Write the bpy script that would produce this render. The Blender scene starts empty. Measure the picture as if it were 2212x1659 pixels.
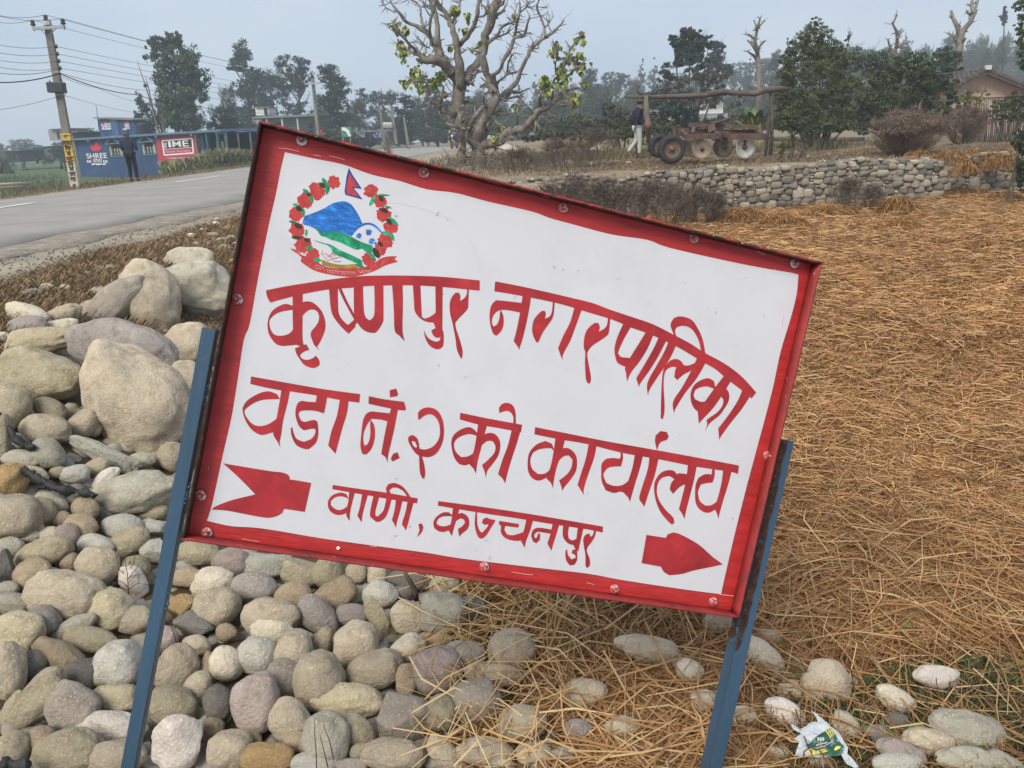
import bpy, bmesh, math, random
import numpy as np
from mathutils import Vector, Matrix, noise
from mathutils.geometry import delaunay_2d_cdt, tessellate_polygon

# ------------------------------------------------------------------ camera, light, exposure
scene = bpy.context.scene
COL = scene.collection
rng = random.Random(7)
nr = np.random.default_rng(11)
F, CX, CY = 1661.0, 1106.0, 829.5            # focal length and centre for a 2212 px wide view
PITCH, ROLL = math.radians(18.07), math.radians(2.4)
EYE = Vector((0, 0, 1.0))                    # road surface is z = 0

def lvl(x, y, z):
    x2 = math.cos(ROLL)*x - math.sin(ROLL)*y
    y2 = math.sin(ROLL)*x + math.cos(ROLL)*y
    return Vector((x2, z*math.cos(PITCH) - y2*math.sin(PITCH), -y2*math.cos(PITCH) - z*math.sin(PITCH)))
def ray(px, py): return lvl((px-CX)/F, (py-CY)/F, 1.0)
def at_z(px, py, z):
    d = ray(px, py); return EYE + d*((z-EYE.z)/d.z)
def at_y(px, py, y):
    d = ray(px, py); return EYE + d*(y/d.y)
AX = [lvl(1, 0, 0), lvl(0, 1, 0), lvl(0, 0, 1)]
def proj(p):
    d = Vector(p)-EYE
    z = d.dot(AX[2])
    return (CX+F*d.dot(AX[0])/z, CY+F*d.dot(AX[1])/z, z)

cam_d = bpy.data.cameras.new('camera'); cam = bpy.data.objects.new('camera', cam_d); COL.objects.link(cam)
cam_d.sensor_width = 36; cam_d.lens = F/2212*36; cam_d.clip_end = 3000; cam_d.clip_start = 0.05
m = Matrix((AX[0], -AX[1], -AX[2])).transposed().to_4x4(); m.translation = EYE
cam.matrix_world = m
scene.camera = cam

SUN_EL, SUN_AZ = math.radians(48), math.radians(-150)   # azimuth from +Y towards +X
world = bpy.data.worlds.new('World'); scene.world = world; world.use_nodes = True
wn, wl = world.node_tree.nodes, world.node_tree.links
wn.clear()
sky = wn.new('ShaderNodeTexSky'); sky.sky_type = 'NISHITA'; sky.sun_disc = False
sky.sun_elevation = SUN_EL; sky.sun_rotation = SUN_AZ; sky.air_density = 1.0; sky.dust_density = 3.0; sky.ozone_density = 1.5
tc = wn.new('ShaderNodeTexCoord')
mp = wn.new('ShaderNodeMapping'); mp.inputs['Scale'].default_value = (1, 1, 3.2)
cl = wn.new('ShaderNodeTexNoise'); cl.inputs['Scale'].default_value = 2.2; cl.inputs['Detail'].default_value = 5; cl.inputs['Roughness'].default_value = .5
cr = wn.new('ShaderNodeValToRGB'); cr.color_ramp.elements[0].position = .36; cr.color_ramp.elements[1].position = .64
cr.color_ramp.elements[0].color = (5.2, 6.4, 8.2, 1); cr.color_ramp.elements[1].color = (7.3, 8.0, 9.0, 1)
mxs = wn.new('ShaderNodeMix'); mxs.data_type = 'RGBA'; mxs.inputs[0].default_value = .72
bg = wn.new('ShaderNodeBackground'); bg.inputs['Strength'].default_value = .088
wo = wn.new('ShaderNodeOutputWorld')
wl.new(tc.outputs['Generated'], mp.inputs[0]); wl.new(mp.outputs[0], cl.inputs['Vector']); wl.new(cl.outputs['Fac'], cr.inputs[0])
wl.new(sky.outputs[0], mxs.inputs[6]); wl.new(cr.outputs[0], mxs.inputs[7]); wl.new(mxs.outputs[2], bg.inputs[0]); wl.new(bg.outputs[0], wo.inputs[0])

sun_d = bpy.data.lights.new('sun', 'SUN'); sun = bpy.data.objects.new('sun', sun_d); COL.objects.link(sun)
sun_d.energy = 2.9; sun_d.angle = math.radians(30); sun_d.color = (1, .93, .80)
sdir = Vector((math.sin(SUN_AZ)*math.cos(SUN_EL), math.cos(SUN_AZ)*math.cos(SUN_EL), math.sin(SUN_EL)))
sun.rotation_euler = sdir.to_track_quat('Z', 'Y').to_euler()
vs = scene.view_settings
vs.view_transform = 'Standard'; vs.look = 'None'; vs.gamma = 1; vs.exposure = 0.36; vs.use_curve_mapping = False
scene.cycles.max_bounces = 5; scene.cycles.diffuse_bounces = 3; scene.cycles.volume_bounces = 2
scene.cycles.transparent_max_bounces = 6

HAZE = .0019

# ------------------------------------------------------------------ helpers
def lin(c):
    return tuple(((v/255)/12.92 if v/255 <= .04045 else ((v/255+.055)/1.055)**2.4) for v in c)
_mats = {}
def mat(name, color, rough=.8, var=.25, scale=6.0, bump=.0, bscale=40.0, color2=None, mix_at=(.4, .65), spots=None, attr=None, metallic=0.0, spec=.3, objrand=0.0, coord='Object', trans=0, detail=5, stretch=None):
    """procedural material: base colour, slow variation, optional second colour patches, fine bump"""
    if name in _mats: return _mats[name]
    mt = bpy.data.materials.new(name); mt.use_nodes = True; _mats[name] = mt
    nt = mt.node_tree; n, l = nt.nodes, nt.links
    b = n['Principled BSDF']; b.inputs['Roughness'].default_value = rough; b.inputs['Metallic'].default_value = metallic
    b.inputs['Specular IOR Level'].default_value = spec
    t = n.new('ShaderNodeTexCoord'); src = t.outputs[coord]
    if stretch:
        mpn = n.new('ShaderNodeMapping'); mpn.inputs['Scale'].default_value = stretch; l.new(src, mpn.inputs[0]); src = mpn.outputs[0]
    ns = n.new('ShaderNodeTexNoise'); ns.inputs['Scale'].default_value = scale; ns.inputs['Detail'].default_value = detail; ns.inputs['Roughness'].default_value = .6
    l.new(src, ns.inputs['Vector'])
    base = None
    if attr:
        a = n.new('ShaderNodeAttribute'); a.attribute_name = attr; base = a.outputs['Color']
    def mixrgb(typ, fac, A, B):
        mx = n.new('ShaderNodeMix'); mx.data_type = 'RGBA'; mx.blend_type = typ
        for s, v in ((0, fac), (6, A), (7, B)):
            if isinstance(v, (float, int)): mx.inputs[s].default_value = v
            elif isinstance(v, tuple): mx.inputs[s].default_value = (*v[:3], 1)
            else: l.new(v, mx.inputs[s])
        return mx.outputs[2]
    cur = base if base is not None else tuple(color)
    if base is not None and color is not None: cur = mixrgb('MULTIPLY', 1.0, base, tuple(color))
    if color2:
        r2 = n.new('ShaderNodeValToRGB'); r2.color_ramp.elements[0].position = mix_at[0]; r2.color_ramp.elements[1].position = mix_at[1]
        n2 = n.new('ShaderNodeTexNoise'); n2.inputs['Scale'].default_value = scale*2.3; n2.inputs['Detail'].default_value = 8; n2.inputs['Roughness'].default_value = .65
        l.new(src, n2.inputs['Vector']); l.new(n2.outputs['Fac'], r2.inputs[0]); cur = mixrgb('MIX', r2.outputs[0], cur, tuple(color2))
    if spots:
        r3 = n.new('ShaderNodeValToRGB'); r3.color_ramp.elements[0].position = spots[1]; r3.color_ramp.elements[1].position = spots[1]+.05
        n3 = n.new('ShaderNodeTexNoise'); n3.inputs['Scale'].default_value = spots[2]; n3.inputs['Detail'].default_value = 6
        l.new(src, n3.inputs['Vector']); l.new(n3.outputs['Fac'], r3.inputs[0]); cur = mixrgb('MIX', r3.outputs[0], cur, tuple(spots[0]))
    # value variation
    mr = n.new('ShaderNodeMapRange'); mr.inputs[1].default_value = .25; mr.inputs[2].default_value = .75; mr.inputs[3].default_value = 1-var; mr.inputs[4].default_value = 1+var
    l.new(ns.outputs['Fac'], mr.inputs[0])
    hs = n.new('ShaderNodeHueSaturation'); l.new(mr.outputs[0], hs.inputs['Value'])
    if isinstance(cur, tuple): hs.inputs['Color'].default_value = (*cur[:3], 1)
    else: l.new(cur, hs.inputs['Color'])
    out = hs.outputs[0]
    if objrand:
        oi = n.new('ShaderNodeObjectInfo'); m2 = n.new('ShaderNodeMapRange'); m2.inputs[3].default_value = 1-objrand; m2.inputs[4].default_value = 1+objrand
        l.new(oi.outputs['Random'], m2.inputs[0]); h2 = n.new('ShaderNodeHueSaturation'); l.new(m2.outputs[0], h2.inputs['Value']); l.new(out, h2.inputs['Color']); out = h2.outputs[0]
    l.new(out, b.inputs['Base Color'])
    if bump:
        bn = n.new('ShaderNodeTexNoise'); bn.inputs['Scale'].default_value = bscale; bn.inputs['Detail'].default_value = 6; bn.inputs['Roughness'].default_value = .65
        l.new(src, bn.inputs['Vector'])
        bp = n.new('ShaderNodeBump'); bp.inputs['Strength'].default_value = min(1, bump); bp.inputs['Distance'].default_value = .01
        l.new(bn.outputs['Fac'], bp.inputs['Height']); l.new(bp.outputs[0], b.inputs['Normal'])
    if trans: b.inputs['Transmission Weight'].default_value = 0
    return mt

def tag(o, label=None, cat=None, group=None, kind=None):
    if label: o['label'] = label
    if cat: o['category'] = cat
    if group: o['group'] = group
    if kind: o['kind'] = kind
    return o
def link(name, me, material=None, parent=None, loc=None):
    o = bpy.data.objects.new(name, me); COL.objects.link(o)
    if material is not None and me is not None and not me.materials:
        for x in (material if isinstance(material, (list, tuple)) else [material]): me.materials.append(x)
    if parent is not None: o.parent = parent
    if loc is not None: o.location = loc
    return o
def empty(name, loc, rz=0, label=None, cat=None, group=None, mat4=None):
    o = bpy.data.objects.new(name, None); COL.objects.link(o); o.location = loc; o.rotation_euler = (0, 0, rz)
    o.empty_display_size = .1
    if mat4 is not None: o.matrix_world = mat4
    return tag(o, label, cat, group)
def copy_tree(o, parent=None, label=None):
    c = o.copy(); COL.objects.link(c); c.parent = parent
    if label: c['label'] = label
    for ch in list(o.children): copy_tree(ch, c)
    return c
def mesh_np(name, V, Fq, col=None, smooth=False, mi=None):
    """V (n,3), Fq (m,k) int array of equal-length faces"""
    V = np.asarray(V, dtype=np.float32); Fq = np.asarray(Fq, dtype=np.int32)
    me = bpy.data.meshes.new(name)
    me.vertices.add(len(V)); me.vertices.foreach_set('co', V.ravel())
    k = Fq.shape[1]
    me.loops.add(Fq.size); me.loops.foreach_set('vertex_index', Fq.ravel())
    me.polygons.add(len(Fq)); me.polygons.foreach_set('loop_start', np.arange(0, Fq.size, k, dtype=np.int32))
    me.polygons.foreach_set('loop_total', np.full(len(Fq), k, dtype=np.int32))
    if smooth: me.polygons.foreach_set('use_smooth', np.ones(len(Fq), dtype=bool))
    if mi is not None: me.polygons.foreach_set('material_index', np.asarray(mi, dtype=np.int32))
    me.update(calc_edges=True)
    if col is not None:
        ca = me.color_attributes.new('Col', 'FLOAT_COLOR', 'POINT')
        c4 = np.ones((len(V), 4), dtype=np.float32); c4[:, :3] = col
        ca.data.foreach_set('color', c4.ravel())
    me.validate()
    return me
class MB:
    """collects simple shapes into one mesh"""
    def __init__(s): s.bm = bmesh.new()
    def box(s, c, size, rot=None, mi=0):
        r = bmesh.ops.create_cube(s.bm, size=1.0)
        M = Matrix.Translation(Vector(c)) @ (rot.to_4x4() if rot is not None else Matrix.Identity(4)) @ Matrix.Diagonal((*size, 1))
        bmesh.ops.transform(s.bm, matrix=M, verts=r['verts'])
        for v in r['verts']:
            for f in v.link_faces: f.material_index = mi
        return s
    def bevbox(s, c, size, bev=.01, rot=None, mi=0):
        r = bmesh.ops.create_cube(s.bm, size=1.0)
        bmesh.ops.transform(s.bm, matrix=Matrix.Diagonal((*size, 1)), verts=r['verts'])
        es = list({e for v in r['verts'] for e in v.link_edges})
        rb = bmesh.ops.bevel(s.bm, geom=es, offset=bev, segments=2, affect='EDGES', profile=.5)
        vs_ = list({v for v in rb['verts']} | {v for v in r['verts'] if v.is_valid})
        M = Matrix.Translation(Vector(c)) @ (rot.to_4x4() if rot is not None else Matrix.Identity(4))
        bmesh.ops.transform(s.bm, matrix=M, verts=vs_)
        return s
    def tube(s, pts, rad, n=8, cap=True, mi=0, smooth=True):
        pts = [Vector(p) for p in pts]
        if not isinstance(rad, (list, tuple)): rad = [rad]*len(pts)
        rings = []; up = None
        for i, p in enumerate(pts):
            a = pts[max(0, i-1)]; b = pts[min(len(pts)-1, i+1)]; d = (b-a)
            if d.length < 1e-9: d = Vector((0, 0, 1))
            d.normalize()
            if up is None:
                up = d.orthogonal().normalized()
            else:
                up = (up - d*up.dot(d))
                up = up.normalized() if up.length > 1e-6 else d.orthogonal().normalized()
            w = d.cross(up)
            rings.append([s.bm.verts.new(p + (up*math.cos(2*math.pi*k/n) + w*math.sin(2*math.pi*k/n))*rad[i]) for k in range(n)])
        for i in range(len(rings)-1):
            for k in range(n):
                f = s.bm.faces.new((rings[i][k], rings[i][(k+1) % n], rings[i+1][(k+1) % n], rings[i+1][k])); f.smooth = smooth; f.material_index = mi
        if cap:
            f = s.bm.faces.new(rings[0][::-1]); f.material_index = mi
            f = s.bm.faces.new(rings[-1]); f.material_index = mi
        return s
    def lathe(s, prof, n=20, M=None, mi=0, smooth=True):
        """profile of (r, z) turned about Z"""
        M = M or Matrix.Identity(4)
        rings = []
        for r, z in prof:
            if r < 1e-6: rings.append([s.bm.verts.new(M @ Vector((0, 0, z)))])
            else: rings.append([s.bm.verts.new(M @ Vector((r*math.cos(2*math.pi*k/n), r*math.sin(2*math.pi*k/n), z))) for k in range(n)])
        for A, B in zip(rings, rings[1:]):
            for k in range(n):
                if len(A) == 1 and len(B) == 1: continue
                if len(A) == 1: vs_ = (A[0], B[(k+1) % n], B[k])
                elif len(B) == 1: vs_ = (A[k], A[(k+1) % n], B[0])
                else: vs_ = (A[k], A[(k+1) % n], B[(k+1) % n], B[k])
                f = s.bm.faces.new(vs_); f.smooth = smooth; f.material_index = mi
        return s
    def prism(s, pts, d0, d1, M=None, mi=0):
        """polygon (x,y) extruded from z=d0 to d1"""
        M = M or Matrix.Identity(4)
        a = [s.bm.verts.new(M @ Vector((x, y, d0))) for x, y in pts]; b = [s.bm.verts.new(M @ Vector((x, y, d1))) for x, y in pts]
        n = len(pts)
        fs = [s.bm.faces.new(a[::-1]), s.bm.faces.new(b)] + [s.bm.faces.new((a[i], a[(i+1) % n], b[(i+1) % n], b[i])) for i in range(n)]
        for f in fs: f.material_index = mi
        return s
    def quad(s, a, b, c, d, mi=0):
        f = s.bm.faces.new([s.bm.verts.new(Vector(v)) for v in (a, b, c, d)]); f.material_index = mi; return s
    def build(s, name, material=None, parent=None, loc=None, recalc=True):
        if recalc: bmesh.ops.recalc_face_normals(s.bm, faces=s.bm.faces)
        me = bpy.data.meshes.new(name); s.bm.to_mesh(me); s.bm.free()
        return link(name, me, material, parent, loc)
def smoothpoly(pts, it=1, ang=42, closed=True):
    """Catmull-Rom rounding of a traced outline: gentle bends are rounded, sharp corners kept"""
    P = [Vector(p) for p in pts]; n = len(P)
    if n < 4: return P
    cor = []
    for i in range(n):
        if not closed and i in (0, n-1): cor.append(True); continue
        a = (P[i]-P[i-1]); b = (P[(i+1) % n]-P[i])
        cor.append(a.length < 1e-6 or b.length < 1e-6 or math.degrees(a.angle(b)) > ang)
    out = []
    for i in range(n if closed else n-1):
        p1, p2 = P[i], P[(i+1) % n]
        p0 = P[i-1] if not cor[i] else p1*2-p2 if cor[(i+1) % n] else p1
        p3 = P[(i+2) % n] if not cor[(i+1) % n] else p2
        if cor[i]: p0 = p1
        out.append(p1)
        if cor[i] and cor[(i+1) % n]: continue
        m1 = (p2-p0)*.5 if not cor[i] else (p2-p1)*.6; m2 = (p3-p1)*.5 if not cor[(i+1) % n] else (p2-p1)*.6
        for t in (.25, .5, .75):
            h00 = 2*t**3-3*t*t+1; h10 = t**3-2*t*t+t; h01 = -2*t**3+3*t*t; h11 = t**3-t*t
            out.append(p1*h00+m1*h10+p2*h01+m2*h11)
    if not closed: out.append(P[-1])
    return out
def parse(s): return [tuple(float(v) for v in q.split(',')) for q in s.split()]

# ------------------------------------------------------------------ the sign (dominates the picture)
# corner depths solved from the photographed rectangle: 1.20 m wide, 0.815 m high
def camray(px, py): return AX[0]*((px-CX)/F)+AX[1]*((py-CY)/F)+AX[2]
S_TL = EYE+camray(564, 261)*1.43858722; S_TR = EYE+camray(1780, 567)*1.68380621
S_BL = EYE+camray(392, 1167)*1.48896028; S_BR = EYE+camray(1597, 1336)*1.73417927
sx = (S_TR-S_TL).normalized(); sn = sx.cross((S_TL-S_BL)).normalized(); sy = sn.cross(sx)
if sn.dot(EYE-S_TL) < 0: sn = -sn; sy = sn.cross(sx)
SM = Matrix((sx, sy, sn)).transposed().to_4x4(); SM.translation = S_BL
SMI = SM.inverted()
SW = (S_TR-S_TL).length
SH = (SMI @ S_TL).y
def sp(px, py, off):
    """full-view pixel -> sign-local point on the plane z = off"""
    d = (SMI.to_3x3() @ camray(px, py)); o = SMI @ EYE
    t = (off-o.z)/d.z; p = o+d*t
    return Vector((p.x, p.y, off))
PZ = -.033      # the panel sits this far behind the rim
sign = empty('sign_board', (0, 0, 0), mat4=SM, label='large tilted white office sign with a red border and hand painted red lettering', cat='sign')
redp = mat('red_enamel', (.40, .024, .022), rough=.36, var=.24, scale=9, bump=.25, bscale=25, color2=(.32, .017, .017), mix_at=(.45, .8), spec=.4, stretch=(1, 5, 1))
whitep = mat('white_enamel', (.55, .54, .555), rough=.38, var=.025, scale=4, bump=.04, bscale=12, color2=(.50, .49, .495), mix_at=(.5, .85), spots=((.36, .35, .33), .70, 45), spec=.4)
letp = mat('letter_red', (.33, .017, .020), rough=.42, var=.30, scale=14, bump=.12, bscale=60, color2=(.40, .03, .028), mix_at=(.5, .8), spec=.4)
rustp = mat('rusty_red_frame', (.30, .025, .022), rough=.5, var=.3, scale=14, bump=.4, bscale=90, color2=(.055, .022, .014), mix_at=(.46, .56), spots=((.45, .36, .28), .64, 70), spec=.4)
frp = mat('frame_red', (.27, .028, .027), rough=.5, var=.25, scale=10, bump=.3, bscale=60, color2=(.13, .03, .028), mix_at=(.48, .7), spots=((.40, .24, .22), .68, 50), spec=.3)
darkrust_shade = mat('dark_rust_and_shade', (.035, .018, .013), rough=.8, var=.4, scale=20, bump=.5, bscale=80, color2=(.20, .02, .016), mix_at=(.56, .66), spots=((.30, .16, .08), .68, 60))

tL = sp(390, 1000, 0)
b = MB(); b.box((SW/2, SH/2, PZ-.004), (SW-.004, SH-.004, .004)); b.build('panel', redp, sign)
T = .0045; D = -PZ+.010
for nm, c, s_, mt_ in (('top', (SW/2, SH-T/2, -D/2), (SW, T, D), rustp), ('bottom', (SW/2, T/2, -D/2), (SW, T, D), frp),
                       ('left', (T/2, SH/2, -D/2), (T, SH-2*T-.001, D), darkrust_shade), ('right', (SW-T/2, SH/2, -D/2), (T, SH-2*T-.001, D), frp)):
    b = MB()
    # slightly uneven lips, cut into short lengths so the edge is not laser straight
    L = s_[0] if nm in ('top', 'bottom') else s_[1]; n = 60
    verts = []
    for i in range(n+1):
        t = i/n*L; w = noise.noise(Vector((t*9, 3.1*len(nm), 0)))*.0011; w2 = noise.noise(Vector((t*23, 7.7*len(nm), 0)))*.0012
        for (u, z) in ((0, -D), (0, w), (T+w2, w), (T+w2, -D)):
            if nm == 'top': verts.append((t, SH-T+u-w2, z))
            elif nm == 'bottom': verts.append((t, T-u, z))
            elif nm == 'left': verts.append((T-u, t+T, z))
            else: verts.append((SW-T+u, t+T, z))
    fs = [(i*4+k, i*4+(k+1) % 4, i*4+4+(k+1) % 4, i*4+4+k) for i in range(n) for k in range(4)]+[(0, 1, 2, 3), (n*4+3, n*4+2, n*4+1, n*4)]
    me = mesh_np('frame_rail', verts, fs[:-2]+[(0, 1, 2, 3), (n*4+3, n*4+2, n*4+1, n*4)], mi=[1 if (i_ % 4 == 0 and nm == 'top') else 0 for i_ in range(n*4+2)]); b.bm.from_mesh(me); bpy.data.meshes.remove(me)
    o = b.build('frame_rail', [mt_, darkrust_shade] if nm == 'top' else mt_, sign)  # top rail's underside faces: dark rust, with the flange's inner shadow painted in
    o['label'] = {'top': 'rusty dark top rail of the frame', 'bottom': 'red bottom rail of the frame', 'left': 'dark left rail of the frame', 'right': 'red right rail of the frame'}[nm]
# angle-iron back legs of the frame
b = MB(); b.box((SW/2, SH-.018, PZ-.012), (SW-.02, .03, .004)); b.box((SW/2, .018, PZ-.012), (SW-.02, .03, .004))
b.box((.018, SH/2, PZ-.012), (.028, SH-.07, .004)); b.box((SW-.018, SH/2, PZ-.012), (.028, SH-.07, .004)); b.build('back_frame', darkrust_shade, sign)

CROP = {'A': (850, 400, 1.95182), 'B': (1650, 700, 1.659), 'C': (600, 1200, 1.8436), 'D': (1500, 1400, 1.58), 'F': (0, 0, 1.0)}
def P2S(crop, pts, off):
    x0, y0, s = CROP[crop]
    out = []
    for x, y in pts:
        fx, fy = x0+x/s, y0+y/s
        v = sp(fx*2212/3612, fy*2212/3612, off); out.append((v.x, v.y))
    return out
_layer = [0]
def flat(name, polys, material, base=PZ-.002+.0024, parent=sign, z=None, ang=42, smooth=True):
    """union of traced outlines as one thin painted layer"""
    _layer[0] += 1
    off = z if z is not None else PZ+.0005+.00012*(_layer[0] % 7)
    V2, Fs = [], []
    for crop, pts in polys:
        pp = P2S(crop, pts, PZ)
        q = smoothpoly([Vector((x, y)) for x, y in pp], ang=ang) if smooth else [Vector(p) for p in pp]
        k = len(V2)
        for v in q: V2.append(Vector((v[0]*1000, v[1]*1000)))
        area = sum(q[i][0]*q[(i+1) % len(q)][1]-q[(i+1) % len(q)][0]*q[i][1] for i in range(len(q)))
        idx = list(range(k, k+len(q)))
        Fs.append(idx if area > 0 else idx[::-1])
    v, e, f, ov, oe, of = delaunay_2d_cdt(V2, [], Fs, 1, 1e-4)
    f = [t for t, src in zip(f, of) if src]
    b = bmesh.new(); vs_ = [b.verts.new((p.x/1000, p.y/1000, off)) for p in v]
    for t in f:
        try: fc = b.faces.new([vs_[i] for i in t])
        except ValueError: continue
        if fc.normal.z < 0: fc.normal_flip()
    b.normal_update()
    for fc in b.faces:
        if fc.normal.z < 0: fc.normal_flip()
    me = bpy.data.meshes.new(name); b.to_mesh(me); b.free()
    return link(name, me, material, parent)

wf = parse("1005,537 1106,559 1209,580 1311,616 1408,638 1506,668 1608,681 1721,711 1875,746 1939,769 2012,789 2156,827 2283,846 2361,874 2572,922 2711,949 2790,962 2816,969 2810,1037 2789,1122 2753,1242 2723,1381 2675,1562 2638,1700 2627,1742 2589,1894 2557,2033 2543,2096 2399,2077 2196,2046 2070,2023 1880,2001 1627,1970 1500,1949 1359,1930 1142,1900 925,1864 817,1856 730,1837 749,1775 787,1601 817,1471 839,1336 860,1200 881,1143 911,979 947,800 973,687 990,600")
flat('white_field', [('F', wf)], whitep, z=PZ+.0002)

words = []
W = lambda crop, s: (crop, parse(s))
kri = [
 W('A', "172,1218 300,1192 450,1168 600,1145 800,1122 1000,1116 1200,1118 1400,1126 1643,1150 1643,1220 1560,1212 1400,1196 1200,1184 1000,1184 850,1190 760,1200 600,1212 420,1245 300,1275 202,1302 180,1262"),
 W('A', "355,1250 425,1238 424,1400 425,1560 445,1610 480,1645 440,1615 400,1600 365,1585 358,1480"),
 W('A', "358,1325 310,1311 265,1325 220,1355 195,1395 183,1450 190,1510 210,1550 240,1585 280,1600 330,1598 400,1590 400,1520 362,1476 345,1505 310,1525 260,1531 225,1520 202,1482 196,1430 215,1400 250,1375 300,1360 358,1352"),
 W('A', "415,1302 450,1294 490,1300 530,1330 560,1370 580,1430 578,1490 560,1540 535,1590 522,1604 543,1633 505,1595 490,1560 480,1528 485,1500 510,1470 530,1440 538,1400 525,1365 500,1351 470,1353 440,1375 415,1405"),
 W('C', "812,52 885,25 905,60 870,75 850,90 845,103 860,120 890,128 925,118 948,100 970,130 972,160 945,178 910,178 870,158 840,118 820,85"),
 W('A', "606,1205 667,1200 668,1300 672,1370 690,1410 725,1448 740,1455 785,1415 788,1468 742,1517 700,1480 640,1405 618,1340"),
 W('A', "668,1200 690,1200 735,1300 785,1395 785,1430 720,1312 685,1240"),
 W('A', "776,1195 840,1188 843,1300 848,1370 860,1405 885,1425 905,1410 918,1380 920,1300 917,1180 980,1178 981,1400 975,1440 945,1490 920,1512 870,1505 830,1480 800,1440 783,1460 778,1400"),
 W('A', "1040,1180 1112,1178 1115,1300 1112,1490 1128,1570 1090,1530 1058,1493 1052,1350"),
 W('A', "1183,1180 1235,1180 1240,1300 1245,1400 1262,1412 1290,1405 1325,1385 1340,1370 1338,1185 1388,1188 1386,1500 1340,1480 1325,1440 1280,1435 1235,1412 1197,1362 1190,1280"),
 W('A', "1375,1480 1392,1500 1396,1560 1392,1600 1370,1620 1340,1622 1300,1600 1270,1550 1258,1490 1280,1535 1310,1560 1345,1571 1368,1562 1374,1540 1350,1546 1325,1530 1310,1495 1340,1478"),
 W('A', "1555,1205 1569,1205 1565,1300 1562,1340 1540,1370 1500,1410 1475,1442 1480,1480 1500,1540 1515,1590 1526,1640 1521,1690 1505,1672 1485,1620 1478,1560 1465,1490 1455,1440 1440,1380 1436,1320 1448,1270 1475,1235 1498,1233 1510,1255 1508,1292 1540,1268 1555,1240"),
]
flat('word', kri, letp)['label'] = 'painted red word in curved Devanagari script, first of the upper line'
nag = [
 W('B', "160,485 300,512 450,545 600,580 730,612 830,650 950,690 1080,735 1200,795 1300,848 1386,903 1500,965 1600,1040 1687,1135 1660,1170 1600,1120 1520,1060 1450,1000 1380,960 1250,882 1160,837 1060,792 960,757 840,707 700,665 560,622 420,590 260,560 155,543"),
 W('B', "322,560 370,572 360,640 340,740 318,830 302,878 312,905 290,865 268,835 285,770 305,670"),
 W('B', "320,612 220,600 165,595 138,625 127,680 132,740 148,790 167,803 195,775 208,740 208,690 195,655 188,665 185,700 172,735 152,750 141,730 145,695 165,665 200,652 250,656 315,670"),
 W('B', "498,598 507,600 505,650 495,700 465,745 435,790 415,835 403,843 385,810 376,770 383,720 400,690 430,660 450,658 456,675 450,705 480,690 492,660"),
 W('B', "625,632 668,645 630,750 600,830 555,918 560,955 545,925 528,875 560,800 600,720"),
 W('B', "820,695 833,700 828,760 820,795 790,820 730,860 705,890 698,912 705,960 718,1030 720,1060 713,1083 700,1080 690,1050 685,960 687,900 678,870 682,810 700,765 740,730 765,730 772,755 765,780 800,760 815,735"),
 W('B', "912,728 958,745 925,800 895,860 878,905 895,928 945,933 970,935 955,985 925,985 880,965 865,935 858,880 875,810"),
 W('B', "1045,775 1088,792 1050,880 1000,960 960,1010 935,1060 932,1080 925,1020 920,990 950,930 1000,850"),
 W('B', "1120,805 1162,830 1110,930 1060,1010 1010,1080 1002,1105 1010,1130 985,1052 1040,960 1085,880"),
 W('B', "1175,835 1217,862 1180,940 1120,1030 1080,1090 1058,1130 1055,1160 1050,1080 1100,985 1145,905"),
 W('B', "1215,815 1190,760 1188,730 1205,700 1235,690 1275,695 1315,715 1345,760 1365,800 1380,850 1390,915 1368,900 1350,830 1320,775 1285,750 1250,745 1220,755 1212,780 1230,830"),
 W('B', "1345,925 1397,950 1340,1050 1270,1140 1212,1235 1208,1268 1200,1190 1250,1110 1300,1020"),
 W('B', "1330,985 1300,1010 1270,1025 1250,1040 1225,1062 1208,1045 1212,1010 1220,987 1195,985 1165,1000 1150,1030 1145,1100 1150,1180 1150,1250 1140,1292 1128,1285 1130,1200 1133,1100 1140,1020 1155,980 1190,945 1225,940 1250,955 1262,975 1290,977 1335,960"),
 W('B', "1505,1030 1548,1055 1500,1130 1440,1220 1357,1310 1352,1328 1345,1245 1400,1170 1450,1100"),
 W('B', "1450,1115 1440,1070 1410,1052 1370,1060 1325,1090 1303,1140 1308,1195 1330,1235 1360,1252 1410,1200 1400,1183 1365,1190 1330,1175 1320,1150 1330,1120 1360,1105 1400,1100 1440,1114"),
 W('B', "1470,1105 1510,1110 1528,1140 1525,1185 1500,1230 1470,1270 1412,1318 1388,1365 1400,1320 1395,1300 1410,1285 1460,1250 1490,1210 1495,1177 1480,1157 1445,1162"),
 W('B', "1612,1105 1662,1140 1600,1235 1540,1310 1477,1398 1472,1425 1465,1345 1530,1260 1580,1180"),
]
flat('word', nag, letp)['label'] = 'painted red word curving down to the right on the upper line'
vad = [
 W('C', "527,235 750,275 1000,318 1235,350 1230,405 1100,387 950,358 780,332 700,322 600,302 522,283"),
 W('C', "725,312 780,320 765,400 735,520 722,610 712,665 718,700 700,662 670,605 690,520 712,400"),
 W('C', "715,385 695,350 640,332 580,345 510,385 478,425 472,460 490,520 530,580 580,612 620,612 690,590 700,505 640,545 580,558 530,540 490,490 483,455 510,430 560,400 620,385 712,382"),
 W('C', "955,350 1022,362 1010,430 1000,475 950,460 900,455 850,460 835,475 840,500 855,525 880,530 930,518 955,525 962,560 962,620 945,670 900,708 870,705 820,680 790,620 785,570 795,565 802,600 822,640 870,660 920,640 945,600 943,577 920,575 870,585 840,560 820,510 815,460 830,410 855,393 900,400 948,402"),
 W('C', "1105,378 1160,388 1150,470 1120,570 1090,680 1075,738 1055,715 1028,685 1050,590 1085,490"),
]
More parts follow.
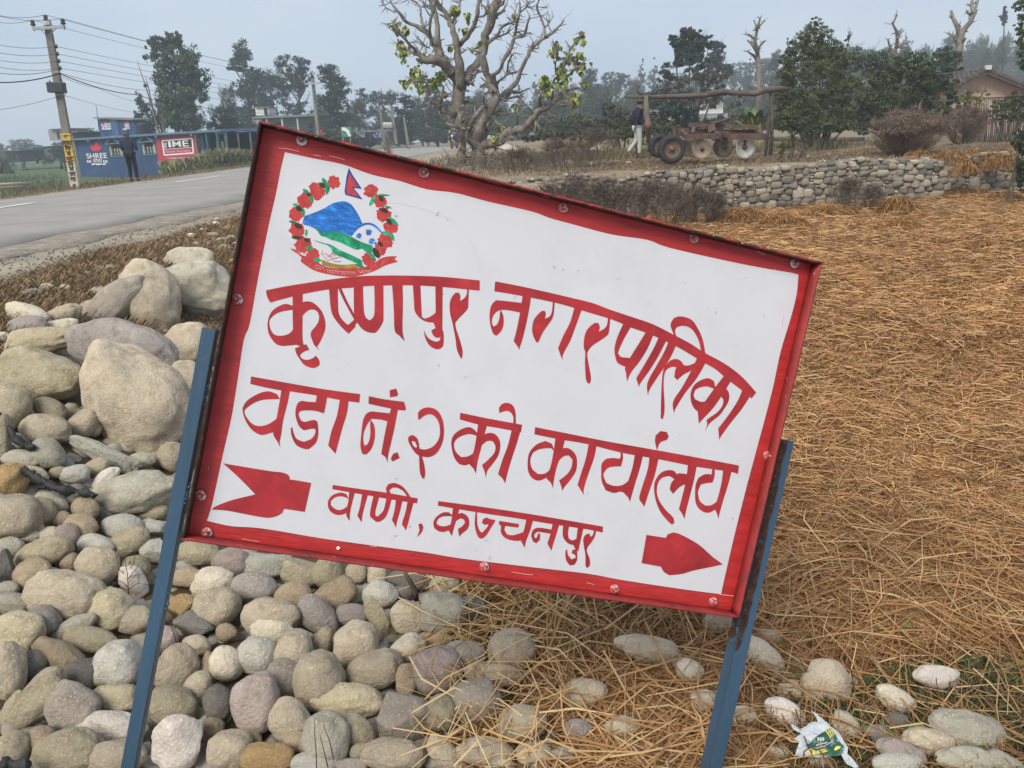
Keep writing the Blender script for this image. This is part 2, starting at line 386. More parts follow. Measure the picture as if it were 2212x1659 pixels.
flat('word', vad, letp)['label'] = 'painted red word at the left of the middle line'
nam = [
 W('C', "1292,363 1400,385 1520,400 1532,440 1528,455 1480,452 1380,432 1290,412"),
 W('C', "1428,325 1470,314 1482,350 1475,363 1430,370"),
 W('C', "1440,435 1482,445 1460,560 1440,650 1417,750 1415,795 1400,760 1373,740 1390,640 1415,520"),
 W('C', "1432,475 1360,468 1310,463 1280,475 1265,495 1253,530 1242,620 1238,690 1250,740 1275,742 1305,710 1325,660 1332,600 1325,550 1305,518 1300,548 1303,600 1295,650 1280,680 1262,685 1255,640 1262,590 1285,540 1310,510 1370,515 1420,530"),
 W('C', "1450,738 1478,728 1492,765 1445,788 1435,770"),
]
flat('word', nam, letp)['label'] = 'short painted red abbreviation with dots above and beside it'
two = [W('C', "1613,515 1612,470 1640,445 1690,437 1740,460 1772,520 1780,600 1768,670 1735,730 1690,757 1640,755 1600,738 1565,690 1548,650 1552,625 1575,615 1600,630 1615,660 1620,704 1660,710 1710,690 1745,645 1755,590 1745,530 1715,490 1680,480 1645,495 1622,514"),
       W('C', "1618,700 1630,735 1650,800 1658,860 1652,900 1640,897 1625,860 1620,790")]
flat('numeral', two, letp)['label'] = 'painted red numeral two'
flat('counter', [W('C', "1572,655 1592,660 1606,690 1598,698 1580,682")], whitep, z=PZ+.0016)
ko = [
 W('D', "195,88 350,120 540,155 533,197 400,172 300,155 192,125"),
 W('D', "295,145 345,155 330,210 310,290 292,360 282,428 268,400 245,375 270,300 285,220"),
 W('D', "290,203 268,178 240,168 200,180 160,210 145,250 150,300 165,345 190,375 230,380 275,350 280,305 240,330 200,335 170,305 160,265 175,235 210,215 250,207 290,218"),
 W('D', "318,215 350,201 385,205 412,235 418,280 405,330 370,380 347,410 337,450 330,415 315,380 350,350 385,310 390,272 375,247 345,246 312,272"),
 W('D', "482,182 530,190 510,260 480,350 457,430 445,483 430,455 405,430 430,350 460,270"),
 W('D', "505,160 490,150 490,110 475,85 450,78 412,90 410,60 430,38 460,33 490,50 503,90"),
]
flat('word', ko, letp)['label'] = 'painted red two letter word between the numeral and the last long word'
kar = [
 W('D', "612,168 800,205 1000,245 1280,295 1500,335 1748,382 1742,430 1700,417 1500,387 1300,347 1100,312 900,262 750,237 608,208"),
 W('D', "725,230 778,238 760,310 730,400 714,480 713,513 700,480 675,455 700,380 715,300"),
 W('D', "722,305 705,260 670,245 620,265 580,310 570,370 575,420 600,455 640,465 700,435 710,388 670,425 630,430 595,400 585,350 600,310 640,290 700,285"),
 W('D', "755,287 795,285 830,310 845,350 840,410 810,460 777,500 763,523 755,490 745,465 790,430 815,390 820,350 800,326 770,331 738,362"),
 W('D', "912,252 956,262 940,340 905,440 882,520 888,553 870,525 848,490 870,420 895,340"),
 W('D', "1085,295 1097,297 1102,340 1090,387 1050,388 1020,395 1000,415 993,440 1010,480 1050,495 1100,490 1145,455 1138,570 1120,545 1090,528 1050,535 1005,520 983,470 980,420 984,370 1010,343 1050,340 1080,345 1089,330"),
 W('D', "1170,300 1217,310 1195,400 1170,480 1147,560 1140,585 1130,560 1110,540 1130,470 1155,390"),
 W('D', "1250,322 1302,332 1280,430 1250,520 1227,590 1222,612 1205,590 1192,560 1215,480 1240,400"),
 W('D', "1291,300 1280,250 1283,215 1310,190 1345,195 1357,220 1345,240 1315,250 1300,270"),
 W('D', "1465,350 1517,360 1500,450 1475,550 1452,640 1445,680 1430,650 1413,625 1435,540 1455,450"),
 W('D', "1465,480 1420,500 1380,540 1362,515 1370,480 1388,458 1360,440 1320,450 1297,480 1290,530 1305,580 1340,630 1380,670 1388,700 1375,712 1350,690 1310,640 1285,580 1275,520 1280,470 1310,425 1350,408 1385,412 1400,430 1420,425 1470,432"),
 W('D', "1600,388 1613,392 1612,440 1600,477 1570,480 1535,488 1522,520 1520,540 1530,580 1560,605 1600,600 1655,555 1640,650 1615,627 1580,645 1540,635 1510,600 1503,550 1506,490 1522,450 1560,430 1595,432"),
 W('D', "1660,402 1707,412 1690,480 1665,560 1642,640 1633,680 1625,650 1610,620 1630,560 1650,480"),
]
flat('word', kar, letp)['label'] = 'long painted red word at the right of the middle line'
van = [
 W('C', "1058,940 1200,962 1400,990 1610,1028 1605,1060 1450,1037 1250,1002 1055,968"),
 W('C', "1165,980 1202,988 1185,1050 1170,1120 1168,1173 1150,1150 1145,1110 1158,1050"),
 W('C', "1162,1032 1145,1000 1110,990 1060,1005 1030,1040 1027,1080 1045,1115 1085,1135 1130,1130 1160,1108 1162,1072 1120,1100 1080,1100 1045,1072 1045,1045 1075,1020 1120,1015 1162,1032"),
 W('C', "1250,992 1287,1000 1270,1060 1252,1130 1245,1183 1230,1160 1218,1140 1235,1080"),
 W('C', "1325,1002 1362,1010 1345,1070 1335,1110 1335,1140 1350,1145 1385,1110 1400,1060 1408,1017 1442,1022 1425,1090 1400,1150 1365,1178 1340,1180 1315,1160 1300,1140 1305,1090"),
 W('C', "1470,1028 1512,1035 1495,1110 1475,1180 1468,1220 1455,1190 1442,1170 1460,1100"),
 W('C', "1545,1042 1584,1050 1565,1120 1547,1190 1533,1236 1520,1215 1508,1190 1530,1120"),
 W('C', "1410,1005 1403,960 1420,935 1460,928 1510,950 1545,990 1565,1025 1545,1025 1520,985 1480,960 1445,958 1425,975 1437,1005"),
 W('C', "1615,1195 1635,1190 1647,1215 1635,1250 1605,1278 1620,1240 1618,1215"),
]
flat('word', van, letp)['label'] = 'small painted red place name followed by a comma'
kan = [
 W('D', "72,580 300,610 600,655 990,722 988,755 900,737 700,707 500,674 300,644 70,605"),
 W('D', "155,608 192,614 178,670 165,710 155,745 148,775 130,745 145,690"),
 W('D', "155,662 130,642 95,645 60,670 45,700 50,730 75,748 110,750 150,730 155,705 110,720 75,715 62,700 70,680 100,665 155,664"),
 W('D', "170,655 205,645 235,665 245,700 235,735 205,760 190,778 185,755 182,735 205,720 222,700 215,682 195,676 168,692"),
 W('D', "280,640 288,640 290,710 305,750 318,755 345,725 352,708 330,712 315,700 322,680 342,671 362,680 390,685 386,697 365,730 340,770 315,790 295,780 280,740 275,700"),
 W('D', "412,690 522,708 518,728 445,718 440,740 455,765 490,770 555,750 552,790 530,800 490,800 445,785 422,755 422,716 410,710"),
 W('D', "565,672 602,680 585,740 562,800 553,840 540,815 530,795 550,740"),
 W('D', "710,700 747,706 730,765 712,820 703,856 690,835 680,815 698,760"),
 W('D', "712,740 630,728 600,740 590,770 600,805 618,815 638,795 640,765 630,757 620,785 608,785 607,765 625,750 712,763"),
 W('D', "770,705 802,711 795,760 800,790 820,800 842,790 850,720 882,726 865,800 852,860 835,845 825,825 795,815 770,785 765,750"),
 W('D', "785,850 790,850 795,880 815,905 838,895 835,880 815,870 820,852 845,845 846,905 830,935 805,938 785,910 780,870"),
 W('D', "940,728 953,731 945,775 925,810 905,835 900,860 915,900 918,935 905,953 893,940 892,880 885,840 880,790 895,765 915,760 920,780 935,765"),
]
flat('word', kan, letp)['label'] = 'small painted red district name at the middle of the bottom line'
flat('arrow_tail', [W('C', "345,800 500,826 660,852 720,858 760,870 775,885 778,905 830,912 917,928 875,1115 740,1095 730,1120 700,1140 650,1153 600,1150 500,1132 400,1112 350,1105 270,1100 300,1078 400,1040 555,1002 450,895")], letp, ang=30)
flat('arrow_head', [W('D', "1232,768 1340,785 1350,765 1380,755 1420,765 1520,820 1600,890 1657,932 1600,945 1500,965 1430,985 1360,993 1330,975 1312,945 1205,925")], letp, ang=30)

# emblem: painted garland of flowers, mountains, flag, banner
emb_red = mat('emblem_red', (.42, .04, .037), rough=.45, var=.25, scale=60, color2=(.50, .13, .10), mix_at=(.55, .7))
emb_blue = mat('emblem_blue', (.02, .12, .42), rough=.4, var=.5, scale=26, color2=(.03, .25, .62), mix_at=(.5, .62), stretch=(1, 3, 1))
emb_dkblue = mat('emblem_dark_blue', (.015, .05, .25), rough=.4, var=.2)
emb_green = mat('emblem_green', (.01, .22, .10), rough=.4, var=.5, scale=50, color2=(.03, .36, .17), mix_at=(.5, .62))
emb_dark = mat('emblem_dark_leaf', (.035, .03, .02), rough=.5, var=.4, scale=40)
emb_ochre = mat('emblem_ochre', (.28, .18, .03), rough=.5, var=.4, scale=60)
emb_pink = mat('emblem_pale_red', (.72, .40, .38), rough=.5, var=.1)
def blob(cx, cy, r, seed, rag=.22, n=26, sx_=1, sy_=1):
    q = random.Random(seed); out = []
    for i in range(n):
        a = 2*math.pi*i/n; rr = r*(1+q.uniform(-rag, rag)*(1 if i % 2 else .5)); out.append((cx+rr*sx_*math.cos(a), cy+rr*sy_*math.sin(a)))
    return ('A', out)
EZ = PZ+.0004
flat('banner', [W('A', "335,930 380,940 420,975 500,1000 560,1045 640,1065 800,1065 900,1040 960,1000 1010,985 1075,983 1058,1003 1080,1022 1000,1045 930,1080 850,1108 750,1125 620,1112 500,1080 410,1020 418,992 385,965")], emb_red, z=EZ)
flowers = [(640, 475, 45), (528, 533, 60), (438, 600, 53), (382, 692, 50), (388, 805, 55), (428, 905, 58), (495, 978, 48), (893, 535, 46), (958, 602, 46), (982, 695, 50), (1030, 782, 50), (992, 880, 52), (958, 940, 44), (880, 1008, 46)]
for i, (x, y, r) in enumerate(flowers): flat('flower', [blob(x, y, r, i+3)], emb_red, z=EZ+.00012+(i % 2)*.0001, ang=20)
def leaf(cx, cy, L, w, a):
    a = math.radians(a); u = (math.cos(a), math.sin(a)); v = (-u[1], u[0])
    return ('A', [(cx+u[0]*L*s+v[0]*w*t, cy+u[1]*L*s+v[1]*w*t) for s, t in ((-1, 0), (-.5, .8), (.2, 1), (.75, .5), (1, 0), (.6, -.6), (0, -1), (-.6, -.7))])
leaves = [(575, 470, 32, 14, 60, 1), (596, 520, 42, 15, 100, 1), (560, 495, 26, 18, 20, 0), (450, 540, 32, 14, 40, 1), (485, 585, 34, 12, 70, 1), (468, 560, 20, 13, 20, 0), (378, 630, 24, 10, 10, 1), (428, 678, 32, 12, 80, 1), (400, 655, 28, 18, 25, 0),
          (360, 750, 34, 9, 15, 1), (395, 775, 32, 18, 20, 0), (450, 822, 26, 8, 95, 1), (385, 855, 40, 13, 5, 0), (470, 930, 30, 15, 15, 1), (455, 872, 26, 14, 15, 0), (525, 1008, 30, 14, 10, 1), (980, 562, 48, 6, 2, 1), (905, 600, 42, 13, -60, 1), (965, 585, 28, 18, 60, 0),
          (1012, 645, 26, 7, 15, 1), (985, 668, 36, 14, 20, 0), (1045, 740, 46, 15, 35, 1), (1020, 745, 28, 16, 50, 0), (1005, 825, 36, 12, 15, 1), (1042, 850, 32, 12, 70, 1), (930, 960, 44, 20, 60, 0), (905, 985, 40, 12, 50, 1), (960, 900, 26, 14, 40, 0), (820, 1050, 34, 11, 20, 1)]
for i, (x, y, L, w, a, g) in enumerate(leaves): flat('garland_leaf', [leaf(x, y, L, w, a)], emb_green if g else emb_dark, z=EZ+.0004+(i % 3)*.0001)
flat('blue_mountain', [W('A', "425,745 440,705 500,685 570,655 630,620 700,605 750,620 785,660 815,710 838,765 800,800 760,845 700,825 640,812 580,830 540,810 480,780 430,765"),
                       W('A', "825,762 880,752 920,765 950,790 982,832 972,832 940,800 900,772 860,768 800,798 762,848 752,838 790,790")], emb_blue, z=EZ+.0002)
flat('blue_dab', [blob(812, 845, 17, 50, .5), blob(880, 818, 20, 51, .5), blob(895, 880, 20, 52, .5), blob(925, 893, 9, 53, .4)], emb_blue, z=EZ+.0002)
flat('green_hill', [W('A', "505,788 540,800 570,828 640,812 700,825 760,850 830,885 905,910 903,960 870,962 830,930 800,938 760,925 700,895 650,877 620,870 580,850 550,842 530,815"),
                    W('A', "495,868 560,890 620,905 680,940 760,975 830,1010 838,1048 770,1020 700,990 640,965 620,930 590,905 540,890")], emb_green, z=EZ+.0003)
flat('ochre_field', [W('A', "555,1005 620,1030 700,1042 800,1035 805,1065 720,1068 640,1062 560,1045")], emb_ochre, z=EZ+.0003)
flat('flag_outline', [W('A', "742,375 772,430 802,475 832,520 775,514 805,550 838,594 718,560 713,535 726,440")], emb_dkblue, z=EZ+.0002, smooth=False)
flat('flag', [W('A', "748,412 768,445 788,478 808,508 758,506 785,538 815,577 726,552 730,480")], emb_red, z=EZ+.0005, smooth=False)
def line_poly(crop, pts, w):
    P = smoothpoly([Vector(p) for p in pts], closed=False, ang=70); L, R = [], []
    for i, p in enumerate(P):
        d = (P[min(i+1, len(P)-1)]-P[max(i-1, 0)]).normalized(); nn = Vector((-d.y, d.x))*w/2
        L.append(tuple(p+nn)); R.append(tuple(p-nn))
    return (crop, L+R[::-1])
for i, s in enumerate(("560,945 555,975 590,965 600,990 640,962 690,995", "570,985 600,1015 620,1000 650,1020 690,1018", "600,975 640,1000 670,992", "625,955 640,985 655,965")):
    flat('red_scribble', [line_poly('A', parse(s), 4)], emb_red, z=EZ+.0003+.0001*i, smooth=False)
scr = ["508,1050 530,1045 560,1062 575,1075", "512,1058 525,1068 540,1062 552,1078", "588,1075 620,1080 700,1090 790,1092", "595,1082 600,1100 612,1085 622,1102 628,1086 645,1106 655,1090 668,1108 678,1092", "690,1092 695,1110 706,1094 716,1112 726,1096 738,1112 750,1095 762,1110 775,1094 790,1108", "812,1090 830,1098 845,1082 880,1085 900,1075", "820,1100 835,1090 850,1100 862,1086 875,1098 892,1082"]
for i, s in enumerate(scr): flat('banner_script', [line_poly('A', parse(s), 2.6)], emb_pink, z=EZ+.0006+.0001*(i % 3), smooth=False)
flat('pencil_arc', [line_poly('A', parse("1000,612 1070,620 1150,635 1250,660 1340,690 1420,722 1490,765 1545,830 1590,900 1620,970 1640,1040 1645,1100"), 1.6)], mat('pencil', (.42, .42, .44), rough=.6, var=.3, scale=30), z=PZ+.0005, smooth=False)
flat('pencil_tick', [line_poly('B', parse('1458,375 1455,425 1428,422'), 1.8), line_poly('B', parse('1487,392 1486,415'), 1.8)], mat('pencil', (.42, .42, .44)), z=PZ+.0005, smooth=False)
for k_, (x_, y_) in enumerate(((1790, 418), (1812, 425), (1620, 465))): flat('scuff', [line_poly('B', [(x_, y_), (x_+7, y_-5), (x_+13, y_+3)], 2.6)], mat('scuff', (.30, .30, .32)), z=PZ+.0005, smooth=False)
flat('compass_smudge', [blob(1350, 700, 7, 91, .4), blob(1358, 682, 5, 92, .4), blob(1418, 735, 4, 93, .5)], mat('scuff', (.30, .30, .32)), z=PZ+.0008)
# brush streaks in the red border where white shows
strk = mat('streak', (.72, .36, .33), rough=.4, var=.3, scale=40)
for i, (c, s) in enumerate((('A', "255,238 330,246 400,262"), ('A', "500,285 550,296"), ('A', "610,292 690,312 715,322"), ('C', "248,820 262,880 268,740"), ('C', "470,1290 520,1300 580,1310"), ('D', "480,975 540,985 600,992"), ('D', "900,1035 940,1045"), ('B', "1600,265 1700,285 1780,325"), ('B', "1690,310 1740,330"), ('D', "1640,1100 1720,1110"), ('C', "1300,1338 1345,1342"), ('B', "1838,760 1848,700"))):
    flat('paint_streak', [line_poly(c, parse(s), 3.2)], strk, z=PZ+.0006, smooth=False)

bolt_m = mat('painted_bolt', (.45, .10, .09), rough=.35, var=.3, scale=80, spots=((.55, .5, .48), .55, 150), spec=.5)
steel = mat('worn_steel', (.48, .40, .38), rough=.35, var=.3, scale=90, metallic=.5)
for i, (x, y) in enumerate(((652, 303), (915, 373), (1216, 449), (1498, 515), (1716, 569), (1657, 984), (1046, 1224), (1327, 1272), (1540, 1299), (447, 1150), (433, 1070), (513, 646))):
    v = sp(x, y, PZ)
    wsh = MB().lathe([(.0035, .0015), (.0095, .0015), (.011, .0005), (.011, 0)], 20).build('washer', steel if i in (0, 4) else bolt_m, None)
    wsh.parent = sign; wsh.location = (v.x, v.y, PZ+.0008); wsh.name = 'bolt'
    n = MB().lathe([(.0062, 0), (.0062, .005), (.005, .006)], 6, smooth=False).lathe([(.0034, .004), (.0034, .013), (.0022, .0145), (0, .0145)], 12).build('nut', bolt_m, wsh)
    n.location = (0, 0, .001); n.rotation_euler = (rng.uniform(-.1, .1), rng.uniform(-.1, .1), i)
v = sp(731, 1184, PZ); o = MB().lathe([(.004, 0), (.0035, .0015), (0, .002)], 14).build('rivet', mat('rivet', (.75, .68, .64), rough=.4), sign); o.location = (v.x, v.y, PZ+.0008)

# blue angle-iron posts
bluep = mat('blue_post_paint', (.036, .076, .122), rough=.42, var=.22, scale=9, bump=.25, bscale=50, color2=(.032, .07, .115), mix_at=(.45, .7), spots=((.10, .085, .045), .70, 30), spec=.45, stretch=(1, .25, 1))
rustside = mat('post_rust', (.05, .10, .15), rough=.6, var=.4, scale=18, bump=.5, bscale=80, color2=(.06, .022, .012), mix_at=(.42, .52))
def post(edgeL, edgeR, side, zf, lab):
    """edgeL/edgeR: two pixels (top, bottom) along each visible long edge of the front leaf"""
    A, B = sp(*edgeL[0], zf), sp(*edgeL[1], zf); C_, D_ = sp(*edgeR[0], zf), sp(*edgeR[1], zf)
    top = (A+C_)/2; d = ((B+D_)/2-top).normalized(); bot = top+d*(((B+D_)/2-top).length+.45)
    w = ((C_-A).length+(D_-B).length)/2*.92
    px = Vector((-d.y, d.x, 0))
    if px.x < 0: px = -px
    root = empty('sign_post', (0, 0, 0), mat4=SM, label=lab, cat='post', group='blue posts carrying the sign')
    t = .005
    def leaf_(c0, c1, u, v_, name, mt_):
        b = MB(); vv = []
        for c in (c0, c1):
            for su, sv in ((0, 0), (1, 0), (1, 1), (0, 1)): vv.append(b.bm.verts.new(c+u*su+v_*sv))
        for f in ((3, 2, 1, 0), (4, 5, 6, 7), (0, 1, 5, 4), (1, 2, 6, 5), (2, 3, 7, 6), (3, 0, 4, 7)): b.bm.faces.new([vv[k] for k in f])
        bmesh.ops.recalc_face_normals(b.bm, faces=b.bm.faces)
        bmesh.ops.bevel(b.bm, geom=list(b.bm.edges), offset=.0012, segments=2, affect='EDGES')
        return b.build(name, mt_, root)
    o1 = leaf_(top-px*w/2, bot-px*w/2, px*w, Vector((0, 0, -t)), 'front_leaf', bluep)
    e = top+px*(w/2-t if side > 0 else -w/2); e2 = bot+px*(w/2-t if side > 0 else -w/2)
    em = e+(e2-e)*.40
    if side > 0: leaf_(e+Vector((0, 0, -t)), e2+Vector((0, 0, -t)), px*t, Vector((0, 0, -.036)), 'side_leaf', bluep)
    else:
        leaf_(em+Vector((0, 0, -t)), e2+Vector((0, 0, -t)), px*t, Vector((0, 0, -.036)), 'side_leaf', bluep)
        leaf_(e+Vector((0, 0, -t)), em+Vector((0, 0, -t)), px*t, Vector((0, 0, -.036)), 'rusted_side_leaf', rustside)
        n_ = 26; vv = []; e3 = top+(bot-top)*.405
        for i in range(n_+1):
            c = top+(e3-top)*(i/n_)-px*w/2; k_ = w*(.50+.22*noise.noise(Vector((i*.55, 3, 0)))-.25*max(0, i/n_-.8)*5); vv += [c-px*.0006, c+px*k_]
        V3 = [tuple(v+Vector((0, 0, .0008))) for v in vv]
        link('rust_patch', mesh_np('rust_patch', V3, [(2*i, 2*i+1, 2*i+3, 2*i+2) for i in range(n_)]), mat('heavy_rust', (.045, .022, .014), rough=.9, var=.5, scale=25, bump=.8, bscale=90, color2=(.11, .045, .022), mix_at=(.5, .65), spots=((.04, .08, .12), .60, 60)), root)
    # weld beads joining it to the frame
    for k in (.13, .36, .62) if side > 0 else (.1, .3, .5):
        p = top+d*(k*.85)+px*(w/2+.002 if side > 0 else -w/2-.002)
        q = random.Random(int(k*100)); bb = MB()
        for j in range(7):
            s_ = bmesh.ops.create_icosphere(bb.bm, subdivisions=1, radius=q.uniform(.002, .004))
            bmesh.ops.translate(bb.bm, verts=s_['verts'], vec=p+d*(j*.006)+Vector((q.uniform(-.003, .003), q.uniform(-.002, .002), -.004)))
        bb.build('weld_bead', bluep, root)
    return root
post(((436, 708), (258, 1659)), ((467, 712), (293, 1659)), 1, -.008, 'left blue angle iron post standing among the grey stones')
post(((1686, 949), (1531, 1659)), ((1717, 953), (1563, 1659)), -1, -.034, 'right blue angle iron post with rust down its inner side')

# ------------------------------------------------------------------ terrain
def sstep(a, b, x):
    t = np.clip((x-a)/(b-a), 0, 1); return t*t*(3-2*t)
FIELD, TERR = -.62, .16
def wall_y(x): return 15.7+.165*np.clip(x-2.6, -3, 20)
def G(x, y):
    x = np.asarray(x, float); y = np.asarray(y, float)
    emb = sstep(-.9, -4.1, x)                       # bank up to the road on the left
    z = FIELD*(1-emb)-.03*emb
    back = np.where(x > 1.5, (y > wall_y(x)+.25).astype(float), sstep(12.0, 16.0, y))
    z = z+(TERR-.03-z)*back*sstep(-5.5, -1.5, x)
    z = z-.06*sstep(10.5, 15, y)*(1-back)*sstep(.5, 2.5, x)
    far = sstep(-12.6, -16.5, x)                    # land beyond the road lies lower
    z = z+(-.9-z)*far
    # heap of stones on the left
    bump = np.exp(-(((x+2.15)/.95)**2+((y-3.7)/1.25)**2))*.30
    z = z+bump
    z = z+(.025*np.sin(x*1.7+.6*y)*np.sin(y*1.3-.4*x)+.015*np.sin(3.1*x+1)*np.sin(2.7*y))*(1-sstep(-4.0, -4.6, x)*(1-far))
    return z
def Gs(x, y): return float(G(x, y))
def hit(px, py, lift=0.0):
    """where a pixel's ray meets the terrain"""
    d = ray(px, py); t = .8; p = EYE
    while t < 400:
        p = EYE+d*t
        if p.z < Gs(p.x, p.y)+lift: break
        t *= 1.01
    a, b_ = t/1.01, t
    for _ in range(12):
        c = (a+b_)/2; p = EYE+d*c
        if p.z < Gs(p.x, p.y)+lift: b_ = c
        else: a = c
    return EYE+d*b_
ys = np.concatenate([np.linspace(.2, 8, 110), np.linspace(8.1, 30, 150), np.geomspace(31, 300, 45)])
xs = np.concatenate([-np.geomspace(280, 16.5, 30), np.linspace(-16, 14, 300), np.geomspace(14.5, 280, 30)])
X, Y = np.meshgrid(xs, ys); Z = G(X, Y)
def fbm(X, Y, s, seed=0, o=4):
    out = np.zeros_like(X); a = 1; r = np.random.default_rng(seed)
    for k in range(o):
        for j in range(3):
            th = r.uniform(0, 6.28); ph = r.uniform(0, 6.28); f = s*(2**k)*r.uniform(.7, 1.3)
            out += a*np.sin(f*(X*np.cos(th)+Y*np.sin(th))+ph+1.3*np.sin(f*.6*(Y*np.cos(th*2)-X*np.sin(th))+ph*2))/3
        a *= .6
    return out
nz = fbm(X, Y, 1.1, 3)
def mixc(a, b, t): return a*(1-t[..., None])+np.array(b)*t[..., None]
soil = np.zeros(X.shape+(3,))+np.array([.085, .062, .04])
c = mixc(soil, (.23, .13, .055), sstep(.2, .8, X+.3*nz)*(Y > 1.2))           # straw litter field
c = mixc(c, (.19, .145, .10), sstep(-1.2, -2.6, X)*sstep(4.6, 6.2, Y+.4*nz)*(X > -13))    # dry verge
c = mixc(c, (.30, .26, .20), sstep(-3.9, -4.7, X+.25*nz)*sstep(5, 6.5, Y)*sstep(-13.2, -12.2, X))  # dusty shoulder
c = mixc(c, (.30, .24, .18), sstep(11.5, 15.5, Y+.5*nz)*(X < 2)*(X > -5.5))
c = mixc(c, (.25, .195, .14), (Y > wall_y(X))*(X > -1.0)*sstep(-.6, .4, .8+nz)*1.0)        # terrace earth
c = mixc(c, (.20, .175, .085), (Y > 27)*(X > -3)*(nz > .0)*.6)
c = mixc(c, (.21, .15, .10), sstep(-11.6, -12.3, X+.2*nz)*(X > -18)*1.0)
c = mixc(c, (.075, .11, .045), sstep(-14.5, -17.5, X+nz)*sstep(17, 22, Y))
c = mixc(c, (.16, .15, .09), (sstep(.2, .9, nz)*sstep(-14.5, -17.5, X)*.6))
idx = np.arange(X.size).reshape(X.shape)
quads = np.stack([idx[:-1, :-1], idx[:-1, 1:], idx[1:, 1:], idx[1:, :-1]], -1).reshape(-1, 4)
me = mesh_np('ground', np.stack([X, Y, Z], -1).reshape(-1, 3), quads, c.reshape(-1, 3), smooth=True)
groundm = mat('ground_earth', (1, 1, 1), rough=.95, var=.28, scale=1.3, bump=1.0, bscale=14, attr='Col', spec=.1, spots=((.42, .38, .31), .66, 9), detail=9)
g_o = tag(link('ground', me, groundm), kind='structure')

# road: far kerb line straight, near edge ragged, swinging right in the distance
far_e = [(-11.4, -10), (-11.4, 20), (-11.2, 36), (-10.9, 60), (-10.2, 82), (-5.6, 98), (6, 112), (26, 130), (60, 155)]
near_e = [(-5.7, -10), (-5.75, 9), (-5.2, 12), (-4.75, 15), (-4.7, 22), (-4.9, 34), (-4.5, 48), (-3.2, 62), (2, 78), (10, 92), (32, 116), (64, 145)]
def resample(P, n):
    P = np.array(P, float); s = np.r_[0, np.cumsum(np.hypot(*np.diff(P, axis=0).T))]
    t = np.concatenate([np.linspace(0, s[-1]*.35, int(n*.7)), np.linspace(s[-1]*.35, s[-1], n-int(n*.7)+1)[1:]])
    return np.stack([np.interp(t, s, P[:, 0]), np.interp(t, s, P[:, 1])], 1)
n = 420; A = resample(far_e, n); B = resample(near_e, n)
jit = np.array([.22*noise.noise(Vector((i*.21, 0, 3)))+.10*noise.noise(Vector((i*.9, 5, 3))) for i in range(n)])
B[:, 0] += jit; A[:, 0] += .4*jit[::-1]
V = []
for k in range(-1, 10):
    t = min(max(k, 0), 8)/8; p = A*(1-t)+B*t; z = .014+.03*math.sin(math.pi*t) if 0 <= k <= 8 else -.12
    V.append(np.c_[p, np.full(n, z)])
V = np.concatenate(V); id2 = np.arange(11*n).reshape(11, n)
qd = np.stack([id2[:-1, :-1], id2[:-1, 1:], id2[1:, 1:], id2[1:, :-1]], -1)[..., ::-1].reshape(-1, 4)
tag(link('road', mesh_np('road', V, qd, smooth=True), mat('asphalt', (.285, .272, .25), rough=.92, var=.14, scale=.9, bump=.8, bscale=45, color2=(.30, .285, .26), mix_at=(.4, .7), spec=.15, spots=((.30, .285, .26), .64, 25))), kind='structure')
# crumbling gravel band beside the asphalt
V = []; n2 = n
for k in range(4):
    t = k/3; p = B.copy(); p[:, 0] += -.25+t*(1.0+.35*jit); V.append(np.c_[p, np.full(n2, .008-.02*t)])
V = np.concatenate(V); V[:, 2] = np.maximum(V[:, 2], G(V[:, 0], V[:, 1])+.006)
sk = V[-n2:].copy(); sk[:, 0] += .03; sk[:, 2] -= .15; V = np.concatenate([V, sk])
id3 = np.arange(5*n2).reshape(5, n2); qd = np.stack([id3[:-1, :-1], id3[:-1, 1:], id3[1:, 1:], id3[1:, :-1]], -1)[..., ::-1].reshape(-1, 4)
tag(link('road_shoulder', mesh_np('road_shoulder', V, qd, smooth=True), mat('gravel_shoulder', (.24, .215, .18), rough=.95, var=.35, scale=5, bump=1, bscale=45, color2=(.33, .28, .22), mix_at=(.42, .6), spec=.1, spots=((.10, .095, .09), .62, 22))), kind='structure')
paint = mat('road_paint', (.74, .74, .72), rough=.8, var=.15, scale=6)
for (a, b_) in (((-9.52, 13.1), (-9.5, 16.0)), ((-9.36, 22.8), (-9.3, 26.2)), ((-9.15, 32.5), (-9.1, 35.6)), ((-9.0, 42), (-8.9, 45))):
    m_ = MB(); w = .07; m_.quad((a[0]-w, a[1], .048), (a[0]+w, a[1], .048), (b_[0]+w, b_[1], .048), (b_[0]-w, b_[1], .048))
    tag(m_.build('lane_dash', paint), kind='structure')

# ------------------------------------------------------------------ stones traced one by one
SC = {'L1': (0, 700, 2.073), 'L2': (0, 1400, 2.37), 'L3': (0, 2000, 2.34), 'L4': (600, 1900, 2.011), 'L5': (1500, 2000, 2.011), 'L6': (2500, 2000, 1.989)}
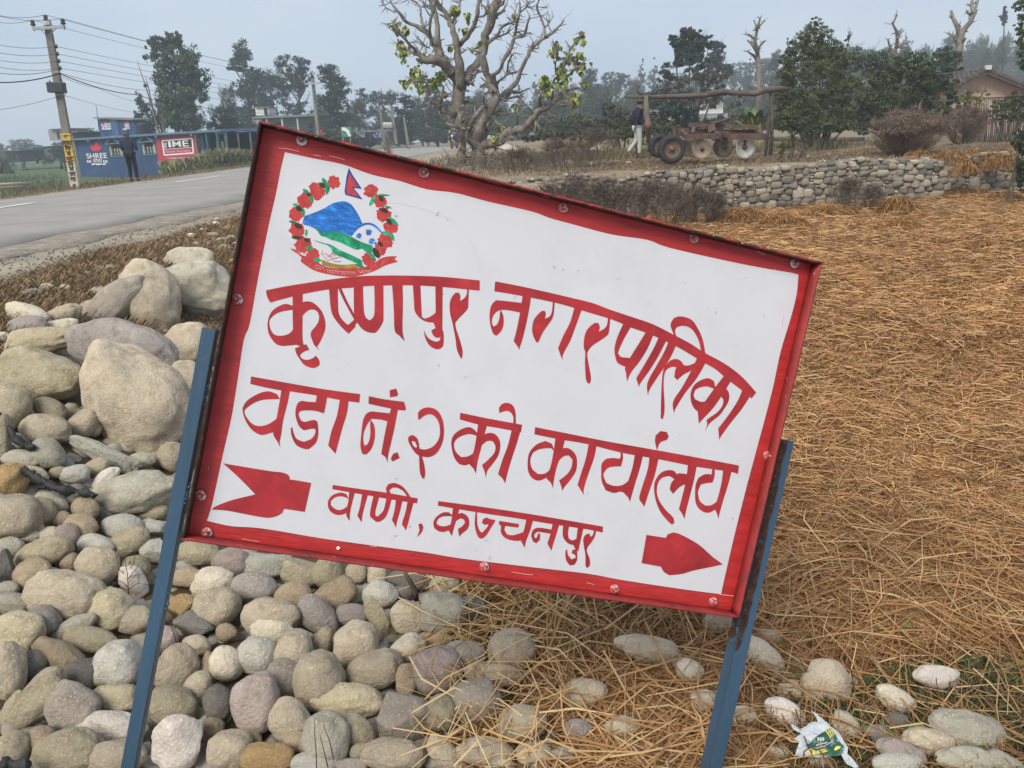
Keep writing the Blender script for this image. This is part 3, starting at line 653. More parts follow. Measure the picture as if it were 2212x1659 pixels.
# crop: cx,cy,a,b,angle,colour,shape   (a,b half axes; angle anticlockwise; shape: r round, x boxy, n angular broken)
STONES = {
'L1': """1385,450,175,95,0,c,r 1490,700,340,215,-3,g,n 1090,735,275,205,-68,t,r 805,800,290,120,38,p,r 915,1110,400,200,-12,m,r 1000,1470,440,325,-58,t,r 300,1290,290,190,-8,y,x
310,1040,270,95,8,y,r 400,955,165,60,14,c,r 205,850,165,75,-18,c,r 200,935,150,78,6,m,r 450,860,145,72,25,t,r 640,790,65,42,20,t,r 1380,1060,160,150,0,t,r 1360,1350,125,170,0,t,r
1265,1325,110,58,-32,g,n 85,1520,125,165,0,o,r 370,1545,130,80,-25,o,r 20,1010,48,36,0,c,r""",
'L2': """28,330,60,175,0,o,r 170,520,155,75,-4,g,r 400,480,150,115,-38,g,r 385,275,205,130,-8,t,r 700,225,155,105,42,t,r 85,685,135,132,0,k,r 270,645,135,65,-15,t,r 910,500,360,80,-22,s,n
1180,530,110,65,0,g,r 1430,500,115,120,0,t,r 630,645,125,78,8,l,r 805,590,110,72,22,o,r 880,680,135,62,38,w,r 480,630,75,48,10,o,r 1120,810,345,175,13,g,r 435,885,145,78,-26,g,r 335,965,125,128,0,o,r
100,1000,235,185,0,t,r 275,1090,115,68,-38,t,r 665,860,95,58,0,o,r 715,940,115,95,-35,b,r 520,1025,85,72,0,b,r 672,1090,130,112,0,b,r 1020,1085,172,98,0,l,r 1290,1095,130,85,0,l,n 1290,965,112,62,10,o,r
550,1165,102,108,0,r,r 210,1165,125,55,0,g,r 400,1165,110,70,25,c,r 75,1255,125,85,0,g,r 370,1300,232,128,22,y,r 800,1240,165,90,-6,l,r 1070,1220,178,112,32,o,r 1285,1285,112,100,0,l,n
820,1410,172,155,-35,t,r 265,1480,158,128,32,b,r 580,1380,78,85,0,b,r 30,1420,100,142,0,d,n 1120,1440,130,112,0,o,r 1095,1530,165,105,-55,w,n 440,1470,60,45,0,c,r 780,270,75,60,0,o,r""",
'L3': """540,235,320,200,0,t,r 605,280,198,158,14,r,r 60,180,95,62,0,g,r 110,295,155,82,-5,g,r 345,445,148,128,0,m,r 170,525,192,160,-20,y,x 912,350,178,155,-25,y,x 582,510,218,78,27,g,r
760,600,232,102,-8,o,r 490,740,222,112,-30,b,r 980,800,192,198,0,l,x 945,1080,200,112,-4,y,x 60,850,142,232,0,t,r 265,805,125,110,0,d,r 700,900,135,140,0,d,r 320,1100,300,148,46,o,r
590,1170,215,190,-32,p,x 85,1180,170,65,62,o,r 940,1320,275,125,-6,w,r 565,1520,292,172,4,o,r 88,1500,132,142,0,o,r 960,1570,245,140,0,t,r 1488,1405,232,228,0,w,n 1445,845,205,155,58,t,r
1420,1155,215,152,-16,o,r 1620,1015,165,112,62,t,r 1800,1140,118,155,0,d,r 1742,1340,105,90,0,b,r 1895,1500,178,152,-8,t,x 1550,90,175,78,-4,b,r 1760,130,172,122,14,c,r 1510,310,112,85,-20,k,n
1615,475,182,100,-8,d,n 1780,340,188,162,22,t,r 1870,540,88,72,0,b,r 1615,650,115,82,0,t,r 1865,800,148,128,-62,c,r 1740,830,128,85,-58,b,n 1350,600,112,112,0,r,r 1110,440,148,105,20,t,r
1240,1120,60,75,0,b,r 340,1420,110,110,20,b,r 450,1330,60,60,0,p,r""",
'L4': """200,105,160,85,-6,o,r 430,165,135,95,0,r,r 650,185,228,88,4,s,n 597,352,158,112,-4,m,r 932,248,140,102,-14,o,x 1120,245,105,115,0,o,r 1318,245,78,78,0,t,x 1475,255,78,85,0,t,x 1700,285,155,78,0,d,x
1640,388,84,52,0,d,r 1945,330,105,92,0,t,r 872,392,125,90,0,b,r 1182,402,165,108,28,b,x 1050,545,168,102,-42,m,r 710,560,205,142,0,t,r 722,645,155,98,-10,c,r 1490,400,128,92,0,l,r 1490,585,180,72,-66,o,n
1290,540,125,75,0,m,r 1702,562,138,128,0,t,x 1938,532,168,152,0,g,x 1318,750,168,162,0,t,x 1085,740,118,58,74,o,r 620,822,138,126,0,l,r 880,802,130,135,0,t,r 1672,802,152,102,32,c,r 1060,1010,175,202,0,t,r
1445,930,200,130,18,t,x 1900,928,188,160,12,r,x 608,1165,162,218,4,r,x 795,1010,135,150,0,p,r 845,1285,130,160,30,t,r 1255,1145,262,112,-4,y,r 1640,1285,220,172,0,p,n 1925,1240,112,128,0,o,r
1110,1420,165,182,0,g,r 1325,1370,140,100,-30,o,r 1575,1530,232,105,-3,t,r 690,1552,195,98,0,k,x 1020,1590,160,72,0,l,r 560,1410,100,62,-20,b,r 975,1470,62,62,0,b,r 1290,1612,112,52,0,p,r
1960,1540,175,78,-45,t,r 1680,1010,80,112,0,b,r 1870,722,125,62,0,b,r 890,1440,90,70,0,b,r 1350,1510,70,60,0,o,r 180,280,90,60,0,t,r 900,700,110,60,0,m,r""",
'L5': """602,592,162,142,0,t,r 480,765,205,95,-6,t,r 350,950,185,142,0,p,r 690,1110,172,122,0,t,r 430,1310,202,92,-6,t,r 768,1335,118,82,0,c,r 985,1340,122,62,0,g,r 535,1410,102,48,0,l,r 1590,585,235,92,-14,t,r
1870,740,95,88,-30,c,r 330,300,102,95,0,d,r 1085,1150,100,72,0,m,r 2000,960,115,82,-30,t,r 270,640,160,110,10,p,r 2080,400,110,90,0,b,r 1130,900,150,100,10,t,r 1400,1150,130,90,0,t,r""",
'L6': """380,625,180,95,-42,c,r 430,490,92,52,0,b,r 845,800,160,128,-52,t,r 745,845,128,98,78,t,r 575,870,92,72,0,t,r 980,790,92,36,-36,c,r 1315,925,145,75,-28,c,r 1602,772,162,78,-6,w,r 545,1035,155,92,-30,w,r
280,1065,135,82,-30,t,r 965,1125,118,80,-55,g,n 1320,1080,82,62,0,d,r 1180,1165,82,52,0,m,r 1810,1150,255,125,-12,g,r 1552,1225,182,88,-8,t,r 1355,1315,185,85,-26,r,r 1310,1385,172,82,0,l,r 1800,1355,205,88,-6,g,r
2075,1375,152,72,-20,g,r 785,1365,82,42,0,t,r 1500,492,42,22,0,w,r 480,1310,85,52,0,g,r 1790,470,40,16,0,c,r"""}
STN = {'t': ('tan', (.40, .345, .27)), 'y': ('yellowish', (.42, .37, .265)), 'c': ('cream', (.50, .455, .375)), 'g': ('grey-green', (.355, .335, .28)), 'o': ('olive', (.315, .28, .205)),
       'm': ('mauve-grey', (.285, .256, .242)), 'r': ('reddish-mauve', (.345, .288, .268)), 'l': ('light grey', (.42, .41, .37)), 'w': ('pinkish white', (.56, .51, .475)), 'p': ('grey-brown', (.30, .265, .23)),
       'd': ('dark grey', (.155, .145, .135)), 'b': ('brownish', (.33, .265, .19)), 'k': ('ochre', (.38, .265, .135)), 's': ('slate grey', (.32, .315, .28))}
def stone_mat(code):
    nm, c_ = STN[code]
    c_ = (c_[0]*1.19, c_[1]*1.17, c_[2]*1.11)
    d = (c_[0]*.60, c_[1]*.565, c_[2]*.52); s_ = tuple(min(.8, v*1.22+.02) for v in c_)
    return mat('stone_'+nm.replace(' ', '_').replace('-', '_'), c_, rough=.85, var=.30, scale=6.5, bump=1.0, bscale=95, color2=d, mix_at=(.47, .70), spots=(s_, .60, 130), spec=.22, objrand=.16)
def stone_mesh(name, a, b, c_, shape, seed, sub=4, big=False):
    bm = bmesh.new(); bmesh.ops.create_icosphere(bm, subdivisions=sub, radius=1.0)
    q = random.Random(seed); off = Vector((q.uniform(0, 99), q.uniform(0, 99), q.uniform(0, 99)))
    e = {'r': q.uniform(.92, 1.0), 'x': q.uniform(.68, .78), 'n': .82}[shape]
    planes = []
    for _ in range({'r': 2, 'x': 3, 'n': 9}[shape]):
        v = Vector((q.gauss(0, 1), q.gauss(0, 1), q.gauss(0, 1))).normalized(); planes.append((v, q.uniform(.78, .93) if shape != 'n' else q.uniform(.6, .86)))
    taper = q.uniform(-.16, .16); bend = q.uniform(-.09, .09)
    for v in bm.verts:
        p = v.co.copy()
        p = Vector([math.copysign(abs(k)**e, k) for k in p])
        if shape == 'x': p = p*(.93)
        for n_, d_ in planes:
            ex = p.dot(n_)-d_
            if ex > 0: p -= n_*ex*(.86 if shape == 'n' else .68)
        r = 1+.13*noise.noise(p*1.15+off)+.06*noise.noise(p*2.4+off)+.018*noise.noise(p*5+off)+(.045 if shape == 'n' else .012)*noise.noise(p*6+off)
        if shape == 'n': r += .02*abs(noise.noise(p*11+off))
        if big: rg = 1-abs(noise.noise(p*1.7+off*1.3)); r += .05*(rg**3)-.02; r += .012*noise.noise(p*14+off)
        p *= r
        p.y *= 1+taper*p.x; p.y += bend*p.x*p.x
        v.co = Vector((p.x*a, p.y*b, p.z*c_))
    for f in bm.faces: f.smooth = True
    me = bpy.data.meshes.new(name); bm.to_mesh(me); bm.free()
    return me
recs = []
CAMR = Matrix((AX[0], -AX[1], -AX[2])).transposed()   # columns: image right, image up, towards viewer
for key, txt in STONES.items():
    x0, y0, s = SC[key]
    for ent in txt.split():
        cx_, cy_, a, b_, ang, colr, shp = ent.split(',')
        cx_, cy_, a, b_, ang = map(float, (cx_, cy_, a, b_, ang))
        px, py = (x0+cx_/s)*2212/3612, (y0+cy_/s)*2212/3612
        ra, rb = a/s*2212/3612, b_/s*2212/3612
        recs.append([px, py, ra, rb, ang, colr, shp])
ST = []
for i, (px, py, ra, rb, ang, colr, shp) in enumerate(recs):
    h = hit(px, py+rb*.55, 0.0); dist = (h-EYE).dot(AX[2])
    lift = .055 if dist < 3 else .09
    # distance along the ray where the stone's middle sits just above the heap surface
    A_, B_ = ra/F*dist, rb/F*dist
    depth = min(A_, B_)*rng.uniform(.75, .95)
    c0 = hit(px, py, min(B_*.75, .16)+(.02 if px < 950 else .045)); dist = (c0-EYE).dot(AX[2])
    A_, B_ = ra/F*dist, rb/F*dist
    depth = min(A_, B_)*rng.uniform(.8, 1.0)
    ST.append((c0, A_, B_, depth, ang, colr, shp, px, py, ra, rb))
# words that single each stone out
def where(px, py):
    lp = 455+(py-712)*(-180/947)
    if px > 1590:
        return 'beside the crumpled packet' if 1640 < px < 1990 and py > 1545 else ('at the straw edge right of the sign' if py < 1545 else 'in the grass, lower right corner') if px > 1620 else 'beside the foot of the right blue post'
    if px > 960: return 'under the loose straw below the sign'
    if px > lp+12:
        return 'just below the lower edge of the sign' if py < 1320 else ('among cobbles below the sign' if py < 1480 else 'at the bottom edge below the sign')
    if py < 700: return 'on top of the boulder heap near the road'
    if py < 900: return 'in the boulder heap left of the sign'
    if py < 1050: return 'by the black rags'
    if py < 1220: return 'left of the post near arrow-tail level'
    if py < 1430: return 'left of the post below sign level'
    return 'in the bottom left corner of the picture'
def words_for(r):
    c0, A_, B_, d_, ang, colr, shp, px, py, ra, rb = r
    big = max(ra, rb)*1.0
    size = 'huge' if big > 95 and px < 500 and py < 1000 else 'large' if big > 58 else 'mid-sized' if big > 34 else 'small'
    el = ra/rb if ra > rb else rb/ra
    sh = {'x': 'blocky', 'n': 'jagged'}.get(shp) or ('long' if el > 1.9 else 'oval' if el > 1.25 else 'round')
    tilt = ''
    return f"{size} {sh} {STN[colr][0]} stone"
from collections import defaultdict
grp = defaultdict(list)
for i, r in enumerate(ST): grp[(words_for(r), where(r[7], r[8]))].append(i)
labels = {}
ordn = ['leftmost', 'second from left', 'third from left', 'fourth from left', 'fifth from left', 'sixth from left', 'seventh from left', 'eighth from left']
for (wd, pl), ids in grp.items():
    ids.sort(key=lambda i: ST[i][7])
    for k, i in enumerate(ids):
        labels[i] = f"{wd} {pl}" + ('' if len(ids) == 1 else f", {ordn[k]}" if not (len(ids) == 2 and k == 1) else ', rightmost')
for i, (c0, A_, B_, d_, ang, colr, shp, px, py, ra, rb) in enumerate(ST):
    me = stone_mesh('stone', A_*1.04, B_*1.04, d_, shp, i*7+3, 5 if max(ra, rb) > 70 else 4 if max(ra, rb) > 26 else 3, big=max(ra, rb) > 45)
    o = link('stone', me, stone_mat(colr))
    M = CAMR @ Matrix.Rotation(math.radians(ang), 3, 'Z') @ Matrix.Rotation(rng.uniform(-.2, .2), 3, 'X')
    o.matrix_world = Matrix.Translation(c0) @ M.to_4x4()
    lb = labels[i]
    tag(o, lb, 'stone', 'loose river stones around the sign')
# deeper cobbles filling the heap (nobody could count them)
fill_m = mat('deep_cobbles', (1, 1, 1), rough=.85, var=.2, scale=9, bump=.5, bscale=60, attr='Col', spec=.2)
def proto_stones(k):
    out = []
    for i in range(k):
        me = stone_mesh('tmp', 1, rng.uniform(.6, .85), rng.uniform(.5, .7), 'r' if i % 3 else 'x', 900+i, 2)
        v = np.zeros(len(me.vertices)*3); me.vertices.foreach_get('co', v); f = np.zeros(len(me.polygons)*3, dtype=np.int32); me.polygons.foreach_get('vertices', f)
        out.append((v.reshape(-1, 3), f.reshape(-1, 3))); bpy.data.meshes.remove(me)
    return out
PS = proto_stones(8)
def rot_rand(r):
    q = r.normal(size=4); q /= np.linalg.norm(q); w, x, y, z = q
    return np.array([[1-2*(y*y+z*z), 2*(x*y-z*w), 2*(x*z+y*w)], [2*(x*y+z*w), 1-2*(x*x+z*z), 2*(y*z-x*w)], [2*(x*z-y*w), 2*(y*z+x*w), 1-2*(x*x+y*y)]])
def scatter_stones(name, pts, sizes, cols, material, flat=.0):
    Vs, Fs_, Cs = [], [], []; base = 0
    for p, s_, c_ in zip(pts, sizes, cols):
        v, f = PS[nr.integers(len(PS))]; R_ = rot_rand(nr); vv = (v*s_)@R_.T
        if flat: vv[:, 2] *= flat
        Vs.append(vv+np.array(p)); Fs_.append(f+base); base += len(v); Cs.append(np.tile(c_, (len(v), 1)))
    return link(name, mesh_np(name, np.concatenate(Vs), np.concatenate(Fs_), np.concatenate(Cs), smooth=True), material)
pal = np.array([STN[k][1] for k in 'ttgoobplm'])*.85
pts, sz, cs = [], [], []
tries = 0
while len(pts) < 1300 and tries < 30000:
    tries += 1
    px, py = nr.uniform(-60, 1750), nr.uniform(640, 1720)
    lim = 1000 if py > 1240 else 620
    if px > lim: 
        if not (py > 1330 and nr.random() < .35): continue
    if py < 690+max(0, (220-px))*.3 and px < 380 and py < 660: continue
    h = hit(px, py, 0)
    if h.x < -3.9 or h.y > 5.6: continue
    r_ = nr.uniform(.035, .075)*(1.25 if h.y > 2.6 else 1)
    pts.append((h.x, h.y, h.z-r_*.55)); sz.append(r_); cs.append(pal[nr.integers(len(pal))]*nr.uniform(.8, 1.1))
tag(scatter_stones('cobble_bed', pts, sz, cs, fill_m), kind='stuff')

# small stones lying loose on the dry verge behind the heap
VERGE = """340,665,60,24,c 480,670,50,22,c 575,682,28,20,t 240,712,72,20,m 800,520,45,22,g 1222,355,28,15,w 1510,345,28,20,w 1562,282,50,18,t 1540,305,26,14,t 1620,320,46,13,g 1400,285,42,9,w 1570,200,45,9,c 1440,350,42,12,p
720,690,60,11,c 1640,375,50,12,g 1690,300,38,10,c 1660,225,30,8,t 1330,410,32,10,g 45,770,18,10,c 640,560,30,10,t 1700,470,34,16,c 1250,480,30,12,g 1720,345,28,12,w 1480,240,26,7,c 1590,160,24,6,t 330,520,22,6,t"""
vi = 0
VR = []
for ent in VERGE.split():
    a = ent.split(','); cx_, cy_, a_, b_ = map(float, a[:4]); x0, y0, s = SC['L1']
    px, py = (x0+cx_/s)*2212/3612, (y0+cy_/s)*2212/3612; h = hit(px, py, .02); dist = (h-EYE).dot(AX[2]); A_ = a_/s*.6124/F*dist
    VR.append((px, py, h, A_, a[4]))
VR.sort(key=lambda r: r[0])
vg = defaultdict(list)
for i, r in enumerate(VR): vg[(r[4], r[0] > 300)].append(i)
for (cc, right), ids in vg.items():
    for k, i in enumerate(ids):
        px, py, h, A_, colr = VR[i]
        o = link('small_stone', stone_mesh('small_stone', A_, A_*.75, A_*.5, 'r', 300+i, 3), stone_mat(colr)); o.location = h+Vector((0, 0, .018)); o.rotation_euler = (0, 0, rng.uniform(-.6, .6))
        lb = f"small {STN[colr][0]} stone on the dry verge " + ('near the sign edge' if right else 'behind the boulder heap') + ('' if len(ids) == 1 else f", {ordn[k]}" if k < 8 else ', rightmost')
        tag(o, lb, 'stone', 'small stones on the road verge')

# ------------------------------------------------------------------ dry stone wall holding the terrace
def wall_pt(px, py, z): return at_z(px, py, z)
wall = empty('stone_wall', (6, 16.3, FIELD), label='rough dry stone retaining wall along the far side of the straw field', cat='wall')
mort = mat('wall_mortar', (.185, .165, .14), rough=.95, var=.35, scale=5, bump=.8, bscale=20)  # tan-grey mortar backing between the wall stones
WX0, WX1 = -.9, 14.5
def wtop(x): return TERR+.0+.04*math.sin(x*1.9)+.03*math.sin(x*4.3+1)-.10*float(sstep(1.5, -1, x))
b = MB(); n = 60
vv = []
for i in range(n+1):
    x = WX0+(WX1-WX0)*i/n; y = float(wall_y(x))
    vv += [(x, y+.045, FIELD-.4), (x, y+.06, wtop(x)-.01), (x, y+.62, wtop(x)-.03), (x, y+.62, FIELD-.3)]
fs = [(i*4+k, i*4+(k+1) % 4, i*4+4+(k+1) % 4, i*4+4+k) for i in range(n) for k in range(4)]
link('wall_core', mesh_np('wall_core', vv, fs), mort, wall).location = -wall.location
wst = [mat('wall_stone_'+k, c, rough=.88, var=.25, scale=7, bump=.7, bscale=45, color2=tuple(v*.55 for v in c), mix_at=(.5, .72), spots=(tuple(min(.6, v*1.6) for v in c), .66, 25), objrand=.28, spec=.15)
       for k, c in (('warm', (.29, .25, .19)), ('grey', (.225, .207, .175)), ('pale', (.36, .325, .26)), ('dark', (.16, .145, .125)))]
wprot = []
_sm = stone_mesh
for i in range(14):
    me = stone_mesh('stone', .5, .5, .5, 'x' if i % 3 else 'n', 1300+i, 3)
    for v in me.vertices:
        c_ = v.co; k_ = [max(-.56, min(.56, math.copysign(abs(a/.5)**.72, a)*.56)) for a in c_]; v.co = k_
    wprot.append(me)
q = random.Random(5)
stones_w = []
occ = np.zeros((102, 1540), bool)      # 1 cm cells of the wall face
def try_place(w, h, n):
    cw, ch = int(w*100), int(h*100)
    for _ in range(n):
        i, j = q.randint(0, 1540-cw), q.randint(0, 101-ch)
        x = WX0+(i+cw/2)/100; z = FIELD-.06+j/100
        if z+h > wtop(x)+.02: continue
        if not occ[j:j+ch, i:i+cw].any():
            while j > 0 and not occ[j-1, i:i+cw].any(): j -= 1
            occ[j:j+ch, i:i+cw] = True; stones_w.append((x, FIELD-.06+(j+ch/2)/100, w*1.10, h*1.14)); break
for k in range(34): try_place(q.uniform(.24, .33), q.uniform(.13, .19), 30)
for k in range(190): try_place(q.uniform(.16, .23), q.uniform(.10, .15), 40)
for k in range(420): try_place(q.uniform(.11, .17), q.uniform(.075, .12), 60)
for k in range(600): try_place(q.uniform(.06, .11), q.uniform(.05, .08), 50)
vis = [s_ for s_ in stones_w]
vis.sort(key=lambda s_: -s_[2]*s_[3]*(3 if 3.2 < s_[0] < 11.5 else 1))
restV = []
for i, (x, z, w, h) in enumerate(vis):
    y = float(wall_y(x))
    me0 = wprot[i % len(wprot)]
    if i < 290:
        me = me0 if i < 14 else me0
        mt_ = wst[q.choices((0, 1, 2, 3), (5, 5, 2.2, 1.3))[0]]
        o = bpy.data.objects.new('stone', me); COL.objects.link(o); o.parent = wall
        if not me.materials: me.materials.append(wst[0])
        o.material_slots[0].link = 'OBJECT'; o.material_slots[0].material = mt_
        o.location = (x-wall.location.x, y+.10+q.uniform(-.035, .02)-wall.location.y, z-wall.location.z)
        o.rotation_euler = (q.uniform(-.1, .1), q.uniform(-.12, .12)+(3.14159 if q.random() < .5 else 0), q.uniform(-.08, .08)); o.scale = (w*1.04, .22, h*1.04)
    else: restV.append((x, y, z, w, h))
if restV:
    Vs, Fs_, Cs = [], [], []; base = 0
    for x, y, z, w, h in restV:
        v, f = PS[nr.integers(len(PS))]
        Vs.append(v*np.array([w*.55, .16, h*.75])+np.array([x, y+.10, z])); Fs_.append(f+base); base += len(v)
        Cs.append(np.tile(np.array([(.30, .255, .19), (.225, .205, .18), (.36, .32, .26)][nr.integers(3)])*nr.uniform(.7, 1.1), (len(v), 1)))
    o = link('remaining_stones', mesh_np('remaining_stones', np.concatenate(Vs)-np.array(wall.location), np.concatenate(Fs_), np.concatenate(Cs), smooth=True), fill_m, wall); o['kind'] = 'stuff'

# ------------------------------------------------------------------ foliage generators
def leaf_cloud(blobs, n, size, seed, asp=.55, droop=.0, col=((.05, .08, .03), (.10, .13, .05)), clump=.35, shell=.55, nclump=None, palew=.12, pale=None):
    """many small leaf faces gathered in clumps through ellipsoids; blobs (x,y,z,rx,ry,rz). returns V,F,C"""
    r = np.random.default_rng(seed)
    vol = np.array([b[3]*b[4]*b[5] for b in blobs])**.75; vol /= vol.sum()
    nc = nclump or max(10, n//28)
    bi = r.choice(len(blobs), nc, p=vol); B = np.array(blobs)[bi]
    d = r.normal(size=(nc, 3)); d /= np.linalg.norm(d, axis=1)[:, None]
    rad = r.uniform(shell**2, 1, nc)**.5
    cc = B[:, :3]+d*rad[:, None]*B[:, 3:6]
    crad = clump*B[:, 3:6].min(1)*r.uniform(.4, 1.0, nc)
    k = r.integers(0, nc, n)
    g = r.normal(size=(n, 3)); g /= np.linalg.norm(g, axis=1)[:, None]
    P = cc[k]+g*(r.uniform(0, 1, n)**.45)[:, None]*crad[k][:, None]*np.array([1.15, 1.15, .75])
    u = r.normal(size=(n, 3)); u[:, 2] -= droop; u /= np.linalg.norm(u, axis=1)[:, None]
    w = np.cross(u, r.normal(size=(n, 3))); w /= np.linalg.norm(w, axis=1)[:, None]
    s = size*r.uniform(.6, 1.35, n)[:, None]
    a, b_ = u*s*.5, w*s*.5*asp
    V = np.stack([P-a, P+b_, P+a, P-b_], 1).reshape(-1, 3)
    Fq = np.arange(4*n).reshape(n, 4)
    c0, c1 = np.array(col[0]), np.array(col[1])
    tn = np.clip(r.uniform(0, 1, nc)[k]*.7+r.uniform(-.15, .45, n), 0, 1)
    C = c0+(c1-c0)*tn[:, None]
    if pale is not None:
        sel = r.random(n) < palew; C[sel] = np.array(pale)*r.uniform(.7, 1.1, (sel.sum(), 1))
    return V, Fq, np.repeat(C, 4, 0)
leafm = mat('leaves', (1, 1, 1), rough=.7, var=.15, scale=2, attr='Col', spec=.2, objrand=.12)
barkm = mat('bark_grey', (.16, .135, .11), rough=.92, var=.35, scale=4, bump=.9, bscale=20, color2=(.26, .24, .21), mix_at=(.45, .65), stretch=(1, 1, .4))
barkd = mat('bark_dark', (.09, .075, .06), rough=.95, var=.3, scale=3)
woodm = mat('weathered_wood', (.12, .098, .08), rough=.9, var=.35, scale=5, bump=.8, bscale=30, color2=(.075, .06, .05), mix_at=(.45, .6), stretch=(.25, 1, 1))
def crown_obj(name, blobs, n, size, seed, parent, **kw):
    V, Fq, C = leaf_cloud(blobs, n, size, seed, **kw)
    return link(name, mesh_np(name, V, Fq, C), leafm, parent)
def twig(mb, p, d, L, r, depth, q, bend=.35, ratio=.72, n=5, kids=(2, 3), spread=.6, up=.15):
    pts = [p]; rr = [r]; segs = 4 if depth > 0 else 3
    for i in range(segs):
        d = (d+Vector((q.gauss(0, bend), q.gauss(0, bend), q.gauss(0, bend*.7)+up))*.35).normalized(); p = p+d*L/segs; pts.append(p); rr.append(r*(1-(i+1)/segs*(.45 if depth else .8)))
    mb.tube(pts, rr, n, cap=False)
    tips = [p]
    if depth > 0:
        for _ in range(q.randint(*kids)):
            k = q.randint(1, segs); nd = (d+Vector((q.gauss(0, spread), q.gauss(0, spread), q.gauss(0, spread*.7)+up))).normalized()
            tips += twig(mb, pts[k], nd, L*ratio*q.uniform(.75, 1.15), rr[k]*.7, depth-1, q, bend, ratio, max(3, n-1), kids, spread, up)
    return tips

# tree prototypes: one unit high, shared by the far individuals
def tree_proto(kind, seed, name='tree'):
    root = empty(name, (0, -500, -500)); q = random.Random(seed)
    C = {'dark': ((.022, .040, .026), (.055, .085, .045)), 'mid': ((.030, .050, .028), (.095, .115, .06)), 'olive': ((.05, .06, .03), (.12, .12, .06))}
    if kind == 'tall':      # tall broken column
        bl = [(q.gauss(0, .03), q.gauss(0, .03), .18+.74*i/7, q.uniform(.10, .17)*(1.15-.5*abs(i/7-.3)), .13, q.uniform(.07, .11)) for i in range(8)]; col = C['dark']; n, sz = 13000, .022
    elif kind == 'open':     # bare lower stem, several separate clumps above
        bl = [(q.gauss(0, .13), q.gauss(0, .10), q.uniform(.52, .93), q.uniform(.09, .15), .11, q.uniform(.06, .10)) for i in range(10)]+[(q.gauss(0, .14), 0, q.uniform(.15, .5), .11, .08, .08) for i in range(7)]; col = C['dark']; n, sz = 11000, .022
    elif kind == 'round':
        bl = [(q.gauss(0, .20), q.gauss(0, .16), q.uniform(.26, .82), q.uniform(.15, .22), .18, q.uniform(.11, .17)) for i in range(10)]; col = C['mid']; n, sz = 12000, .025
    elif kind == 'cone':
        bl = [(q.gauss(0, .02), q.gauss(0, .02), .16+.8*i/8, .24*(1-i/8)**.75+.04, .22*(1-i/8)**.75+.04, .08) for i in range(9)]; col = C['dark']; n, sz = 12000, .021
    else:                   # bush
        bl = [(q.gauss(0, .38), q.gauss(0, .25), q.uniform(.08, .72), q.uniform(.2, .32), .25, q.uniform(.16, .26)) for i in range(12)]; col = C['mid']; n, sz = 11000, .034
    crown_obj('crown', bl, n, sz, seed, root, col=col, clump=.62, shell=.2, nclump=260)
    mb = MB()
    if kind != 'bush':
        mb.tube([(0, 0, -.04), (.008, .004, .3), (-.01, 0, .62), (.004, 0, .88)], [.022, .017, .012, .004], 6)
        for i in range(6 if kind in ('open', 'round') else 3):
            a = q.uniform(0, 6.28); z0 = q.uniform(.3, .65); L = q.uniform(.12, .24)
            mb.tube([(0, 0, z0), (L*.5*math.cos(a), L*.5*math.sin(a), z0+.08), (L*math.cos(a), L*math.sin(a), z0+.20)], [.010, .007, .003], 5, cap=False)
    else:
        for i in range(7):
            a = q.uniform(0, 6.28); mb.tube([(0, 0, -.05), (.25*math.cos(a), .2*math.sin(a), .35), (.4*math.cos(a), .3*math.sin(a), .65)], [.02, .014, .006], 5, cap=False)
    mb.build('trunk', barkd, root)
    return root
PROTO = {k: [tree_proto(k, 50+i*11+len(k)) for i in range(2)] for k in ('tall', 'open', 'round', 'cone', 'bush')}
used = {}
def far_tree(kind, cx, top, base_w, dist, lab, zb=None, group='trees behind the road and fields', var=0, name='tree'):
    """cx, top: picture place of the crown top; base_w: crown width in view pixels; dist metres"""
    p = at_y(cx, top, dist); zb = Gs(p.x, p.y)-.1 if zb is None else zb
    h = p.z-zb
    src = PROTO[kind][var % 2]; key = (kind, var % 2)
    if key not in used: used[key] = src; o = src
    else: o = copy_tree(src)
    o.name = name
    q = random.Random(int(cx*7+top))
    w = base_w/F*dist/{'tall': .30, 'open': .52, 'round': .72, 'cone': .50, 'bush': 1.25}[kind]
    o.location = (p.x, p.y, zb); o.rotation_euler = (0, 0, q.choice((0, 3.14))+q.uniform(-.4, .4)); o.scale = (w, w, h)
    tag(o, lab, 'tree' if kind != 'bush' else 'bush', group)
    return o
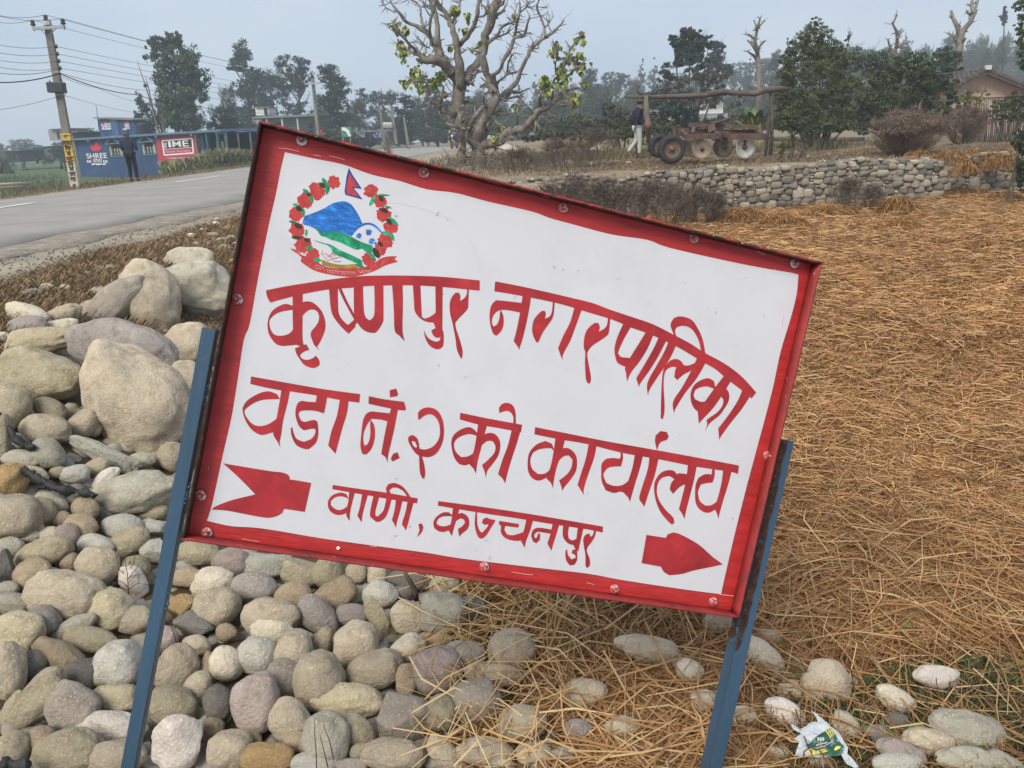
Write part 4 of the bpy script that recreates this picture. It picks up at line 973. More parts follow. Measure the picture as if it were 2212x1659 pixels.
FT = [('tall', 522, 92, 60, 95, 'tallest slim dark tree left of the rooftop box building', 0), ('open', 572, 114, 60, 96, 'open topped tall tree over the rooftop box', 0), ('open', 633, 110, 80, 92, 'broad tall tree between the rooftop box and second pole', 1), ('round', 483, 158, 44, 90, 'loose rounded tree left of the tallest dark tree', 0),
      ('tall', 719, 140, 60, 82, 'dark columnar tree right of the second utility pole', 1), ('round', 766, 190, 52, 88, 'round tree beside the dark columnar tree', 1), ('open', 822, 172, 74, 110, 'wide topped tree behind the transformer poles', 0), ('tall', 872, 205, 50, 80, 'slim dark tree behind the bare concrete post', 0),
      ('round', 905, 190, 76, 90, 'rounded tree behind the red and white signboard', 0), ('cone', 935, 145, 80, 76, 'tall dark conical tree just behind the big trunk', 0), ('round', 830, 232, 56, 92, 'low rounded tree behind the transformer frame', 1), ('round', 700, 215, 60, 84, 'low dense tree at the foot of the columnar tree', 0), ('round', 960, 205, 90, 120, 'hazy tree left of the big trunk', 1),
      ('round', 40, 291, 62, 150, 'wide hazy tree on the far left horizon', 0), ('round', -4, 297, 30, 150, 'hazy tree cut by the left picture edge', 1), ('bush', 2, 318, 34, 80, 'dark bush at the left picture edge', 0), ('round', 88, 306, 36, 150, 'small hazy tree beyond the white village wall', 1), ('round', 128, 296, 46, 85, 'dark rounded tree left of the leaning pole', 0),
      ('round', 198, 262, 44, 75, 'small leafy tree behind the shop roof left of the mast', 1), ('tall', 299, 203, 26, 72, 'small knob topped tree behind the rooftop room', 0), ('bush', 297, 240, 60, 70, 'dark bush behind the rooftop room', 1), ('open', 336, 215, 58, 68, 'grey sparse tree behind the black water tank', 1), ('round', 472, 203, 74, 66, 'dark round tree right of the great bamboo clump', 0), ('round', 530, 240, 60, 72, 'low dark tree behind the blue tarpaulin', 1), ('bush', 590, 232, 80, 105, 'bush behind the rooftop box building', 0)]
for k, cx, top, w, d, lab, v in FT: far_tree(k, cx, top, w, d, lab, var=v, zb=-.9 if cx < 600 else -.2)
# forest edge across the back, each tree on its own
q = random.Random(77)
ridge = [(1000, 190), (1040, 178), (1085, 190), (1125, 186), (1158, 165), (1195, 172), (1235, 160), (1268, 150), (1300, 158), (1330, 150), (1360, 150), (1385, 130), (1412, 128), (1445, 140), (1490, 140), (1530, 128), (1560, 95), (1590, 128), (1620, 130), (1655, 118), (1680, 112), (1705, 85), (1750, 90), (1800, 80), (1838, 66), (1862, 98), (1890, 76), (1925, 105), (1960, 92), (1990, 95), (2020, 72), (2045, 82), (2075, 95), (2105, 62), (2140, 45), (2165, 55), (2195, 42), (2225, 50), (2260, 60)]
side = ['left', 'middle', 'right']
nth = 0
for i, (x, y) in enumerate(ridge):
    d = q.uniform(118, 175); k = q.choice(['round', 'round', 'open', 'tall', 'cone']) if x < 2060 else 'round'
    zz = TERR
    lab = {'round': 'hazy rounded', 'open': 'hazy open crowned', 'tall': 'hazy slim', 'cone': 'hazy pointed'}[k]
    where_ = 'behind the big bare tree' if x < 1250 else 'above the walking man in white trousers' if x < 1400 else 'above the log frame' if x < 1640 else 'behind the great green bush' if x < 1850 else 'between the bare pollards' if x < 2060 else 'above the tiled house'
    nth += 1
    far_tree(k, x, y, q.uniform(52, 78) if k in ('round', 'open') else 38, d, f"{lab} forest tree {where_}", var=i, zb=zz, group='hazy forest edge trees', name='forest_tree')
for i in range(34):
    x = 985+i*38; y = 205-.045*(x-1000)+q.uniform(-12, 18); d = q.uniform(85, 115)
    far_tree(q.choice(['round', 'bush', 'round']), x, y, q.uniform(60, 90), d, 'lower hazy tree in the belt below the forest edge', var=i, zb=TERR, group='lower belt of hazy trees', name='belt_tree')
# make forest labels unique by running position
def uniq(prefix_objs, key):
    by = defaultdict(list)
    for o in prefix_objs: by[o['label']].append(o)
    names = ['leftmost', 'second from left', 'third from left', 'fourth from left', 'fifth from left', 'sixth from left', 'seventh from left', 'eighth from left', 'ninth from left', 'tenth from left']
    for lb, os_ in by.items():
        if len(os_) < 2: continue
        os_.sort(key=lambda o: proj(o.matrix_world.translation if o.parent else o.location)[0])
        m_ = len(os_)
        nn = names+['%dth from left' % k for k in range(11, 60)]
        for k, o in enumerate(os_): o['label'] = f"{lb}, {nn[k] if k < m_-1 or m_ < 3 else 'rightmost'}"
uniq([o for o in COL.objects if o.get('group') in ('hazy forest edge trees', 'lower belt of hazy trees')], None)

# the great feathery bamboo-like clump behind the shop
p0 = at_y(388, 300, 62); zb = -.9
bam = empty('bamboo_clump', (p0.x, p0.y, zb), label='great feathery tree clump towering behind the blue shop', cat='tree')
H = at_y(360, 80, 62).z-zb; U = 62/F
bl = []
for (x, y, rx, ry) in ((352, 95, 34, 16), (372, 85, 26, 14), (350, 130, 26, 30), (385, 120, 36, 26), (408, 140, 26, 26), (350, 175, 24, 26), (395, 170, 44, 28), (425, 165, 18, 24), (356, 215, 24, 26), (395, 215, 46, 30), (365, 250, 30, 24), (405, 255, 44, 28), (322, 88, 10, 5), (316, 102, 9, 4), (327, 97, 10, 4), (433, 200, 12, 20), (328, 185, 8, 6)):
    c_ = at_y(x, y, 62); bl.append((c_.x-p0.x, q.uniform(-1, 1), c_.z-zb, rx*U, rx*U*.8, ry*U))
crown_obj('crown', bl, 15000, .34, 4, bam, asp=.28, droop=1.1, col=((.035, .055, .028), (.12, .14, .075)), clump=.5, shell=.2)
mb = MB()
for i in range(14):
    a = q.uniform(-1.6, 1.6); t = q.uniform(-.8, 1.2); mb.tube([(a*.4, 0, -.2), (a, 0, H*.35), (a+t*.4, q.uniform(-.5, .5), H*.65), (a+t, 0, H*q.uniform(.6, .85))], [.09, .07, .045, .015], 5, cap=False)
mb.build('stem', barkm, bam)

# ---- the great half-bare tree
D0 = 20.5
big = empty('fig_tree', tuple(at_z(1022, 373, -.02)), label='great pollarded grey tree with twisting limbs and few yellow-green leaves', cat='tree')
bl0 = big.location.copy()
q = random.Random(21)
def zt(zx, zy, dy=0.0):
    px, py = (1300+zx/2.37)*2212/3612, (zy/2.37)*2212/3612
    return at_y(px, py, D0+dy)-bl0
zs = 2212/3612/2.37/F*D0
limbs = [
 ("785,1350,34 785,1230,29 778,1150,30 765,1060,30", -.25), ("930,1470,68 935,1330,48 912,1220,50 860,1150,52 800,1090,46 760,1000,50 735,900,49 745,800,46 758,700,48 720,630,52 690,590,50", 0),
 ("690,600,50 640,540,42 560,500,30 480,500,25 420,460,17 340,430,13 250,370,7", -.5), ("480,495,22 400,420,18 330,355,14 240,250,8 190,170,6", -.9), ("640,540,40 590,450,29 560,380,23 500,300,22 420,220,18 320,190,15 270,120,12 210,50,9 180,-10,7", .5),
 ("215,105,8 150,60,5 125,40,4", .5), ("620,490,30 575,390,25 580,300,25 570,180,22 545,80,20 520,-30,18", .2), ("535,380,17 510,280,15 515,180,14 540,60,12 552,-30,10", -.3), ("462,235,13 440,150,11 430,60,10 370,5,9 320,-20,8", .7),
 ("785,720,42 762,600,37 755,500,33 742,400,28 720,300,24 690,200,22 640,110,22 580,40,20 548,-30,20", -.3), ("745,390,24 820,310,21 890,200,18 905,100,17 920,20,15 932,-30,15", -.8), ("900,145,13 960,130,10 985,90,9 1000,50,8", -.8), ("695,200,14 740,100,10 760,30,9 782,-30,8", .2),
 ("800,690,38 870,580,34 930,470,34 962,400,36 982,300,36 1020,180,36 1050,80,32 1072,-30,30", .4), ("1000,355,18 1080,290,12 1110,230,12 1190,190,11 1245,170,10", .8), ("1030,325,10 1130,290,8 1175,270,7", .8), ("1060,60,18 1110,30,14 1150,-20,12", .4),
 ("905,1200,46 930,1080,40 985,980,37 1045,880,36 1050,800,35 1028,730,31 990,620,30 958,500,30 945,440,26", -.4), ("1075,790,28 1060,690,23 1045,630,20 1100,590,15 1130,500,15 1190,400,18 1220,320,16 1290,300,12 1320,230,11 1347,125,8", -.9),
 ("1215,315,15 1240,200,12 1260,120,9 1265,25,7", -1.1), ("1260,110,8 1320,60,6 1345,8,5", -1.1), ("1060,735,15 1110,660,12 1170,620,10 1250,600,9", -.2), ("1080,820,28 1180,752,22 1240,680,19 1270,590,19 1320,500,18 1350,420,18 1400,370,18 1480,310,17 1560,260,13 1638,172,6", .3),
 ("1475,315,12 1465,220,10 1430,120,9 1410,30,8 1442,-30,7", .4), ("1468,235,8 1520,190,5", .4), ("1180,762,17 1260,770,11 1345,730,6", .6), ("1120,800,24 1150,845,22", .2),
 ("930,1215,38 1080,1190,34 1140,1120,31 1250,1090,29 1350,1030,26 1410,940,24 1500,890,20 1600,800,18 1680,750,14 1765,730,8", -.9), ("1425,930,16 1435,850,10 1440,780,8", -1.1), ("1540,860,11 1540,700,9 1610,600,10 1660,490,9 1700,400,8 1750,330,7 1792,265,5", -1.4),
 ("1620,690,8 1700,600,9 1785,540,6", -1.3), ("1650,770,9 1740,850,6 1690,880,5", -1.0), ("1600,885,8 1700,870,5", -1.2), ("1560,620,6 1570,480,6 1570,370,5", -1.5), ("1080,1210,14 1120,1195,12 1180,1140,8 1230,1160,4", -1.0), ("1000,900,15 960,890,14 900,960,16 870,1010,18 845,1060,20", -.7), ("962,885,9 965,800,8 940,780,5", -.8),
 ("725,960,32 650,930,28 600,930,22 570,870,18 520,840,14 490,780,12 490,700,9 440,680,6 340,690,4", -.5), ("600,855,12 640,800,10 720,770,7", -.6), ("590,860,11 625,740,9 590,690,9 640,650,7 705,600,5", -.2), ("860,1065,22 760,1065,18 700,1050,12 635,1030,7", -.6), ("785,910,24 790,835,14", .4),
 ("1045,930,15 1088,965,9", .3), ("960,1200,38 985,1060,28 1030,950,24 1055,870,20", .3), ("405,300,8 440,350,8 500,400,8", -.2), ("1150,620,8 1180,500,7 1220,440,5", -.3), ("1250,1060,7 1240,960,5 1255,880,4", -.8), ("1100,1120,8 1090,1050,5", -.8)]
mb = MB(); ends = []
mainb = MB()
for li, (s, dy) in enumerate(limbs):
    P = parse(s); pts = []; rr = []; nn = len(P); ph = q.uniform(0, 6); slim = .84 if P[0][2] < 30 else .95
    # sub-divide with knotty wobble
    for i in range(nn):
        f = i/(nn-1)
        pts.append(zt(P[i][0], P[i][1], dy*min(1, f*2.2)+.25*math.sin(ph+f*4)*f)); rr.append(P[i][2]*zs*slim)
    sp_, sr_ = [], []
    for i in range(nn-1):
        for k in range(3):
            t = k/3; a0 = pts[max(0, i-1)]; a1, a2 = pts[i], pts[i+1]; a3 = pts[min(nn-1, i+2)]
            c_ = .5*((2*a1)+(a2-a0)*t+(2*a0-5*a1+4*a2-a3)*t*t+(3*a1-a0-3*a2+a3)*t**3)
            r_ = rr[i]*(1-t)+rr[i+1]*t
            j = .16*r_ if li not in (0,) else .1*r_
            sp_.append(c_+Vector((q.gauss(0, j), q.gauss(0, j), q.gauss(0, j)))); sr_.append(r_*(1+.10*math.sin(i*2.1+k+ph)+q.uniform(-.06, .10)))
    sp_.append(pts[-1]); sr_.append(rr[-1]*.7)
    tgt = mainb if li in (1, 17, 0) else mb
    tgt.tube(sp_, sr_, 10 if rr[0] > .1 else 7)
    if rr[-1] < .10:
        for k in range(5):   # knobbly twigs and spurs along the outer part
            i = q.randint(len(sp_)//2, len(sp_)-1); ends.append(sp_[i])
            twig(mb, sp_[i], Vector((q.gauss(0, 1), q.gauss(0, .6), q.gauss(.5, .6))).normalized(), q.uniform(.12, .42), max(.012, sr_[i]*.5), 2, q, kids=(1, 2), bend=.5)
    for k in range(int(len(sp_)*.55)):
        i = q.randint(0, len(sp_)-1)
        if sr_[i] < .16: twig(mb, sp_[i], Vector((q.gauss(0, 1), q.gauss(0, .6), q.gauss(0, .8))).normalized(), q.uniform(.06, .22)+sr_[i], max(.009, sr_[i]*.4), q.choice((0, 1)), q, kids=(1, 2), bend=.6)
# dead lower twigs hanging at the foot
for k in range(60):
    x, y = q.uniform(640, 1080), q.uniform(1230, 1420); p = zt(x, y, q.uniform(-.5, .3))
    twig(mb, p, Vector((q.gauss(0, 1), q.gauss(0, .5), q.gauss(-.2, .7))).normalized(), q.uniform(.12, .4), .012, 1, q, kids=(1, 3))
figbark = mat('fig_bark', (.165, .143, .118), rough=.9, var=.35, scale=3.5, bump=1.0, bscale=24, color2=(.27, .245, .21), mix_at=(.42, .66), spots=((.38, .36, .32), .66, 16), spec=.15)
for bb in (mainb, mb):
    for v in bb.bm.verts:
        v.co += v.co.normalized()*0+Vector((noise.noise(v.co*5), noise.noise(v.co*5+Vector((9, 0, 0))), noise.noise(v.co*5+Vector((0, 9, 0)))))*.028
mainb.build('trunk', figbark, big); mb.build('limb', figbark, big)
# drooping heart shaped leaves
def heart_leaves(centres, name, parent, per=1.0):
    Vs, Fs_, Cs = [], [], []; base = 0
    prof = np.array([(0, 0, 0), (.42, -.12, .10), (.5, -.42, .05), (.24, -.8, -.03), (0, -1.12, -.12), (-.24, -.8, -.03), (-.5, -.42, .05), (-.42, -.12, .10)])
    for (x, y, r) in centres:
        c_ = zt(x, y, -.9 if x > 1400 else 0.0)+Vector((0, q.uniform(-.4, .4), 0)); R_ = r*zs
        for _ in range(int((4+r*.62)*per)):
            p = c_+Vector((q.gauss(0, R_*.5), q.gauss(0, R_*.6), q.gauss(0, R_*.5)))
            s = q.uniform(.07, .125); a = q.uniform(0, 6.28); tl = q.uniform(-.5, .7)
            M_ = (Matrix.Rotation(a, 3, 'Z') @ Matrix.Rotation(math.pi/2-.2+tl, 3, 'X')).transposed()
            v = (prof*s)@np.array(M_); Vs.append(v+np.array(p)); Fs_.append(np.arange(8)[None]+base); base += 8
            t = q.random(); col_ = np.array((.10, .15, .03))*(1-t)+np.array((.30, .33, .06))*t
            if q.random() < .06: col_ = np.array((.25, .16, .08))
            Cs.append(np.tile(col_, (8, 1)))
    return link(name, mesh_np(name, np.concatenate(Vs), np.concatenate(Fs_), np.concatenate(Cs)), mat('heart_leaves', (1, 1, 1), rough=.45, var=.15, scale=3, attr='Col', spec=.4), parent)
LC = [(210, 190, 38), (235, 245, 22), (305, 235, 30), (245, 350, 36), (310, 430, 46), (285, 490, 16), (460, 490, 30), (430, 650, 75), (300, 695, 26), (540, 670, 48), (610, 640, 34), (430, 740, 30), (380, 640, 40), (640, 775, 20), (720, 90, 36), (820, 120, 20), (800, 250, 34), (690, 405, 10), (865, 400, 10), (1010, 60, 30), (1240, 885, 26), (1100, 1050, 24),
      (1480, 700, 58), (1490, 770, 36), (1470, 660, 30), (1620, 660, 50), (1620, 575, 46), (1680, 480, 50), (1560, 440, 40), (1570, 385, 22), (1770, 540, 42), (1750, 465, 20), (1790, 270, 18), (1730, 335, 14), (1790, 360, 14), (1700, 820, 44), (1790, 705, 20), (1790, 600, 15), (1060, 1150, 18), (795, 975, 15), (1215, 110, 12), (940, 360, 18)]
heart_leaves(LC, 'foliage', big, 1.25)

# ---- bare pollarded trees on the right
def bare(name, pts_list, dist, lab, zb, cr=(2750, 0, 2.37), r0=1.0, seed=3):
    x0, y0, s = cr; U = 2212/3612/s/F*dist
    q = random.Random(seed)
    P0 = pts_list[0][0]; o0 = at_y((x0+P0[0]/s)*.6124, (y0+P0[1]/s)*.6124, dist)
    root = empty(name, (o0.x, o0.y, zb), label=lab, cat='tree', group='bare pollarded trees')
    mb = MB()
    for bi, P in enumerate(pts_list):
        pts = [at_y((x0+a/s)*.6124, (y0+b_/s)*.6124, dist+(q.uniform(-.6, .6) if i else 0))-root.location for i, (a, b_, r) in enumerate(P)]
        rr = [r*U*r0 for a, b_, r in P]
        if bi == 0: pts = [Vector((pts[0].x, 0, -.1))]+pts; rr = [rr[0]*1.25]+rr
        mb.tube(pts, rr, 7)
        for k in range(len(pts)*4):
            i = q.randint(0 if bi else 2, len(pts)-1); twig(mb, pts[i], Vector((q.gauss(0, 1), q.gauss(0, .7), q.gauss(.4, .5))).normalized(), q.uniform(12, 45)*U, rr[i]*.5, 1, q, kids=(1, 2))
    mb.build('trunk', barkm, root); return root
bare('bare_tree', [[(1480, 640, 38), (1490, 480, 32), (1510, 350, 26), (1530, 260, 22), (1590, 190, 18), (1630, 110, 15), (1600, 40, 12), (1615, -20, 10)], [(1510, 340, 20), (1490, 230, 18), (1450, 150, 14), (1435, 90, 8)], [(1500, 400, 16), (1460, 310, 14), (1410, 280, 8)], [(1620, 120, 12), (1650, 30, 10), (1665, -20, 8)], [(1600, 130, 10), (1565, 100, 8)], [(1495, 520, 12), (1430, 460, 8)]], 46, 'tall bare pollard with two arms left of the tiled house', TERR, seed=4)
bare('bare_tree', [[(925, 560, 20), (945, 470, 16), (980, 380, 14), (985, 280, 12), (945, 200, 8), (980, 130, 6)], [(950, 450, 12), (920, 380, 9), (905, 330, 6)], [(975, 400, 12), (1030, 370, 9), (1060, 320, 6)], [(985, 320, 10), (1015, 270, 7)]], 48, 'small bare pollard standing behind the middle bushes', TERR, seed=6)
bare('bare_tree', [[(1740, 860, 30), (1735, 640, 22), (1715, 500, 18), (1695, 400, 15), (1715, 290, 13), (1745, 180, 7)], [(1735, 620, 14), (1680, 540, 12), (1620, 500, 7)], [(1720, 520, 12), (1660, 430, 10), (1620, 390, 6)], [(1700, 390, 12), (1640, 340, 8), (1600, 335, 6)], [(1718, 480, 11), (1760, 430, 9), (1790, 400, 6)], [(1715, 280, 10), (1690, 210, 6)], [(1722, 270, 9), (1785, 205, 6)]], 42, 'bare pollard reaching up left of the great green bush', TERR, cr=(2050, 0, 2.765), seed=8)

# ---- evergreen bushes and trees on the terrace, built in place
def bush_at(name, lab, cat, blobs_px, dist, n, size, col, seed, zb=TERR, stems=8, asp=.5, droop=0, stemm=None, group=None, shell=.3, clump=.45, pale=None, deep=.7, palew=.12):
    U = dist/F
    cxm = sum(b[0] for b in blobs_px)/len(blobs_px)
    p = at_y(cxm, 250, dist); root = empty(name, (p.x, p.y, zb), label=lab, cat=cat, group=group)
    bl = []
    q = random.Random(seed)
    for (x, y, rx, ry) in blobs_px:
        c_ = at_y(x, y, dist)-root.location; bl.append((c_.x, q.uniform(-.5, .5)*rx*U*deep, c_.z, rx*U, rx*U*deep, ry*U))
    crown_obj('foliage', bl, n, size, seed, root, col=col, asp=asp, droop=droop, shell=shell, clump=clump, pale=pale, palew=palew)
    mb = MB()
    for i in range(stems):
        t = q.choice(bl); mb.tube([(t[0]*.25+q.uniform(-.1, .1), q.uniform(-.2, .2), -.1), (t[0]*.6, t[1]*.5, max(.2, t[2]*.5)), (t[0], t[1], max(.3, t[2]))], [.045*dist/26, .03*dist/26, .012*dist/26], 5, cap=False)
        twig(mb, Vector((t[0], t[1], max(.3, t[2]))), Vector((q.gauss(0, .5), q.gauss(0, .3), 1)).normalized(), t[5]*1.1, .014*dist/26, 2, q, kids=(1, 3))
    mb.build('stem', stemm or barkd, root)
    return root
bush_at('broadleaf_tree', 'dark broadleaf tree rising above the middle of the log beam', 'tree', [(1488, 72, 22, 10), (1468, 88, 26, 14), (1512, 90, 26, 14), (1490, 105, 34, 16), (1480, 128, 26, 14), (1505, 135, 24, 14), (1530, 100, 10, 8), (1455, 95, 10, 6)], 50, 7000, .22, ((.02, .04, .028), (.05, .075, .045)), 31, stems=7, asp=.45)
bush_at('broadleaf_tree', 'brownish thin leaved tree behind the log beam', 'tree', [(1440, 160, 22, 22), (1475, 170, 30, 26), (1520, 165, 30, 26), (1550, 180, 22, 26), (1430, 200, 30, 22), (1485, 215, 34, 22), (1540, 215, 30, 24), (1410, 215, 22, 20), (1590, 215, 22, 25)], 44, 6500, .17, ((.045, .05, .032), (.115, .10, .07)), 33, stems=10, asp=.4, shell=.1)
bush_at('broadleaf_tree', 'dark rounded tree behind the brownish one, right of it', 'tree', [(1548, 105, 16, 14), (1545, 130, 20, 18), (1565, 150, 22, 18)], 70, 2500, .28, ((.03, .05, .04), (.06, .08, .055)), 35, stems=3)
bush_at('evergreen_shrub', 'dark low evergreen shrub seen under the log beam', 'bush', [(1455, 235, 30, 18), (1480, 250, 34, 18), (1440, 262, 22, 14), (1410, 240, 18, 20)], 38, 3600, .14, ((.02, .04, .03), (.05, .075, .05)), 36, stems=5)
bush_at('green_bush', 'great spreading green bush right of the log frame', 'bush', [(1762, 52, 16, 16), (1748, 75, 26, 18), (1778, 80, 24, 20), (1735, 105, 34, 22), (1785, 110, 36, 24), (1705, 130, 22, 22), (1715, 160, 36, 26), (1770, 150, 44, 28), (1820, 135, 28, 22), (1845, 120, 20, 18), (1700, 195, 26, 26), (1745, 205, 44, 30), (1805, 190, 36, 28), (1845, 175, 20, 22), (1720, 245, 40, 24), (1775, 245, 44, 28), (1825, 235, 32, 28), (1690, 225, 20, 22), (1835, 85, 8, 14), (1815, 105, 12, 14), (1700, 272, 26, 12), (1740, 276, 30, 12), (1790, 276, 34, 12), (1835, 272, 26, 12)], 25, 34000, .085, ((.028, .042, .016), (.115, .135, .05)), 37, stems=22, asp=.32, droop=.5, pale=(.20, .17, .06), palew=.05)
bush_at('green_bush', 'dark leafy bush between the great bush and the tiled house', 'bush', [(1945, 145, 30, 18), (1975, 130, 28, 18), (2005, 145, 30, 20), (1915, 165, 30, 22), (1960, 170, 44, 26), (2015, 175, 34, 26), (1885, 175, 26, 24), (1880, 210, 34, 26), (1935, 210, 44, 26), (1995, 205, 40, 26), (1900, 240, 40, 22), (1870, 250, 26, 26), (2045, 185, 22, 24), (1860, 276, 26, 14), (1900, 272, 30, 14), (2020, 235, 30, 22), (2060, 215, 20, 20), (2050, 245, 24, 14)], 27, 23000, .085, ((.022, .038, .016), (.09, .115, .045)), 39, stems=12, asp=.5, pale=(.22, .26, .06), palew=.03)
bush_at('green_bush', 'grey-green bush behind the bare pollards', 'bush', [(1900, 135, 34, 24), (1870, 140, 26, 26), (2040, 130, 30, 24), (2060, 160, 24, 24)], 36, 5000, .14, ((.035, .055, .035), (.085, .11, .06)), 41, stems=6)
bush_at('slim_tree', 'tall slim tree with kite shaped head above the tiled house', 'tree', [(2169, 30, 9, 15), (2168, 45, 6, 8)], 90, 900, .25, ((.03, .06, .05), (.05, .085, .06)), 42, stems=2)
bush_at('edge_tree', 'leafy branch of a near tree at the right picture edge', 'tree', [(2205, 12, 16, 16), (2215, 50, 20, 24), (2208, 85, 16, 20), (2222, 120, 22, 26), (2212, 135, 10, 12)], 23, 5200, .065, ((.03, .05, .02), (.10, .13, .045)), 43, stems=0)
bush_at('hedge_shrub', 'sparse yellow-green shrub in front of the tiled house', 'bush', [(2095, 205, 20, 18), (2120, 215, 18, 22), (2090, 225, 18, 20), (2080, 215, 14, 14)], 24, 1500, .06, ((.09, .11, .03), (.24, .25, .08)), 44, stems=7, shell=.1, group=None)
bush_at('hedge_shrub', 'olive leafy hedge along the stick fence at right', 'bush', [(2160, 225, 22, 20), (2190, 222, 22, 22), (2215, 225, 22, 26), (2175, 250, 26, 16), (2210, 252, 22, 18), (2140, 250, 14, 14)], 24, 5200, .06, ((.035, .045, .018), (.12, .12, .04)), 45, stems=8, shell=.1)
bush_at('dark_shrub', 'dark green shrub at the right edge beside the stone wall', 'bush', [(2208, 305, 18, 22), (2222, 345, 24, 30), (2212, 375, 18, 20), (2215, 400, 18, 14), (2200, 290, 10, 10)], 15.2, 4200, .05, ((.018, .032, .014), (.06, .085, .03)), 46, stems=2, zb=FIELD)
bush_at('undergrowth_shrub', 'low grey-green undergrowth left of the walking man', 'bush', [(1315, 245, 14, 34), (1330, 255, 18, 28), (1300, 262, 16, 18), (1360, 262, 26, 20), (1390, 270, 26, 20), (1345, 285, 30, 14)], 34, 6000, .10, ((.035, .045, .028), (.095, .105, .06)), 47, stems=9, shell=.1)
bush_at('undergrowth_shrub', 'weedy green thicket behind the sand heap', 'bush', [(1200, 268, 30, 14), (1245, 262, 34, 16), (1285, 272, 26, 14), (1150, 270, 26, 12), (1230, 285, 36, 10)], 42, 5200, .12, ((.04, .05, .03), (.11, .12, .06)), 48, stems=6, shell=.1)
bush_at('undergrowth_shrub', 'green leafy thicket under the great bush by the post', 'bush', [(1690, 262, 24, 18), (1730, 272, 34, 14), (1775, 275, 34, 14), (1820, 272, 30, 14)], 24, 6500, .07, ((.025, .04, .018), (.09, .12, .045)), 49, stems=6, shell=.1)
for (x, y, w, h, d, lab) in ((1690, 322, 12, 16, 17.4, 'knee high green weed on the terrace right of the harrow'), (1712, 308, 14, 26, 17.8, 'taller green weed beside the fallen log end'), (1735, 300, 8, 22, 18.2, 'thin green weed beside the fallen log')):
    bush_at('weed', lab, 'plant', [(x, y, w, h*.6), (x+4, y-h*.4, w*.7, h*.4)], d, 360, .05, ((.05, .08, .03), (.12, .15, .06)), int(x), stems=6, shell=.1, group='green weeds on the terrace')
for (xs_, lab, sd) in (((1235, 1280), 'yellow flowering weed patch left of the walking man', 3), ((1345, 1420), 'yellow flowering weed patch behind the walking man', 4), ((1515, 1620), 'yellow-green weed patch behind the harrow', 5)):
    bl = [(x, 316-.045*(x-1235)+ (0 if x < 1500 else -18), 16, 7) for x in range(xs_[0], xs_[1], 14)]
    bush_at('weed_patch', lab, 'plant', bl, 24, 1800, .05, ((.10, .12, .035), (.36, .33, .06)), sd, stems=4, shell=.1)

# ---- brown leafless shrubs: dense twigs
def twig_shrub(name, lab, px, base_py, top_py, half_w, dist, zb, nst, seed, col, depth=3, cat='bush', r=.008, group=None, arch=.5, base_w=.25, fine=0, fsize=.12, fcol=((.12, .085, .062), (.23, .17, .13))):
    p = at_y(px, base_py, dist); root = empty(name, (p.x, p.y, zb), label=lab, cat=cat, group=group)
    H = at_y(px, top_py, dist).z-zb; W_ = half_w/F*dist; q = random.Random(seed); mb = MB()
    for i in range(nst):
        a = q.uniform(0, 6.28); t = q.uniform(0, 1)**.6; ex, ey = W_*t*math.cos(a), W_*t*math.sin(a)*.7
        d = Vector((ex*arch, ey*arch, H)).normalized()
        st = Vector((ex*base_w, ey*base_w, -.05)); L = H*.55*q.uniform(.8, 1.05)
        twig(mb, st, (d+Vector((ex/W_*.35, ey/W_*.35, 0))).normalized(), L, r, depth, q, bend=.3, ratio=.62, n=3, kids=(3, 4), spread=.45, up=.12)
    mb.build('twigs', col, root)
    if fine:
        bl = []
        for i in range(9):
            a = i*2.39; t = .1+.6*i/9; bl.append((W_*t*math.cos(a), W_*t*math.sin(a)*.6, H*(.74-.25*t), W_*.36, W_*.3, H*.22))
        V, Fq, C = leaf_cloud(bl, fine, fsize, seed, asp=.07, droop=-.5, col=fcol, clump=.9, shell=.1, nclump=150)
        link('fine_twigs', mesh_np('fine_twigs', V, Fq, C), leafm, root)
    return root
brown = mat('brown_twigs', (.165, .115, .085), rough=.95, var=.25, scale=2)
greyt = mat('grey_twigs', (.15, .115, .095), rough=.95, var=.3, scale=2)
twig_shrub('brown_shrub', 'wide reddish brown leafless shrub on the wall top', 1958, 315, 232, 98, 18.0, TERR, 190, 5, brown, r=.006, arch=1.0, fine=15000, fsize=.16)
twig_shrub('brown_shrub', 'smaller brown leafless shrub behind the wide one', 2085, 275, 222, 55, 24, TERR, 80, 6, brown, r=.008, arch=1.0, fine=6000, fsize=.18)
# the dark thicket standing in front of the wall and round the tree foot
TH = [(1130, 468, 400, 60, 13.6), (1190, 470, 372, 60, 14.2), (1245, 475, 360, 58, 14.0), (1300, 478, 372, 55, 13.6), (1350, 485, 380, 55, 13.8), (1405, 488, 372, 50, 13.6), (1455, 490, 385, 50, 13.9), (1510, 492, 392, 42, 13.8), (1545, 480, 410, 24, 13.9), (1205, 380, 285, 50, 18.5), (1285, 380, 262, 50, 18.5), (1120, 385, 310, 50, 18.2), (1830, 455, 375, 34, 15.0), (1880, 450, 395, 26, 15.2)]
names_ = ['behind the sign top', 'below the fig tree limb', 'tallest clump', 'left of the harrow', 'below the walking man', 'below the harrow tyres', 'in front of the wall', 'before the wall stones', 'last at the straw edge', 'growing behind the wall left', 'growing behind the wall right', 'at the fig tree foot', 'against the wall middle', 'small against the wall right']
for i, (px, by, ty, hw, d) in enumerate(TH):
    twig_shrub('thicket_shrub', 'dark dry twiggy shrub '+names_[i], px, by, ty, hw, d, FIELD-.03 if d < 16 else TERR, 34, 60+i, greyt, r=.0052, group='dry thicket shrubs by the wall', arch=.55, base_w=.7, fine=800, fsize=.16, fcol=((.08, .06, .048), (.17, .13, .10)))
